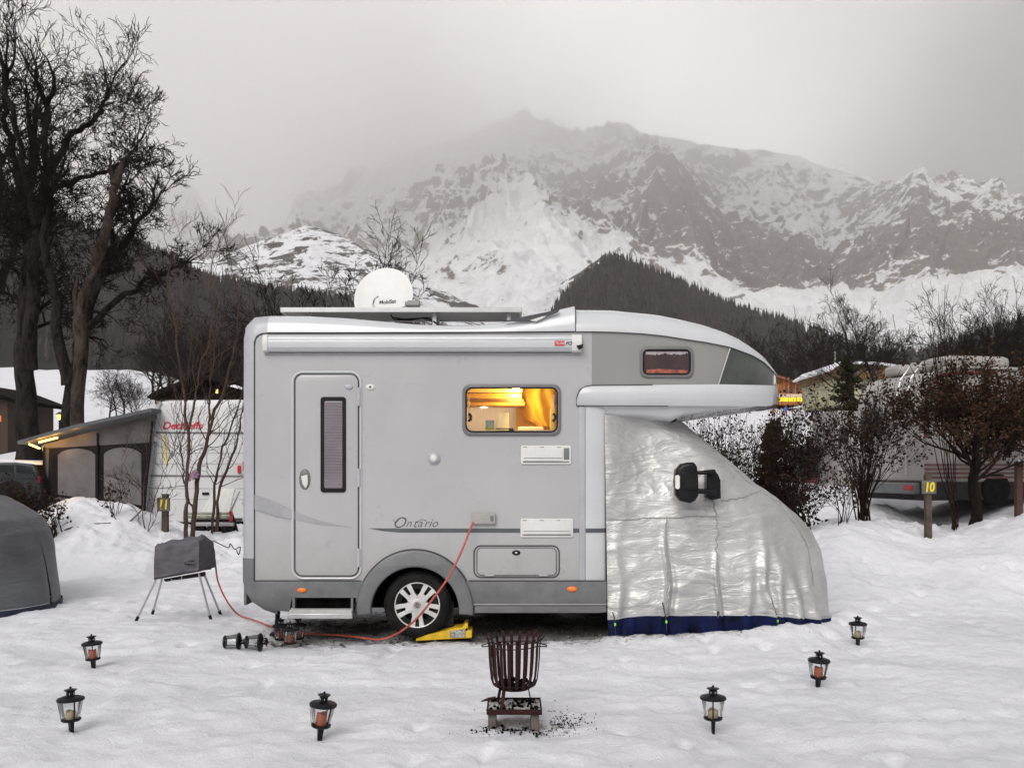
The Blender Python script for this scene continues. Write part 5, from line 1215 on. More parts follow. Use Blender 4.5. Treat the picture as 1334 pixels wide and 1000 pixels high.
# ---- shrubs with dead leaves
def leafy(name, label, Y, base, hgt, width, seed, nst, lvl, nleaf, leaf, lsize, mat=TWIG, clear=0.0, trunk=None, lm=None, kids=(2, 4), r=0.022, cat='shrub', mul=0.5, sp=0.75):
    x0 = PX(base, Y); z0 = gz1(x0, Y) - 0.08; t = thing(name, label, cat, (x0, Y, z0)); rng = np.random.default_rng(seed); fi = []; tips = []; th = []
    if trunk:
        P = [np.array([0.03 * math.sin(k * 1.3), 0.03 * math.cos(k * 1.7), trunk[0] * k / 6]) for k in range(7)]; th = [(P, [trunk[1] * (1.25 if k == 0 else 1 - 0.05 * k) for k in range(7)])]
    for k in range(nst):
        a = rng.uniform(0, 2 * math.pi); b = rng.uniform(0.05, 0.5) * width / max(hgt, .1) * 1.2
        st_ = np.array([rng.normal(0, 0.06), rng.normal(0, 0.06), 0.0]) if not trunk else np.array([0, 0, trunk[0] * rng.uniform(0.62, 1.0)])
        if trunk: b = rng.uniform(0.05, 1.45)
        d = np.array([math.cos(a) * math.sin(b), math.sin(a) * math.sin(b), math.cos(b)])
        grow(rng, fi, st_, d, (hgt - (trunk[0] if trunk else 0)) * mul * rng.uniform(0.8, 1.15), r * rng.uniform(0.7, 1.1), lvl, 0.22, 0.05, 5, kids, sp, 0.66, tips)
    if th: tree_mesh('trunk', th, BARKD, t, 9)
    tree_mesh('branches', fi, mat, t); leaf_mesh('leaves', rng, tips, nleaf, lsize, leaf, t, 0.05); return t
leafy('beech_tree', 'small single-trunked beech with round brown-leaved crown, right of the post numbered 10', 15.0, 1270, 3.0, 1.2, 41, 26, 3, 11000, LEAF, 0.060, trunk=(1.25, 0.095), kids=(3, 4), r=0.030, cat='tree', mul=0.47)
leafy('beech_tree', 'leafy brown beech cut by the right edge of the picture', 16.5, 1352, 2.9, 1.2, 42, 15, 3, 6000, LEAF, 0.062, trunk=(1.3, 0.07), kids=(3, 4), r=0.028, cat='tree', mul=0.46)
leafy('hornbeam_shrub', 'narrow upright brown shrub between the silver cover and the post numbered 10', 14.9, 1125, 2.2, 0.22, 43, 24, 3, 2600, LEAFD, 0.055, kids=(2, 3), sp=0.5, mul=0.47)
leafy('hornbeam_shrub', 'broad dense brown shrub just right of the cab windscreen', 15.6, 1030, 2.05, 0.40, 44, 30, 3, 2800, LEAFD, 0.058, mat=REDTW, kids=(2, 4), sp=0.6, mul=0.47)
leafy('hedge_bush', 'low brown leafy bush seen under the alcove, nearest the windscreen', 17.5, 925, 2.15, 0.9, 45, 17, 3, 1000, LEAFD, 0.060, kids=(2, 4))
leafy('hedge_bush', 'brown leafy bush under the tip of the alcove', 18.4, 962, 1.95, 0.7, 46, 13, 3, 750, LEAFD, 0.060, kids=(2, 4))
leafy('young_shrub', 'thin low shrub with few leaves, left of the narrow upright brown shrub', 14.2, 1098, 0.9, 0.7, 47, 9, 2, 260, LEAFD, 0.055, r=0.010)
leafy('young_shrub', 'thin low shrub with few leaves in front of the broad dense shrub', 14.6, 1050, 0.95, 0.7, 48, 9, 2, 320, LEAFD, 0.055, r=0.010)
leafy('bare_bush', 'dark cut-back bush with curled leaves beside the dark parked car', 15.2, 28, 1.0, 1.1, 49, 20, 3, 900, LEAFD, 0.060, r=0.018, kids=(2, 3))
leafy('bare_bush', 'dark cut-back bush with curled leaves left of the awning tent', 15.4, 70, 0.85, 0.8, 50, 12, 2, 320, LEAFD, 0.060, r=0.018)
leafy('bare_bush', 'low twiggy bush on the snow bank below the arched tent windows', 15.9, 150, 0.7, 0.7, 51, 9, 2, 90, LEAFD, 0.055, r=0.010, kids=(1, 3))
# long shoots above the beech
Y_ = 14.9; x0 = PX(1226, Y_); t = thing('tall_shoots', 'long thin bare shoots rising above the brown beech on the right', 'shrub', (x0, Y_, gz1(x0, Y_) - 0.1)); org = np.array(t.location); fi = []; r2 = np.random.default_rng(9)
for a, b, c in ((1223, 385, 0), (1232, 372, 1), (1240, 400, 2), (1251, 410, 3), (1212, 430, 4), (1196, 440, 5), (1215, 420, 6), (1170, 442, 7), (1262, 430, 8)):
    q = pl_([(1240 + c, 690), (1238 + (a - 1238) * .25, 600), (1234 + (a - 1234) * .6, 500), (a, b)], 0.012, 0.004, Y_ + 0.1 * c - 0.4, org, c, 0.08); fi.append(q)
    for k in range(6): i = int(len(q[0]) * r2.uniform(0.4, 0.95)); grow(r2, fi, np.array(q[0][i]), np.array([r2.normal(0, .5), r2.normal(0, .5), 1.0]), 0.35, 0.005, 1, 0.3, 0.1, 4, (1, 2))
tree_mesh('shoots', fi, REDTW, t)
# conifers near the tents
def fir(label, px, Y, H, seed, w=0.28):
    x0 = PX(px, Y); z0 = gz1(x0, Y) - 0.1; t = thing('fir_tree', label, 'tree', (x0, Y, z0)); rng = np.random.default_rng(seed); tr = [([np.zeros(3), np.array([0, 0, H * 0.5]), np.array([0, 0, H])], [0.05 * H / 2, 0.03 * H / 2, 0.006])]
    br = []; tips = []
    for k in range(95):
        h = H * (0.08 + 0.9 * k / 95); L = (H - h) * w * 1.6 * rng.uniform(0.65, 1.1) + 0.05; a = rng.uniform(0, 6.28)
        d = np.array([math.cos(a), math.sin(a), 0.05]); P = [np.array([0, 0, h])]
        for j in range(5): P.append(P[-1] + (d + np.array([0, 0, -0.22 + 0.09 * j])) * L / 5)
        br.append((P, [0.008 * (1 - j / 6) for j in range(6)])); tips += [(p * (1 - u) + q * u, 0) for p, q in zip(P[:-1], P[1:]) for u in (0, .33, .66)]
    tree_mesh('trunk', tr, BARKD, t, 7); tree_mesh('branches', br, BARKD, t)
    leaf_mesh('needles', rng, tips, 6500, 0.085, pm('fir_needles', (0.012, 0.014, 0.009), 0.85, spec=0.08, ns=6, col2=(0.040, 0.036, 0.020)), t, 0.028, 0.2); return t
fir('young dark fir between the brown bushes, below the tip of the alcove', 1006, 16.8, 2.2, 61)
fir('taller fir behind the narrow brown shrub, beside the pale caravan end', 1104, 27, 3.6, 62)
# ================================================================== neighbours on the campsite
def poly3(name, pts_px, Y, th, mat, par, bevel=0.0, holes=()): return cut(name, pts_px, mat, Y, th, par, holes=holes, bevel=bevel, Y=Y)
# ---- white caravan
YV = 19.5
cvn = thing('caravan', 'white touring caravan with red maker lettering, left of the motorhome behind the saplings', 'caravan', (PX(262, YV), YV + 1.1, gz1(PX(262, YV), YV)))
CW = pm('caravan_white', (0.54, 0.535, 0.54), 0.35, var=0.05, ns=1.2, coat=0.2)
prof = [(206, 527), (211, 522.5), (222, 521), (330, 520), (352, 530), (362, 676), (300, 680), (192, 680), (187, 672), (188, 655), (196, 590)]
poly3('body', prof, YV, 2.2, CW, cvn, 0.05)
mb = MB()
for py in (563, 619): mb.tube([(PX(197, YV) if py < 600 else PX(191, YV), YV - 0.012, PZ(py, YV)), (PX(352, YV), YV - 0.012, PZ(py + 1, YV))], 0.018, 6)
mb.build('trim_rail', M['frame'], cvn)
mb = MB()
for py in (590, 604, 636, 650): mb.tube([(PX(194, YV), YV - 0.003, PZ(py, YV)), (PX(352, YV), YV - 0.003, PZ(py, YV))], 0.007, 5)
mb.build('panel_seam', M['corner'], cvn)
MB().tube([(PX(a, YV), YV - 0.01, PZ(b, YV)) for a, b in [(210, 524), (207, 530), (198, 590), (190, 655), (189, 674)]], 0.035, 8).build('corner_rail', M['corner'], cvn)
text('maker_lettering', 'Dethleffs', 0.21, PX(211.5, YV), YV - 0.012, PZ(554.5, YV), M['redtext'], cvn, shear=0.25, off=0.004, sx=1.1)
text('series_lettering', 'ESPRIT', 0.07, PX(262, YV), YV - 0.012, PZ(585, YV), M['alu'], cvn, sx=2.0)
poly3('underbody', [(194, 680), (352, 678), (350, 690), (204, 690)], YV + 0.05, 1.9, M['under'], cvn)
MB().lathe([(0, YV + 0.02), (0.18, YV + 0.0), (0.32, YV + 0.02), (0.33, YV + 0.2)], 32, (PX(292, YV), 0, PZ(680, YV)), 'Y').build('wheel', M['tyre'], cvn)
YEL = pm('yellow_webbing', (0.62, 0.45, 0.02), 0.6)
mb = MB().grid([[(PX(a, YV), YV - 0.02, PZ(b, YV)), (PX(a + 2.2, YV), YV - 0.02, PZ(b, YV))] for a, b in [(213.5, 566), (214, 580), (214.5, 592), (216.5, 606)]]).build('tie_strap', YEL, cvn)
poly3('corner_lamp', rr(197, 568, 203, 575, 1.5), YV - 0.06, 0.06, M['white'], cvn, 0.01); MB().box((PX(197, YV), YV - 0.04, PZ(578, YV)), (PX(202, YV), YV, PZ(575, YV))).build('lamp_foot', M['frame'], cvn)
MB().tube([(PX(190, YV), YV - 0.03, PZ(620, YV)), (PX(187.5, YV), YV - 0.1, PZ(628, YV)), (PX(190.5, YV), YV - 0.03, PZ(636, YV))], 0.02, 6).build('grab_handle', M['black'], cvn)
poly3('handle_recess', rr(263, 641, 272, 644.5, 1.2), YV - 0.03, 0.03, M['black'], cvn, 0.005)
MB().box((PX(310, YV), YV - 0.05, PZ(616, YV)), (PX(314, YV), YV, PZ(606, YV))).build('tail_lamp', M['red'], cvn, 0.01)
# ---- awning tent
YT = 19.3
at_ = thing('awning_tent', 'grey awning tent with two arched windows and amber light strip, attached to the white caravan', 'tent', (PX(125, YT), YT + 1.1, gz1(PX(125, YT), YT)))
TG = pm('grey_tent_cloth', (0.098, 0.092, 0.094), 0.85, spec=0.1, var=0.10, ns=3.0, bump=0.6, bs=6); TD = pm('dark_tent_cloth', (0.014, 0.012, 0.014), 0.85, spec=0.1, var=0.2, ns=4); TR = pm('tent_roof', (0.075, 0.08, 0.088), 0.6, var=0.15, ns=3)
TW = pm('vinyl_window', (0.110, 0.102, 0.106), 0.34, var=0.16, ns=2.2, bump=0.6, bs=5)
A = [(57, 584), (57, 660), (186, 674), (199, 560), (203, 541)]
def arch(x0, x1, ys_, yt, yb0, yb1, n=10):
    o = [(x0, ys_)]
    for k in range(1, n): q = k / n; o.append((x0 + (x1 - x0) * q, ys_ - (ys_ - yt) * math.sin(math.pi * q) ** 0.6))
    return o + [(x1, ys_), (x1, yb1), (x0, yb0)]
w1, w2 = arch(75, 124, 592, 584, 644, 650), arch(135, 184, 591, 582.5, 650, 658)
poly3('side_wall', A, YT + 0.02, 0.03, TG, at_)
poly3('window_surround', [(64, 581), (195, 576), (189, 665), (134, 655), (62, 645)], YT - 0.002, 0.02, TD, at_, holes=[w1, w2])
poly3('tent_window', w1, YT + 0.004, 0.01, TW, at_); poly3('tent_window', w2, YT + 0.004, 0.01, TW, at_)
poly3('mud_wall', [(62, 645), (134, 655), (189, 665), (186, 676), (58, 664)], YT - 0.012, 0.012, TG, at_)
poly3('gable_cloth', [(57, 584), (57, 579), (202, 540), (197, 576)], YT - 0.006, 0.02, TG, at_)
mb = MB(); rows = []
for (a, b) in [(32, 579), (60, 571), (110, 557.5), (160, 546.5), (204, 537)]:
    rows.append([(PX(a, YT), YT - 0.28, PZ(b, YT)), (PX(a, YT), YT - 0.28, PZ(b - 4.5, YT)), (PX(a, YT) + 0.1, YT + 2.2, PZ(b - 5.5, YT)), (PX(a, YT) + 0.1, YT + 2.2, PZ(b, YT))])
rows = [r_ + [r_[0]] for r_ in rows]; mb.grid(rows); mb.add(rows[0][:4], [(0, 1, 2, 3)]); mb.add(rows[-1][:4], [(0, 1, 2, 3)]); mb.build('roof', TR, at_)
AMB = pm('amber_led', (0.9, 0.45, 0.05), 0.5, emit=(1.0, 0.50, 0.08), es=6.0)
mb = MB().tube([(PX(54, YT), YT - 0.10, PZ(576, YT)), (PX(78, YT), YT - 0.10, PZ(570, YT))], 0.020, 6).tube([(PX(41, YT), YT - 0.10, PZ(578.5, YT)), (PX(56, YT), YT - 0.14, PZ(584, YT))], 0.020, 6)
mb.build('light_strip', AMB, at_)
for px, py, e in ((60, 577, 4), (80, 572, 4), (105, 566, 2.2)):
    l = lamp('strip_glow', (0, 0, 0), e, (1.0, 0.50, 0.10), 0.12); l.parent = at_; l.location = Vector((PX(px, YT), YT - 0.20, PZ(py, YT))) - at_.location
for a, b in ((58, 662), (128, 668), (187, 676)): MB().tube([(PX(a, YT), YT - 0.03, PZ(b, YT) - 0.1), (PX(a + (a > 150) * 12, YT), YT - 0.03, PZ(582 - (a - 58) * 0.26, YT))], 0.02, 6).build('tent_pole', TD, at_)
# ---- dark parked car behind the bush
YK = 19.0; zc = gz1(PX(-20, YK), YK)
car = thing('parked_car', 'dark parked estate car with snow on its roof, left of the awning tent', 'car', (PX(-40, YK), YK + 0.9, zc))
CARP = pm('dark_car_paint', (0.010, 0.012, 0.013), 0.4, spec=0.3); REDL = pm('dark_red_lens', (0.10, 0.008, 0.008), 0.4, spec=0.2); CGL = pm('car_glass', (0.010, 0.014, 0.014), 0.12, spec=0.4)
poly3('body', [(-190, 640), (-180, 628), (-130, 622), (-95, 602.5), (20, 601), (44, 604), (50, 616), (54, 630), (55, 655), (50, 664), (-188, 664)], YK, 1.75, CARP, car, 0.06)
poly3('side_window', [(-90, 606), (-30, 605), (-30, 624), (-115, 624)], YK - 0.012, 0.02, CGL, car, 0.004); poly3('side_window', [(-26, 605), (17, 605), (17, 624), (-26, 624)], YK - 0.012, 0.02, CGL, car, 0.004); poly3('side_window', [(21, 605), (40, 607), (47, 624), (21, 624)], YK - 0.012, 0.02, CGL, car, 0.004)
poly3('roof_snow', [(-92, 602), (-60, 599), (10, 598.6), (42, 601.5), (46, 605), (20, 602.5), (-90, 604)], YK - 0.01, 1.6, SNOW, car, 0.02)
for px in (-150, 15): MB().lathe([(0, YK - 0.01), (0.19, YK - 0.02), (0.30, YK - 0.02), (0.33, YK + 0.02), (0.33, YK + 0.2), (0, YK + 0.2)], 36, (PX(px, YK), 0, zc + 0.32), 'Y').build('wheel', M['tyre'], car)
poly3('tail_lamp', rr(48, 620, 52.5, 630, 2), YK - 0.02, 0.1, REDL, car, 0.01)
# ---- covered nose of the next motorhome at the left edge
cn = thing('covered_motorhome', 'neighbouring motorhome nose under a grey cover with navy hem, cut by the left edge', 'covered vehicle', (-6.6, 11.2, 0))
GREYC = bpy.data.materials.new('grey_cover_cloth'); GREYC.use_nodes = True; silver(GREYC, (0.135, 0.14, 0.155), (0.075, 0.075, 0.085), 0.42, 0.2)
S2 = [(600, -120), (640, -60), (650, -14), (664, 12), (680, 36), (700, 48), (720, 54), (750, 59), (780, 63), (815, 65)]
pys2 = list(np.linspace(600, 800, 80)); rows = []
for py in pys2:
    k = float(sst(600, 690, py)); xe, xs_ = cover_outline(py, 0.9 + 0.15 * k, 2.6, 0.6 + 0.6 * k, yc=11.25, xb=-9.2, sil=S2)
    z = PZ(py, 10.4) if py < 780 else PZ(780, 10.4) - (py - 780) / 20 * 0.17; row = []
    for i in range(101):
        t = i / 100; hw = 0.9 + 0.15 * k
        if t < 0.4: X, Y = -9.2 + (xs_ + 9.2) * t / 0.4, 11.25 - hw
        else:
            a = (t - 0.4) / 0.6 * math.pi / 2; X = xs_ + (xe - xs_) * math.sin(a) ** (2 / 2.6); Y = 11.25 - hw * math.cos(a) ** (2 / 2.6)
        w_ = 0.05 * (fbm(np.array([X * 2 + Y]), np.array([z * 1.2]), 3, 5)[0] - 0.5) + 0.025 * math.sin((X - Y) * 7 + z) * float(sst(690, 800, py))
        row.append((X + w_, Y - w_, z))
    rows.append(row)
mb = MB().grid(rows); mb.grid([[(x, 22.5 - y, z) for x, y, z in r_] for r_ in rows]); mb.grid([rows[0], [(x, 22.5 - y, z) for x, y, z in rows[0]]]); mb.build('cover_cloth', GREYC, cn, angle=80)
hb = rows[-1]; rr_ = [[(x + (0.015 if x > -6.3 else 0), y - 0.012 - 0.02 * math.sin(i * 0.5), z + 0.01 + (-0.06 - z) * t) for i, (x, y, z) in enumerate(hb)] for t in (0, 0.35, 0.7, 1)]
mb = MB().grid(rr_); mb.grid([[(x, 22.5 - y, z) for x, y, z in r_] for r_ in rr_]); mb.build('cover_hem', pm('dark_navy_hem', (0.010, 0.012, 0.045), 0.6, ns=4), cn, angle=80)
MB().tube([(x, y - 0.012, z + 0.01) for x, y, z in hb[::2]], 0.007, 5).build('hem_piping', M['corner'], cn)

# ---- old motorhome parked on the right, seen from its rear corner
th0 = R(12); cx_, cy_ = PX(1203, 17.5), 17.5
rm_ = thing('parked_motorhome', 'cream parked motorhome with rear ladder and faded pink stripes, right behind the beech', 'motorhome', (cx_, cy_, PZ(652, 17.5)), th0)
CREAM = pm('cream_gelcoat', (0.34, 0.315, 0.295), 0.4, var=0.10, ns=1.5); PINK = pm('faded_pink_stripe', (0.17, 0.085, 0.085), 0.6, var=0.2, ns=4); REDTR = pm('maroon_trim', (0.16, 0.03, 0.035), 0.5)
def loc(name, mb, mat, bevel=0.0, par=None):
    mb.v = [tuple(v) for v in mb.v]; o = mb.build(name, mat, None, bevel); o.parent = par or rm_; return o
H_ = 2.52
bodyp = [(0.0, 0.35), (-0.05, 1.0), (-0.06, 1.7), (-0.02, 2.0), (0.10, 2.28), (0.30, 2.46), (0.55, H_), (6.3, H_ + 0.02), (6.3, 0.35)]
loc('body', MB().poly(bodyp, 0, 2.15), CREAM, 0.05)
loc('skirt', MB().poly([(0.02, 0.0), (0.0, 0.36), (6.3, 0.36), (6.3, 0.02)], 0.03, 2.1), pm('dark_grey_skirt', (0.045, 0.04, 0.04), 0.7, spec=0.1), 0.02)
mb = MB()
for z in (0.42, 0.50, 0.58, 0.66): mb.box((0.02, -0.012, z), (6.2, 0.0, z + 0.045))
loc('side_stripe', mb, PINK)
mb = MB().tube([(0.03, -0.015, 1.2), (0.06, -0.015, 2.05), (0.16, -0.015, 2.24), (0.36, -0.015, 2.39), (0.6, -0.015, 2.44), (1.6, -0.015, 2.46)], 0.03, 8); loc('roof_trim', mb, REDTR)
loc('edge_rail', MB().tube([(-0.02, -0.01, 0.4), (-0.06, -0.01, 1.7), (-0.02, -0.01, 2.0), (0.10, -0.01, 2.29), (0.30, -0.01, 2.475), (0.55, -0.01, 2.54), (6.2, -0.01, 2.55)], 0.035, 8), CREAM)
loc('rear_window', MB().box((-0.085, 1.15, 1.35), (-0.05, 1.95, 1.85)), pm('grey_blind_window', (0.075, 0.07, 0.075), 0.2, coat=0.8), 0.03)
loc('side_window', MB().box((1.5, -0.03, 1.35), (2.6, 0.0, 1.9)), M['gloss'], 0.03); loc('side_window', MB().box((3.6, -0.03, 1.35), (4.6, 0.0, 1.9)), M['gloss'], 0.03)
mb = MB()
for y in (0.30, 0.62): mb.tube([(-0.16, y, 0.5), (-0.18, y, 1.9), (-0.06, y, 2.35), (0.2, y, 2.68), (0.6, y, 2.70)], 0.018, 6)
for k in range(8): mb.tube([(-0.17, 0.30, 0.65 + 0.22 * k), (-0.17, 0.62, 0.65 + 0.22 * k)], 0.014, 6)
loc('rear_ladder', mb, M['alu'])
loc('roof_box', MB().box((0.7, 0.2, H_ + 0.03), (2.1, 1.0, H_ + 0.30)), CREAM, 0.10); loc('roof_vent', MB().box((0.35, 1.2, H_ + 0.0), (0.95, 1.8, H_ + 0.22)), CREAM, 0.08)
mb = MB()
for z in (2.60, 2.72): mb.tube([(2.3, 0.1, z), (6.0, 0.1, z)], 0.022, 6)
for x in (2.4, 3.5, 4.7, 5.9): mb.tube([(x, 0.1, H_), (x, 0.1, 2.73)], 0.015, 5)
loc('roof_rack', mb, M['white'])
loc('bumper', MB().box((-0.12, 0.1, 0.12), (0.02, 2.05, 0.34)), M['skirt'], 0.03); loc('tail_lamp', MB().box((-0.135, 0.15, 0.2), (-0.1, 0.42, 0.29)), M['red'], 0.01)
loc('door', MB().box((0.75, -0.015, 0.7), (1.3, 0.0, 2.25)), CREAM, 0.01)
for x in (1.6, 5.3): loc('wheel', MB().lathe([(0, 0.0), (0.19, -0.01), (0.31, 0.0), (0.32, 0.03), (0.32, 0.2)], 30, (x, 0, 0.22), 'Y'), M['tyre'])
mb = MB()
for x in (0.05, 4.0): mb.tube([(x, -0.05, 0.35), (x, -0.05, -0.25)], 0.03, 6)
loc('support_leg', mb, M['alu'])

# ---- pale caravan end and shed behind the shrubs on the right
Yb = 23; b0 = thing('service_cabin', 'pale box-shaped caravan end with dark window, behind the narrow brown shrub', 'caravan', (PX(1105, Yb), Yb + 1, gz1(PX(1105, Yb), Yb)))
poly3('body', [(1091, 534), (1126, 536), (1126, 638), (1094, 638), (1091, 600)], Yb, 1.9, CREAM, b0, 0.05); poly3('window', rr(1093, 556, 1105, 577, 2), Yb - 0.02, 0.02, M['gloss'], b0); poly3('skirt', [(1094, 634), (1126, 634), (1124, 648), (1097, 648)], Yb + 0.04, 1.8, M['skirt'], b0, 0.02)
b1 = thing('green_bin', 'dark green container half hidden by the broad brown shrub', 'container', (PX(1054, 24), 24.4, gz1(PX(1054, 24), 24)))
poly3('body', [(1040, 588), (1067, 588), (1066, 621), (1042, 621)], 24, 0.9, pm('dark_green_plastic', (0.012, 0.020, 0.014), 0.5), b1, 0.03); poly3('lid', [(1038, 583), (1069, 583), (1069, 589), (1038, 589)], 23.95, 1.0, pm('dark_green_plastic', (0.012, 0.020, 0.014), 0.5), b1, 0.02)
poly3('foot', [(1043, 621), (1065, 621), (1065, 629), (1043, 629)], 24.05, 0.8, REDTR, b1)
b2 = thing('wooden_rail', 'weathered wooden beam fence with snow on top, left of the pale caravan end', 'fence', (PX(1075, 26), 26, gz1(PX(1075, 26), 26)))
WD = pm('weathered_wood', (0.085, 0.060, 0.045), 0.85, var=0.3, ns=5, bump=0.6, bs=20)
for py in (573, 588): MB().box((PX(1052, 26), 26, PZ(py + 3.5, 26)), (PX(1093, 26), 26.15, PZ(py - 3.5, 26))).build('rail', WD, b2, 0.02)
for px in (1056, 1074, 1090): MB().box((PX(px - 2, 26), 26.03, PZ(625, 26)), (PX(px + 2, 26), 26.14, PZ(568, 26))).build('post', WD, b2, 0.01)
MB().box((PX(1052, 26), 25.98, PZ(569.5, 26)), (PX(1093, 26), 26.17, PZ(564, 26))).build('snow_cap', SNOW, b2, 0.05)

# ---- houses
ORW = pm('orange_larch', (0.42, 0.15, 0.035), 0.7, var=0.25, ns=2); SNR = SNOW
Yl = 128; lodge = thing('ski_lodge', 'orange wooden ski lodge with a bright yellow lit band, beyond the alcove tip', 'building', (PX(995, Yl), Yl + 4, PZ(524, Yl)))
poly3('upper_storey', [(950, 492), (1016, 492), (1016, 490), (1046, 500), (1046, 513), (950, 513)], Yl, 8, ORW, lodge)
mb = MB(); 
poly3('roof', [(930, 483), (1010, 487), (1050, 500), (1050, 503), (1010, 490), (930, 487)], Yl - 1.2, 10, pm('lodge_roof', (0.20, 0.07, 0.03), 0.7), lodge)
for px in (1018.5, 1024.5, 1033.5, 1041.5): MB().box((PX(px, Yl), Yl - 0.9, PZ(513, Yl)), (PX(px + 1.0, Yl), Yl - 0.8, PZ(492, Yl))).build('post', ORW, lodge)
for x0, x1, y0 in ((1020.5, 1024.5, 505.5), (1028, 1033, 505), (1037, 1040, 505)): poly3('window', [(x0, y0), (x1, y0), (x1, 512), (x0, 512)], Yl - 0.1, 0.1, M['stripe'], lodge)
poly3('balcony', [(950, 513), (1047, 513), (1047, 517), (950, 517)], Yl - 1.0, 0.9, pm('lodge_pale', (0.60, 0.45, 0.35), 0.7), lodge)
poly3('ground_floor', [(950, 517), (1047, 517), (1047, 527), (950, 527)], Yl, 8, ORW, lodge)
YB = pm('lit_yellow_glazing', (0.9, 0.6, 0.05), 0.5, emit=(1.0, 0.62, 0.04), es=0.8)
for x0, x1 in ((990, 1005), (1013.5, 1019.5), (1020.3, 1027), (1028, 1036.5), (1038, 1045.5)): poly3('lit_window', [(x0, 517.5), (x1, 517.5), (x1, 522.8), (x0, 522.8)], Yl - 0.05, 0.1, YB, lodge)
Yh = 72; hs_ = thing('yellow_house', 'pale yellow house with brown timber gable, above the parked motorhome', 'house', (PX(1125, Yh), Yh + 4, PZ(535, Yh)))
poly3('wall', [(1086, 492), (1168, 492), (1168, 530), (1088, 526)], Yh, 8, pm('yellow_plaster', (0.42, 0.40, 0.26), 0.85, var=0.15, ns=1), hs_)
poly3('timber_gable', [(1084, 480), (1096, 472.5), (1130, 474), (1176, 478), (1176, 493), (1084, 493)], Yh - 0.4, 8.5, pm('ochre_timber', (0.17, 0.095, 0.035), 0.8, var=0.25, ns=2), hs_)
poly3('roof', [(1081, 481), (1096, 470.5), (1140, 471), (1180, 476), (1180, 479), (1140, 474), (1097, 473.2), (1082, 483)], Yh - 0.9, 9.5, SNOW, hs_)
for x0, y0, x1, y1 in ((1100, 499, 1107, 510), (1122, 499, 1129, 510), (1146, 499, 1153, 510), (1112, 480, 1118, 488), (1135, 480, 1141, 488)):
    w_ = poly3('window', [(x0, y0), (x1, y0), (x1, y1), (x0, y1)], Yh - 0.46 if y0 < 490 else Yh - 0.06, 0.1, M['stripe'], hs_)
MB().tube([(PX(1088, Yh), Yh, PZ(474, Yh)), (PX(1088, Yh), Yh, PZ(458, Yh))], 0.06, 5).build('mast', M['white'], hs_)
Yc = 70; ch = thing('chalet', 'dark timber chalet with cream ground floor and a warm window, above the white caravan', 'house', (PX(255, Yc), Yc + 4, PZ(545, Yc)))
DT = pm('dark_timber', (0.012, 0.009, 0.008), 0.9, spec=0.05, var=0.3, ns=2)
poly3('timber_storey', [(206, 520), (206, 512), (262, 491), (330, 512), (330, 522)], Yc, 9, DT, ch); poly3('ground_floor', [(204, 519), (330, 519), (330, 545), (204, 545)], Yc + 0.1, 8.8, pm('cream_plaster', (0.45, 0.40, 0.27), 0.85, ns=1), ch)
poly3('roof', [(191, 517), (199, 510), (262, 485.5), (336, 508), (336, 513), (262, 491), (204, 514), (196, 520)], Yc - 1.5, 12, DT, ch)
poly3('roof_snow', [(296, 502.2), (306, 501), (326, 508), (336, 510), (336, 512), (318, 508)], Yc - 1.55, 3, SNOW, ch)
MB().box((PX(255.5, Yc), Yc + 2, PZ(495, Yc)), (PX(259, Yc), Yc + 2.6, PZ(480, Yc))).build('chimney', DT, ch)
for x0, x1 in ((209, 215), (225, 233), (244, 252), (268, 276)): poly3('window', [(x0, 521), (x1, 521), (x1, 529), (x0, 529)], Yc + 0.02, 0.08, M['stripe'], ch)
poly3('lit_window', [(281, 507), (283.5, 507), (283.5, 512), (281, 512)], Yc - 0.08, 0.1, pm('lit_orange', (0.9, 0.4, 0.1), 0.5, emit=(1.0, 0.45, 0.12), es=2.5), ch)
poly3('balcony', [(204, 516), (330, 516), (330, 519.5), (204, 519.5)], Yc - 0.8, 0.1, DT, ch)
Yn = 40; nb = thing('timber_hut', 'dark timber hut with a glowing opening, cut by the left edge behind the maples', 'hut', (PX(-20, Yn), Yn + 2, gz1(PX(-20, Yn), Yn)))
poly3('wall', [(-90, 520), (10, 520), (10, 590), (-90, 590)], Yn, 4, pm('hut_timber', (0.045, 0.026, 0.014), 0.8, ns=3), nb); poly3('roof', [(-100, 522), (-40, 498), (18, 520), (18, 525), (-40, 504), (-100, 528)], Yn - 0.6, 5, DT, nb)
poly3('lit_window', [(-14, 541), (1, 541), (1, 549), (-14, 549)], Yn - 0.03, 0.05, pm('dim_orange', (0.5, 0.15, 0.03), 0.5, emit=(1.0, 0.30, 0.05), es=0.35), nb)
# garden lamp glowing between the trunks
Yq = 34; zq = gz1(PX(77.5, Yq), Yq); gl = thing('street_lamp', 'small yellow glowing lamp on a post between the bare trunks', 'lamp', (PX(77.5, Yq), Yq, zq))
MB().tube([(PX(77.5, Yq), Yq, zq - 0.1), (PX(77.5, Yq), Yq, PZ(547, Yq))], 0.03, 6).build('post', M['black'], gl)
MB().lathe([(0.0, -0.1), (0.07, -0.08), (0.10, 0.08), (0.0, 0.10)], 10, (PX(77.5, Yq), Yq, PZ(543, Yq))).build('lamp_glass', pm('lamp_glow', (0.9, 0.7, 0.1), 0.5, emit=(1.0, 0.72, 0.12), es=1.6), gl)
MB().lathe([(0.15, 0.09), (0.0, 0.2)], 10, (PX(77.5, Yq), Yq, PZ(543, Yq))).build('lamp_cap', M['black'], gl)
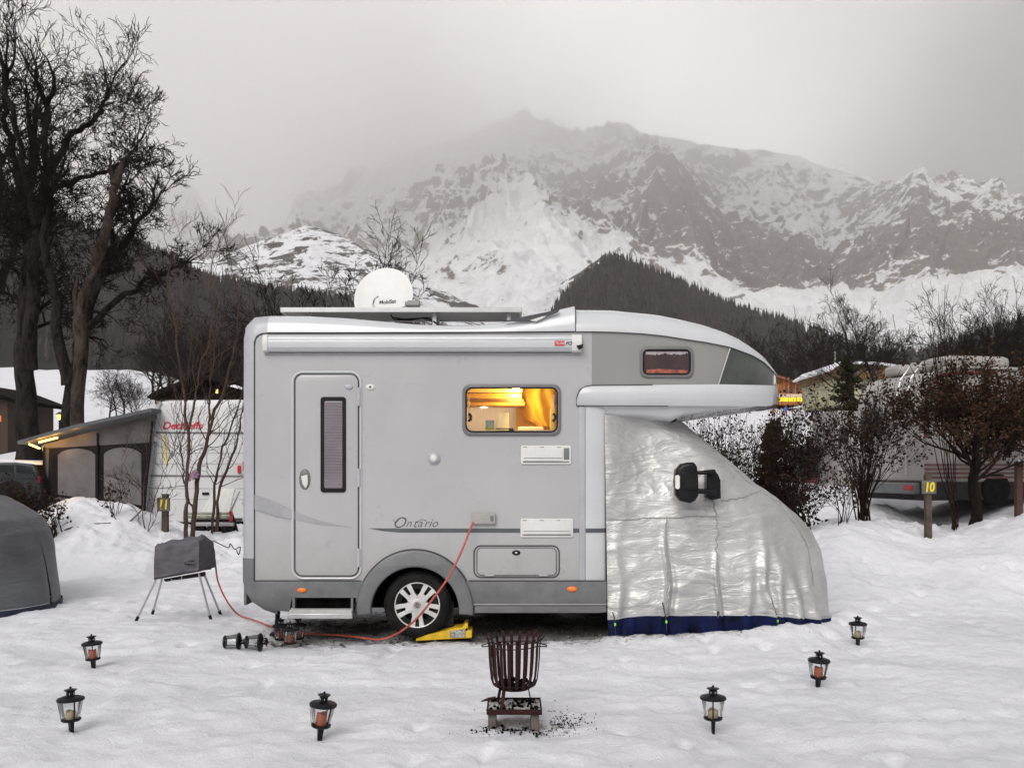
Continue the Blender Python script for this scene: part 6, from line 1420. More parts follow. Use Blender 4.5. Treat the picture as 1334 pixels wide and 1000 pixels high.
# people on the snow far off
def person(label, px, Y, col, col2, seed, h=1.15):
    x = PX(px, Y); z = gz1(x, Y); t = thing('person', label, 'person', (x, Y, z)); rng = np.random.default_rng(seed); k = h / 1.7
    m1 = pm('jacket_' + str(seed), col, 0.7); m2 = pm('trousers_' + str(seed), col2, 0.8)
    import bmesh
    J = [(0, 0, .92), (0, 0, 1.15), (0, 0, 1.40), (0, 0, 1.50), (0, -.02, 1.64), (.17, 0, 1.38), (.30, -.06, 1.12), (.33, -.20, .95), (-.17, 0, 1.38), (-.30, -.04, 1.12), (-.34, -.16, .96), (.10, 0, .86), (.12, -.04, .48), (.13, .02, .06), (.13, -.12, .03), (-.10, 0, .86), (-.13, -.02, .48), (-.14, .05, .06), (-.14, -.09, .03)]
    E = [(0, 1), (1, 2), (2, 3), (3, 4), (2, 5), (5, 6), (6, 7), (2, 8), (8, 9), (9, 10), (0, 11), (11, 12), (12, 13), (13, 14), (0, 15), (15, 16), (16, 17), (17, 18)]
    Rr = [.15, .15, .17, .07, .12, .08, .065, .05, .08, .065, .05, .10, .075, .06, .05, .10, .075, .06, .05]
    me = bpy.data.meshes.new('body'); me.from_pydata([(a * k, b * k, c * k) for a, b, c in J], E, []); me.materials.append(m1); o = bpy.data.objects.new('body', me); C.objects.link(o); o.parent = t
    md = o.modifiers.new('skin', 'SKIN')
    for v, r_ in zip(me.skin_vertices[0].data, Rr): v.radius = (r_ * k, r_ * k)
    me.skin_vertices[0].data[0].use_root = True; o.modifiers.new('sub', 'SUBSURF').levels = 1
    mb = MB()
    for s_ in (1, -1): mb.tube([Vector((s_ * .10, 0, .92)) * k, Vector((s_ * .13, -.03, .48)) * k, Vector((s_ * .14, .02, .10)) * k], [.12 * k, .095 * k, .085 * k], 8)
    q = mb.build('trousers', m2, None); q.parent = t
    q = MB().lathe([(0, 0.13 * k), (0.09 * k, 0.10 * k), (0.135 * k, 0), (0.13 * k, -0.04 * k)], 12, (0, -.02 * k, 1.68 * k)).build('helmet', m2, None); q.parent = t
person('child in a blue and purple ski suit standing nearest the alcove tip', 1023.5, 105, (0.06, 0.10, 0.30), (0.12, 0.05, 0.14), 1, 1.3)
person('person in a bright red jacket below the yellow house', 1054, 118, (0.40, 0.015, 0.04), (0.10, 0.02, 0.03), 2, 1.6)
person('person in a dark plum ski suit in front of the one in red', 1051, 103, (0.10, 0.02, 0.07), (0.04, 0.02, 0.05), 3, 1.4)
person('child in a light blue jacket right of the slim bare tree', 1068, 104, (0.06, 0.20, 0.34), (0.05, 0.10, 0.2), 4, 1.1)
person('child in a pale pink jacket, rightmost of the group on the snow', 1078.5, 104, (0.50, 0.22, 0.22), (0.45, 0.3, 0.3), 5, 1.1)
person('person in an orange jacket partly behind the alcove tip', 1008, 100, (0.42, 0.15, 0.07), (0.1, 0.05, 0.05), 6, 1.2)

# ---- bike rack trailer end and tilted white board behind the motorhome's rear corner
Yr = 17.2; zr = gz1(PX(275, Yr), Yr); bt = thing('load_carrier', 'folded load carrier with red-and-white lamps and green loops, behind the motorhome rear corner', 'carrier', (PX(276, Yr), Yr + 0.3, zr))
RS = pm('reflector_red', (0.42, 0.02, 0.03), 0.35); PG = pm('pale_green_slats', (0.34, 0.36, 0.26), 0.6, var=0.3, ns=9)
for py in (668.5, 673): MB().tube([(PX(244, Yr), Yr, PZ(py, Yr)), (PX(302, Yr), Yr, PZ(py, Yr))], 0.026, 8).build('slat', PG, bt)
for px in (242, 301.5):
    for py in (668, 675.5): MB().box((PX(px - 2, Yr), Yr - 0.06, PZ(py + 3.3, Yr)), (PX(px + 2, Yr), Yr, PZ(py - 3.3, Yr))).build('tail_lamp', RS, bt, 0.012)
MB().box((PX(249, Yr), Yr - 0.02, PZ(685, Yr)), (PX(304, Yr), Yr + 0.1, PZ(680, Yr))).build('bumper_bar', M['alu'], bt, 0.01)
MB().box((PX(248, Yr), Yr + 0.02, PZ(680, Yr)), (PX(307, Yr), Yr + 0.5, PZ(676, Yr))).build('deck', M['black'], bt, 0.01)
for px in (258, 277, 296): MB().lathe([(0.0, Yr), (0.11, Yr), (0.13, Yr + 0.03), (0.13, Yr + 0.12), (0, Yr + 0.12)], 20, (PX(px, Yr), 0, PZ(690, Yr)), 'Y').build('wheel', M['tyre'], bt)
mb = MB().tube([(PX(246, Yr), Yr + .05, PZ(697, Yr)), (PX(306, Yr), Yr + .05, PZ(700, Yr))], 0.02, 6).tube([(PX(300, Yr), Yr + .1, PZ(668, Yr)), (PX(309, Yr), Yr + .1, PZ(697, Yr))], 0.02, 6); mb.build('frame', M['black'], bt)
wb = thing('white_board', 'tilted ribbed white panel leaning behind the load carrier', 'panel', (PX(283, Yr + 0.6), Yr + 0.6, zr)); rows = []
for i in range(25):
    t = i / 24; rb = 0.012 * (1 if i % 6 < 3 else 0)
    rows.append([(PX(266 + 36 * t, Yr + .5), Yr + 0.35 - rb, PZ(667, Yr + .4)), (PX(272 + 27 * t, Yr + .5), Yr + 0.85 - rb, PZ(636, Yr + .8))])
mb = MB().grid(rows); mb.grid([[(x, y + 0.04, z) for x, y, z in r_] for r_ in rows]); mb.build('panel_sheet', M['white'], wb, angle=20)
mb = MB().tube([(PX(300, Yr + .5), Yr + 0.5, PZ(668, Yr + .5)), (PX(310, Yr + .8), Yr + 0.9, PZ(640, Yr + .8))], 0.02, 6).tube([(PX(285, Yr + .8), Yr + 0.9, PZ(637, Yr + .8)), (PX(285, Yr + .8), Yr + 0.95, zr)], 0.02, 6); mb.build('prop', M['alu'], wb)
# bunch of mauve ribbon tied to the sapling
mb = MB(); r3 = np.random.default_rng(4)
for k in range(26): c = np.array(AT(251 + r3.normal(0, 3), 619 + r3.normal(0, 2.6), 16.05)); mb.lathe([(0, -0.03), (0.03, -0.015), (0.036, 0.005), (0, 0.03)], 6, c)
tag(mb.build('ribbon_bunch', pm('mauve_ribbon', (0.32, 0.20, 0.28), 0.8, ns=20), None, angle=20), 'crumpled mauve bag tied to the forked sapling', 'bag')

# ---- numbered posts
def sign(label, px, py0, py1, Y, bx, num, lean):
    z = gz1(PX(px, Y), Y); t = thing('number_post', label, 'signpost', (PX(px, Y), Y, z)); a, b = bx
    MB().poly([(PX(px - 3.6 + lean, Y), PZ(py0, Y)), (PX(px + 3.6 + lean, Y), PZ(py0, Y)), (PX(px + 4.0, Y), PZ(py1 + 6, Y)), (PX(px - 4.0, Y), PZ(py1 + 6, Y))], Y, Y + 0.09).build('post', WD, t, 0.008)
    MB().box((PX(a[0], Y), Y - 0.03, PZ(a[3], Y)), (PX(a[2], Y), Y - 0.003, PZ(a[1], Y))).build('board', pm('grey_board', (0.13, 0.115, 0.10), 0.85, var=0.25, ns=7, bump=0.5, bs=30), t, 0.006)
    MB().tube([(PX(px + lean, Y), Y - 0.033, PZ(a[1] + 2.5, Y)), (PX(px + lean, Y), Y - 0.029, PZ(a[1] + 2.5, Y))], 0.008, 6).build('screw', M['frame'], t)
    text('number', num, b, PX((a[0] + a[2]) / 2, Y), Y - 0.034, PZ((a[1] + a[3]) / 2 + 0.4, Y), pm('yellow_number_paint', (0.72, 0.55, 0.02), 0.5), t, shear=0.12, align='CENTER', off=0.008, sx=0.78)
sign('grey wooden post with yellow number 10, in front of the parked motorhome', 1211, 618, 706, 14.0, ((1200, 625.5, 1219, 643), 0.19), '10', -1)
sign('grey wooden post with yellow number 11, in front of the caravan', 214, 643, 703, 16.0, ((205, 648, 222, 665.5), 0.22), '11', 0)
t = thing('timber_post', 'plain reddish timber post at the right edge', 'post', (PX(1329, 15.5), 15.5, gz1(PX(1329, 15.5), 15.5))); MB().box((PX(1325, 15.5), 15.5, PZ(690, 15.5)), (PX(1333, 15.5), 15.6, PZ(600, 15.5))).build('shaft', pm('reddish_timber', (0.075, 0.035, 0.024), 0.8, ns=6), t, 0.01)
MB().box((PX(1324, 15.5), 15.49, PZ(601, 15.5)), (PX(1334, 15.5), 15.61, PZ(598, 15.5))).build('cap', SNOW, t, 0.01)

# ================================================================== foreground
# ---- candle lanterns on stakes
LG = bpy.data.materials.new('lantern_glass'); LG.use_nodes = True; T = NT(LG.node_tree); LG.node_tree.nodes.clear()
gt = T.n('ShaderNodeBsdfTransparent', inp={'Color': (0.93, 0.935, 0.93, 1)}); gg = T.n('ShaderNodeBsdfGlossy', inp={'Roughness': 0.08})
lw_ = T.n('ShaderNodeLayerWeight', inp={'Blend': 0.35}); mx = T.n('ShaderNodeMixShader'); T.link(T.math('ADD', T.math('MULTIPLY', lw_.outputs['Fresnel'], 0.8), 0.03), mx.inputs[0]); T.link(gt.outputs[0], mx.inputs[1]); T.link(gg.outputs[0], mx.inputs[2]); T.link(mx.outputs[0], T.n('ShaderNodeOutputMaterial').inputs[0])
WAXC = pm('cream_wax', (0.62, 0.50, 0.30), 0.55, ns=25); WAXO = pm('orange_wax', (0.60, 0.14, 0.045), 0.5, ns=25, col2=(0.48, 0.09, 0.03))
def lantern(wax, chh, stake=True, nb=3, chh_on=True):
    t = thing('lantern', '', 'lantern')
    def P(name, mb, mat, par=t, bev=0.0, ang=35): o = mb.build(name, mat, None, bev, ang); o.parent = par; return o
    if stake: P('stake', MB().add([(-.019, -.013, .075), (.019, -.013, .075), (.019, .013, .075), (-.019, .013, .075), (-.011, -.007, -.06), (.011, -.007, -.06), (.011, .007, -.06), (-.011, .007, -.06)], [(0, 1, 2, 3), (4, 5, 6, 7), (0, 1, 5, 4), (1, 2, 6, 5), (2, 3, 7, 6), (3, 0, 4, 7)]), M['black'])
    P('base', MB().lathe([(0, .070), (.052, .070), (.060, .076), (.061, .088), (.056, .090), (.050, .082), (0, .082)], 28), M['black'])
    P('glass', MB().lathe([(.050, .084), (.066, .150), (.075, .205)], 28), LG)
    P('lid', MB().lathe([(.078, .200), (.084, .203), (.085, .214), (.078, .222), (.045, .232), (.026, .236), (0, .236)], 28), M['black'])
    ch_ = P('chimney', MB().lathe([(.025, .232), (.026, .262), (.038, .268), (.040, .273), (.022, .276), (0, .282)], 20), M['black'])
    P('knob', MB().lathe([(.006, .278), (.008, .287), (.005, .292), (0, .294)], 10), M['black'], ch_)
    for k in range(6):
        a = 2 * math.pi * k / 6 + .4; c = Vector((.0262 * math.cos(a), .0262 * math.sin(a), .248)); P('vent_hole', MB().box(c - Vector((.002, .002, .006)), c + Vector((.002, .002, .006))), M['corner'], ch_)
    for k in range(nb):
        a = 2 * math.pi * k / nb + .9; r0, r1 = .058, .080; w_ = .0045
        u = Vector((-math.sin(a), math.cos(a), 0)) * w_; c0 = Vector((r0 * math.cos(a), r0 * math.sin(a), .085)); c1 = Vector((r1 * math.cos(a), r1 * math.sin(a), .206)); n_ = Vector((math.cos(a), math.sin(a), 0)) * .0025
        P('bar', MB().add([c0 - u, c0 + u, c1 + u, c1 - u, c0 - u + n_, c0 + u + n_, c1 + u + n_, c1 - u + n_], [(0, 1, 2, 3), (4, 7, 6, 5), (0, 4, 5, 1), (1, 5, 6, 2), (2, 6, 7, 3), (3, 7, 4, 0)]), M['black'])
    r_ = .033; pr = [(0, .083), (r_, .083), (r_ * 1.01, .083 + chh * .6), (r_ * .97, .083 + chh * .93), (r_ * .8, .083 + chh), (r_ * .55, .083 + chh * .94), (0, .083 + chh * .90)]
    mb = MB().lathe(pr, 24); mb.v = [(x * (1 + .05 * math.sin(5 * math.atan2(y, x))), y, z + (.006 * math.sin(2 * math.atan2(y, x) + 1) if z > .083 + chh * .8 else 0)) for x, y, z in mb.v]
    if not chh_on: return t
    cd = P('candle', mb, wax, ang=60); P('wick', MB().tube([(0, 0, .083 + chh * .88), (.002, 0, .083 + chh * 1.05)], .0015, 5), M['black'], cd); return t
pO = lantern(WAXO, .078); pC = lantern(WAXC, .055); pF = lantern(pm('dull_orange_wax', (0.30, 0.075, 0.03), 0.5, ns=25), .080, stake=False); pE = lantern(WAXO, .06, stake=False, nb=4, chh_on=False)
LT = [(pO, True, 416.5, 961, 'black stake lantern with tall orange candle, left of the fire basket, nearest the camera', 0.45, (0.06, 0.09)),
      (pC, True, 929, 951, 'black stake lantern with cream candle, nearest of the three right of the fire basket', 1.5, (0.0, 0.02)),
      (pC, False, 93, 953, 'black stake lantern with cream candle, nearest the left edge', 2.45, (0.0, 0.05)),
      (pO, False, 122, 870, 'black stake lantern with orange candle, farther of the pair at the left', 3.2, (0.0, 0.07)),
      (pO, False, 1065.5, 895, 'black stake lantern with orange candle, middle of the three on the right', 2.2, (0.0, -0.05)),
      (pC, False, 1117.5, 841, 'black stake lantern with cream candle, farthest right', 0.6, (0.0, 0.0))]
for o, first, px, py, lab, rz, (tx, ty) in LT:
    Y = 2016.0 / (py - 613)
    for _ in range(8): z = gz1(PX(px, Y), Y) + float(gdet(np.array([PX(px, Y)]), np.array([Y]))[0]); Y = (EYE - z) * F / (py - 613)
    p = (PX(px, Y), Y, z); gr = 'lanterns staked in the snow'
    if first: o.location = p; o.rotation_euler = (tx, ty, rz); o['label'] = lab; o['group'] = gr
    else: copy_thing(o, p, label=lab, group=gr, rot=(tx, ty, rz))
def place(o, first, loc, rot, lab):
    if first: o.location = loc; o.rotation_euler = rot; o['label'] = lab; o['group'] = 'lanterns without stakes'
    else: copy_thing(o, loc, label=lab, group='lanterns without stakes', rot=rot)
place(pF, True, (PX(378, 8.95), 8.95, -0.07), (0, 0, 0.5), 'front one of the three black lanterns standing under the rear bumper beside the step')
place(pF, False, (PX(366, 9.15), 9.15, -0.07), (0, 0, 1.8), 'left one of the three black lanterns standing under the rear bumper')
place(pF, False, (PX(388.5, 9.2), 9.2, -0.07), (0, 0, 2.9), 'right one of the three black lanterns, closest to the step')
Yw = 8.72; place(pE, True, (PX(292, Yw) - 0.075 + 0.0, Yw, 0.062), (0, R(90), 0.06), 'left one of two black lanterns lying on their side in the snow')
place(pE, False, (PX(319, Yw) - 0.062, Yw - 0.01, 0.062), (0, R(90), 0.0), 'right one of two black lanterns lying on their side in the snow')

# ---- fire basket on its ash tray
FX, FY = PX(670, 6.1), 6.12; RUST = pm('rusty_iron', (0.040, 0.010, 0.009), 0.7, spec=0.2, metal=0.1, var=0.4, ns=14, bump=0.8, bs=60, col2=(0.016, 0.009, 0.009))
zg = gz1(FX, FY) - 0.02
tr_ = thing('ash_tray', 'rusty iron ash tray on two pale wooden blocks, below the fire basket', 'tray', (FX - 0.005, FY, zg))
x0, x1, y0_, y1_ = FX - 0.18, FX + 0.18, FY - 0.16, FY + 0.16; zt = zg + 0.105
mb = MB().box((x0, y0_, zt), (x1, y1_, zt + 0.006)); mb.box((x0, y0_, zt + .007), (x1, y0_ + 0.006, zt + 0.035)).box((x0, y1_ - 0.006, zt + .007), (x1, y1_, zt + 0.035)).box((x0, y0_ + .007, zt + .007), (x0 + 0.006, y1_ - .007, zt + 0.034)).box((x1 - 0.006, y0_ + .007, zt + .007), (x1, y1_ - .007, zt + 0.034)); mb.build('pan', RUST, tr_, 0.001)
mb = MB(); rg = np.random.default_rng(12); rows = [[(x0 + .01 + (x1 - x0 - .02) * i / 30, y0_ + .01 + (y1_ - y0_ - .02) * j / 26, zt + .010 + .022 * float(rg.random()) ** 1.5) for j in range(27)] for i in range(31)]
MB().grid(rows).build('ash_bed', pm('grey_ash', (0.42, 0.41, 0.40), 0.95, var=0.3, ns=60, col2=(0.16, 0.15, 0.15)), tr_, angle=10)
PW = pm('pale_block_wood', (0.13, 0.11, 0.095), 0.9, spec=0.1, var=0.2, ns=10, bump=0.6, bs=40)
for xx in (x0 + 0.035, x1 - 0.045): MB().box((xx - 0.026, y0_ + 0.03, zg - 0.03), (xx + 0.026, y0_ + 0.27, zt - 0.001)).build('wood_block', PW, tr_, 0.004)
mb = MB().poly([(x0 - 0.045, 0.0), (x0 + 0.02, 0.012), (x0 + 0.055, 0.028), (x0 + 0.055, 0.034), (x0 + 0.005, 0.026), (x0 - 0.03, 0.010)], y1_ - 0.11, y1_ - 0.085); mb.v = [(x, y, z + zt + 0.03) for x, y, z in mb.v]; mb.build('tray_handle', RUST, tr_, 0.002)
chk = MB()
for k in range(46):
    c = Vector((rg.uniform(x0 + .02, x1 - .02), rg.uniform(y0_ + .02, y1_ - .02), zt + .03)); s_ = rg.uniform(.004, .011); chk.box(c - Vector((s_, s_, s_ * .7)), c + Vector((s_ * 1.3, s_, s_ * .7)), Matrix.Rotation(rg.uniform(0, 3), 3, Vector((rg.random(), rg.random(), 1))))
tag(chk.build('charcoal_bits', M['under'], None), 'charcoal crumbs lying in the ash tray', 'charcoal', kind='stuff')
fb = thing('fire_basket', 'rusty slatted iron fire basket standing in the snow in the middle foreground', 'fire basket', (FX, FY, zt)); bz = zt + 0.135
mb0 = MB(); NB = 20
def bp_(a, t):                     # bar path: from the bottom disc up and flaring out at the rim
    r_ = [0.02, 0.10, 0.138, 0.152, 0.160, 0.166, 0.168, 0.175, 0.200][t]; z = [0.0, 0.004, 0.026, 0.065, 0.14, 0.21, 0.275, 0.32, 0.348][t]
    return Vector((FX + r_ * math.cos(a), FY + r_ * math.sin(a), bz + z))
for k in range(NB):
    a = 2 * math.pi * k / NB + 0.1; u = Vector((-math.sin(a), math.cos(a), 0)) * 0.0105; dz = rg.normal(0, .004); rows = []
    for t in range(9):
        p = bp_(a, t) + Vector((0, 0, dz if t > 6 else 0)); n_ = Vector((math.cos(a), math.sin(a), 0)) * 0.0045
        w_ = u * (0.35 if t == 0 else 1); rows.append([p - w_, p + w_, p + w_ + n_, p - w_ + n_, p - w_])
    MB().grid(rows).add(rows[-1][:4], [(0, 1, 2, 3)]).build('slat', RUST, fb, angle=30)
def ring_(r_, z, w_, tz=0.0): return [(FX + r_ * math.cos(q), FY + r_ * math.sin(q), bz + z + tz * math.cos(q)) for q in np.linspace(0, 2 * math.pi, 41)]
MB().tube(ring_(0.155, 0.285, 0, 0.004), 0.004, 6, False).build('hoop', RUST, fb); MB().tube(ring_(0.178, 0.322, 0, 0.006), 0.0035, 6, False).build('hoop', RUST, fb)
MB().tube(ring_(0.126, 0.030, 0), 0.005, 6, False).build('hoop', RUST, fb)
for s_ in (-1, 1): MB().tube([(FX + s_ * 0.155, FY - 0.06, bz + 0.290), (FX + s_ * 0.215, FY - 0.03, bz + 0.282), (FX + s_ * 0.215, FY + 0.0, bz + 0.286), (FX + s_ * 0.155, FY + 0.06, bz + 0.292)], 0.004, 6).build('handle', RUST, fb)
MB().lathe([(0, bz - 0.004), (0.095, bz - 0.003), (0.10, bz + 0.002), (0, bz + 0.002)], 24, (FX, FY, 0)).build('base_plate', RUST, fb)
for (a, b, w_) in ((-0.075, -0.10, 0.012), (-0.10, 0.05, 0.010), (0.10, 0.09, 0.004)):
    p0 = Vector((FX + a * .9, FY + b * .8, bz + .004)); p1 = Vector((FX + a * 1.15, FY + b * 1.35, zt + 0.012)); MB().add([p0 - Vector((w_, 0, 0)), p0 + Vector((w_, 0, 0)), p1 + Vector((w_, 0, 0)), p1 - Vector((w_, 0, 0)), p0 + Vector((-w_, .006, 0)), p0 + Vector((w_, .006, 0)), p1 + Vector((w_, .006, 0)), p1 + Vector((-w_, .006, 0))], [(0, 1, 2, 3), (4, 7, 6, 5), (0, 4, 5, 1), (1, 5, 6, 2), (2, 6, 7, 3), (3, 7, 4, 0)]).build('leg', RUST, fb)
mb = MB()
for k in range(40):
    q = rg.uniform(0, 6.28); r_ = 0.10 * math.sqrt(rg.random()); c = Vector((FX + r_ * math.cos(q), FY + r_ * math.sin(q), bz + rg.uniform(.006, .05))); s_ = rg.uniform(.006, .016); mb.box(c - Vector((s_, s_, s_)), c + Vector((s_, s_, s_)), Matrix.Rotation(rg.uniform(0, 3), 3, Vector((rg.random(), rg.random(), 1))))
tag(mb.build('charcoal_embers', M['under'], None), 'dead charcoal at the bottom of the fire basket', 'charcoal', kind='stuff')
# scattered ash and charcoal on the snow
mb = MB()
for k in range(560):
    u = rg.random()
    if u < .35: x, y = FX + rg.normal(0, .16), FY - 0.17 + rg.normal(0, .05)
    elif u < .9: x, y = FX + 0.24 + abs(rg.normal(0, .12)), FY + 0.08 + rg.normal(0, .13)
    else: x, y = FX + rg.normal(0, .5), FY + rg.normal(0, .35)
    z = gz1(x, y) + float(gdet(np.array([x]), np.array([y]))[0]); s_ = rg.uniform(.0010, .0036) * (1.9 if u < .35 and rg.random() < .35 else 1)
    c = Vector((x, y, z + s_ * .2 - (.02 if abs(x - FX) < .4 and abs(y - FY) < .3 else .008))); mb.box(c - Vector((s_, s_, s_ * .7)), c + Vector((s_ * 1.4, s_, s_ * .7)), Matrix.Rotation(rg.uniform(0, 3), 3, Vector((rg.random(), rg.random(), 1))))
tag(mb.build('ash_specks', M['under'], None), 'black ash specks scattered on the snow around the fire basket', 'ash', kind='stuff')
# trampled debris under the motorhome
mb = MB()
for k in range(700):
    x, y = rg.uniform(-2.6, 3.0), rg.uniform(9.0, 10.6); z = gz1(x, y) + float(gdet(np.array([x]), np.array([y]))[0]) - 0.03; s_ = rg.uniform(.004, .014)
    c = Vector((x, y, z + s_ * .3)); mb.box(c - Vector((s_, s_, s_ * .6)), c + Vector((s_ * 1.5, s_, s_ * .6)), Matrix.Rotation(rg.uniform(0, 3), 3, Vector((rg.random(), rg.random(), 1))))
tag(mb.build('gravel_crumbs', pm('dark_gravel', (0.05, 0.042, 0.037), 0.9, var=0.5, ns=9, col2=(0.14, 0.13, 0.12)), None), 'dark gravel and ice crumbs on the thawed ground under the motorhome', 'gravel', kind='stuff')

# ---- covered grill on four legs
GY = 10.55; gr_ = thing('covered_grill', 'portable grill on four thin legs under a grey cloth cover, left of the motorhome', 'grill', (PX(240, GY), GY, gz1(PX(240, GY), GY)))
CG = bpy.data.materials.new('slate_cover_cloth'); CG.use_nodes = True; silver(CG, (0.10, 0.092, 0.112), (0.060, 0.056, 0.068), 0.62, 0.0)
def q3(px, py, dy): return Vector((PX(px, GY + dy), GY + dy, PZ(py, GY + dy)))
TN = [(201, 755), (200, 735), (200, 716), (201.5, 711.5)]        # left outline, bottom to top
LEFT = lambda t: ip([(0, 200.5), (0.5, 200), (0.9, 200.5), (1, 202)], t)
rows = []; nU, nV = 44, 20
for j in range(nV + 1):
    v = j / nV; row = []
    for i in range(nU + 1):
        u = i / nU
        if u < 0.62:       # long front face
            s_ = u / 0.62; px = 200.5 + (259 - 200.5) * s_ + 1.2 * v; pb = 755 + (744.5 - 755) * s_; pt = 712 + (704 - 712) * s_ - 2.0 * math.sin(math.pi * s_) ** 2
            p = q3(px, pb + (pt - pb) * v, -0.20 + 0.05 * v * v)
        else:              # end face turning back
            s_ = (u - 0.62) / 0.38; px = 259 + (282 - 259) * s_ - 5 * v * s_; pb = 744.5 + (738 - 744.5) * s_; pt = 704 + (705 - 704) * s_ - 3.0 * math.sin(math.pi * s_)
            p = q3(px + 1.2 * v, pb + (pt - pb) * v, -0.20 + 0.05 * v * v + 0.42 * s_)
        w_ = 0.03 * float(fbm(np.array([u * 9]), np.array([v * 5]), 3, 8)[0] - 0.5) + 0.008 * math.sin(u * 40 + v * 4) * (1 - v)
        row.append(Vector((p.x, p.y - w_, p.z)))
    rows.append(row)
# top, gathered to a peak near the right
pk = q3(262, 696.5, 0.02); lk_ = q3(212, 706, 0.10)
for t in (0.35, 0.7, 1.0):
    row = []
    for i in range(nU + 1):
        u = i / nU; e = rows[nV][i]; tg = lk_ + (pk - lk_) * min(1, u / 0.62) ** 0.9; w_ = 0.012 * math.sin(u * 23 + t * 5); row.append(e + (tg - e) * t + Vector((0, 0, w_ + 0.008 * math.sin(math.pi * t))))
    rows.append(row)
back = [Vector((lk_.x + (pk.x - lk_.x) * (i / nU) + 0.05, GY + 0.24, PZ(752 - 8 * i / nU, GY) + 0.0)) for i in range(nU + 1)]; rows.append(back)
MB().grid([[tuple(p) for p in r_] for r_ in rows]).build('cover', CG, gr_, angle=60)
MB().grid([[tuple(q3(200.8, 755, -0.2)), tuple(q3(201.5, 712, -0.15))], [tuple(q3(204, 751, 0.24)), tuple(q3(212, 706, 0.10))]]).build('cover_end', CG, gr_, angle=60)
MB().tube([tuple(q3(200.5 + 58.5 * k / 12, 753.5 - 10.5 * k / 12, -0.215)) for k in range(13)], 0.004, 5).build('cover_hem', TD, gr_)
lb = MB().poly([(PX(240, GY - .25), PZ(735.5, GY - .25)), (PX(252, GY - .25), PZ(733.5, GY - .25)), (PX(252, GY - .25), PZ(730, GY - .25)), (PX(240, GY - .25), PZ(732, GY - .25))], GY - 0.236, GY - 0.230); lb = lb.build('cover_label', M['rubber'], gr_)
text('label_lettering', 'OUTDOORCHEF', 0.016, PX(241, GY - .25), GY - 0.238, PZ(733, GY - .25), M['alu'], lb, sx=0.8)
MB().add([q3(213, 754, -.12), q3(268, 744, -.12), q3(268, 750, -.12), q3(215, 757.5, -.12), q3(213, 754, .2), q3(268, 744, .2), q3(268, 750, .2), q3(215, 757.5, .2)], [(0, 1, 2, 3), (4, 7, 6, 5), (0, 4, 5, 1), (1, 5, 6, 2), (2, 6, 7, 3), (3, 7, 4, 0)]).build('grill_pan', M['black'], gr_, 0.01)
MB().tube([q3(223, 754, -.2), q3(224, 756.5, -.24), q3(236, 755, -.24), q3(237, 750, -.2)], 0.006, 6).build('pan_handle', M['alu'], gr_)
for (a, b, c, d, d0, d1) in ((203, 755, 177.5, 808, -.15, -.22), (211, 754, 199, 795, .15, .42), (259, 746, 274.5, 803.5, -.15, -.05), (265, 745, 287, 792.5, .15, .55)):
    p1 = q3(c, d, d1); p1.z = gz1(p1.x, p1.y) + 0.0; l_ = MB().tube([q3(a, b, d0), p1], 0.012, 8).build('leg', M['alu'], gr_)
    dv_ = (p1 - q3(a, b, d0)).normalized(); MB().tube([p1 - dv_ * 0.05, p1 + dv_ * 0.012], 0.018, 8).build('rubber_foot', M['rubber'], l_)

# ---- cables
def smooth(P, n=60):
    P = [Vector(p) for p in P]; out = []
    Q = [P[0] * 2 - P[1]] + P + [P[-1] * 2 - P[-2]]; m = len(P) - 1
    for i in range(n + 1):
        x = i / n * m; k = min(int(x), m - 1); t = x - k; a, b, c, d = Q[k], Q[k + 1], Q[k + 2], Q[k + 3]
        out.append(0.5 * ((2 * b) + (c - a) * t + (2 * a - 5 * b + 4 * c - d) * t * t + (3 * b - a - 3 * c + d) * t ** 3))
    return out
c1 = [(616, 680, 9.13), (608, 701, 9.05), (597, 727, 8.98), (582, 755, 8.96), (565, 778, 8.95), (545, 803, 8.98), (525, 820, 9.05), (508, 829, 9.15)]
P = [(PX(a, y), y, PZ(b, y)) for a, b, y in c1]
for a, b in ((492, 833), (470, 831), (448, 826), (425, 825), (400, 824.5), (375, 823), (350, 816)):
    y = 2016 / (b - 613); P.append((PX(a, y), y, gz1(PX(a, y), y) + float(gdet(np.array([PX(a, y)]), np.array([y]))[0]) + 0.005))
tag(MB().tube(smooth(P, 110), 0.0105, 8).build('power_cable', M['cable'], None), 'red power cable hanging from the side socket and running along the ground under the step', 'cable')
P2 = [P[-1]]
for a, b in ((330, 808), (312, 800)): y = 2016 / (b - 613); P2.append((PX(a, y), y, gz1(PX(a, y), y) + 0.012))
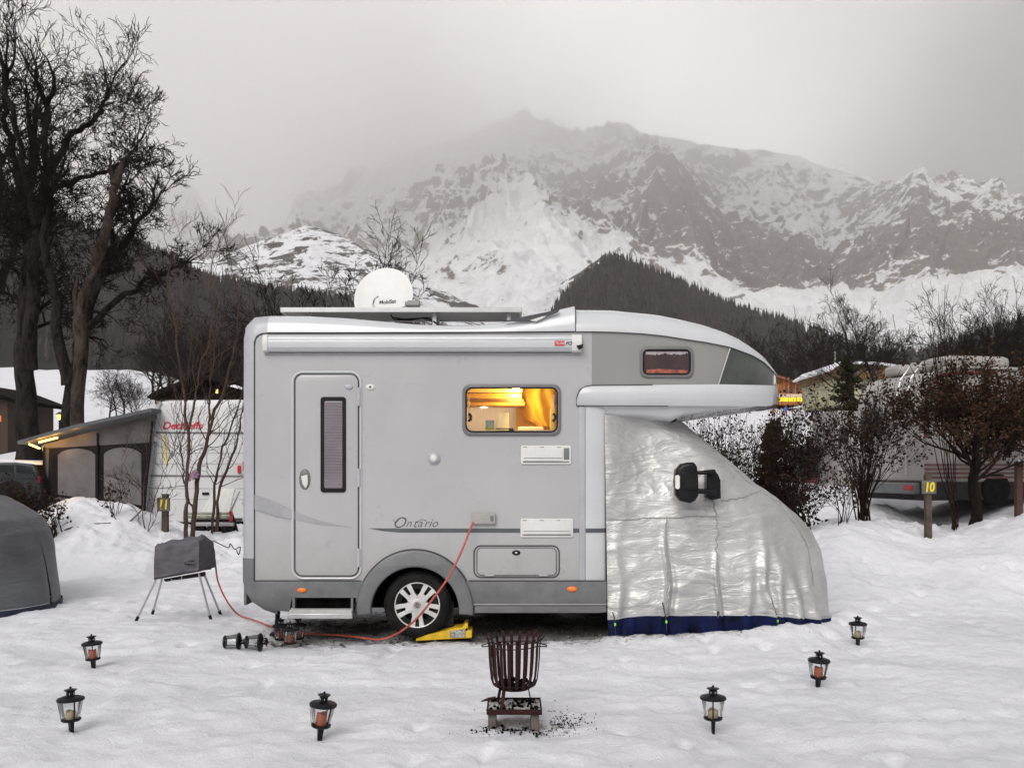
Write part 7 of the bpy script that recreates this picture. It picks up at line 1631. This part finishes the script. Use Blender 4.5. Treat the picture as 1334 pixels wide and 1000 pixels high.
P2 += [(PX(300, 10.7), 10.7, PZ(789, 10.7)), (PX(290, 10.7), 10.7, PZ(772, 10.7)), (PX(283.5, 10.75), 10.75, PZ(755, 10.75)), (PX(281, 10.8), 10.8, PZ(738, 10.8))]
tag(MB().tube(smooth(P2, 60), 0.0095, 8).build('gas_hose', M['cable'], None), 'orange hose rising from the snow to the covered grill', 'hose')
P3 = [(56, 703), (75, 702.5), (92, 702.5), (110, 698), (130, 692), (150, 687), (165, 681), (178, 671), (186, 662)]
P3 = [(PX(a, 15.4 + .06 * i), 15.4 + .06 * i, max(PZ(b, 15.4 + .06 * i), gz1(PX(a, 15.4), 15.4 + .06 * i) + .02)) for i, (a, b) in enumerate(P3)]
tag(MB().tube(smooth(P3, 50), 0.012, 6).build('ground_cable', SAP, None), 'thin brown cable lying over the left snow bank', 'cable')
P4 = [(278, 704), (288, 709), (298, 713), (300, 708), (306, 715), (313, 712), (311, 722), (308, 716)]
tag(MB().tube(smooth([(PX(a, 14.6), 14.6, PZ(b, 14.6)) for a, b in P4], 50), 0.008, 6).build('looped_wire', M['black'], None), 'thin black looped wire behind the rear corner of the motorhome', 'wire')

# ---- yellow levelling ramp behind the wheel
lr = thing('levelling_ramp', 'yellow plastic levelling wedge under the rear wheel', 'wheel ramp', (PX(585), 9.3, 0.0)); YP = pm('yellow_plastic', (0.66, 0.42, 0.012), 0.45, var=0.12, ns=9)
z_ = lambda py: PZ(py, 9.08)
pr = [(540, 834), (556, 828), (580, 822.5), (590, 819), (601, 818.5), (606, 812), (608.5, 813), (609, 822), (614, 822), (614, 832), (540, 836)]
rp = MB().poly([(PX(a, 9.08), z_(b) - 0.01) for a, b in pr], 9.20, 9.44).build('ramp', YP, lr, 0.006)
lb = MB().poly([(PX(a, 9.08), z_(b) - 0.01) for a, b in [(585, 823), (605.5, 820), (606, 831), (585, 832)]], 9.194, 9.199).build('ramp_sticker', pm('mottled_sticker', (0.50, 0.48, 0.42), 0.5, var=0.5, ns=40, col2=(0.05, 0.045, 0.05)), lr)
text('sticker_lettering', 'LEVELLER', 0.026, PX(586.5, 9.08), 9.192, z_(825), M['white'], lb, sx=0.95)
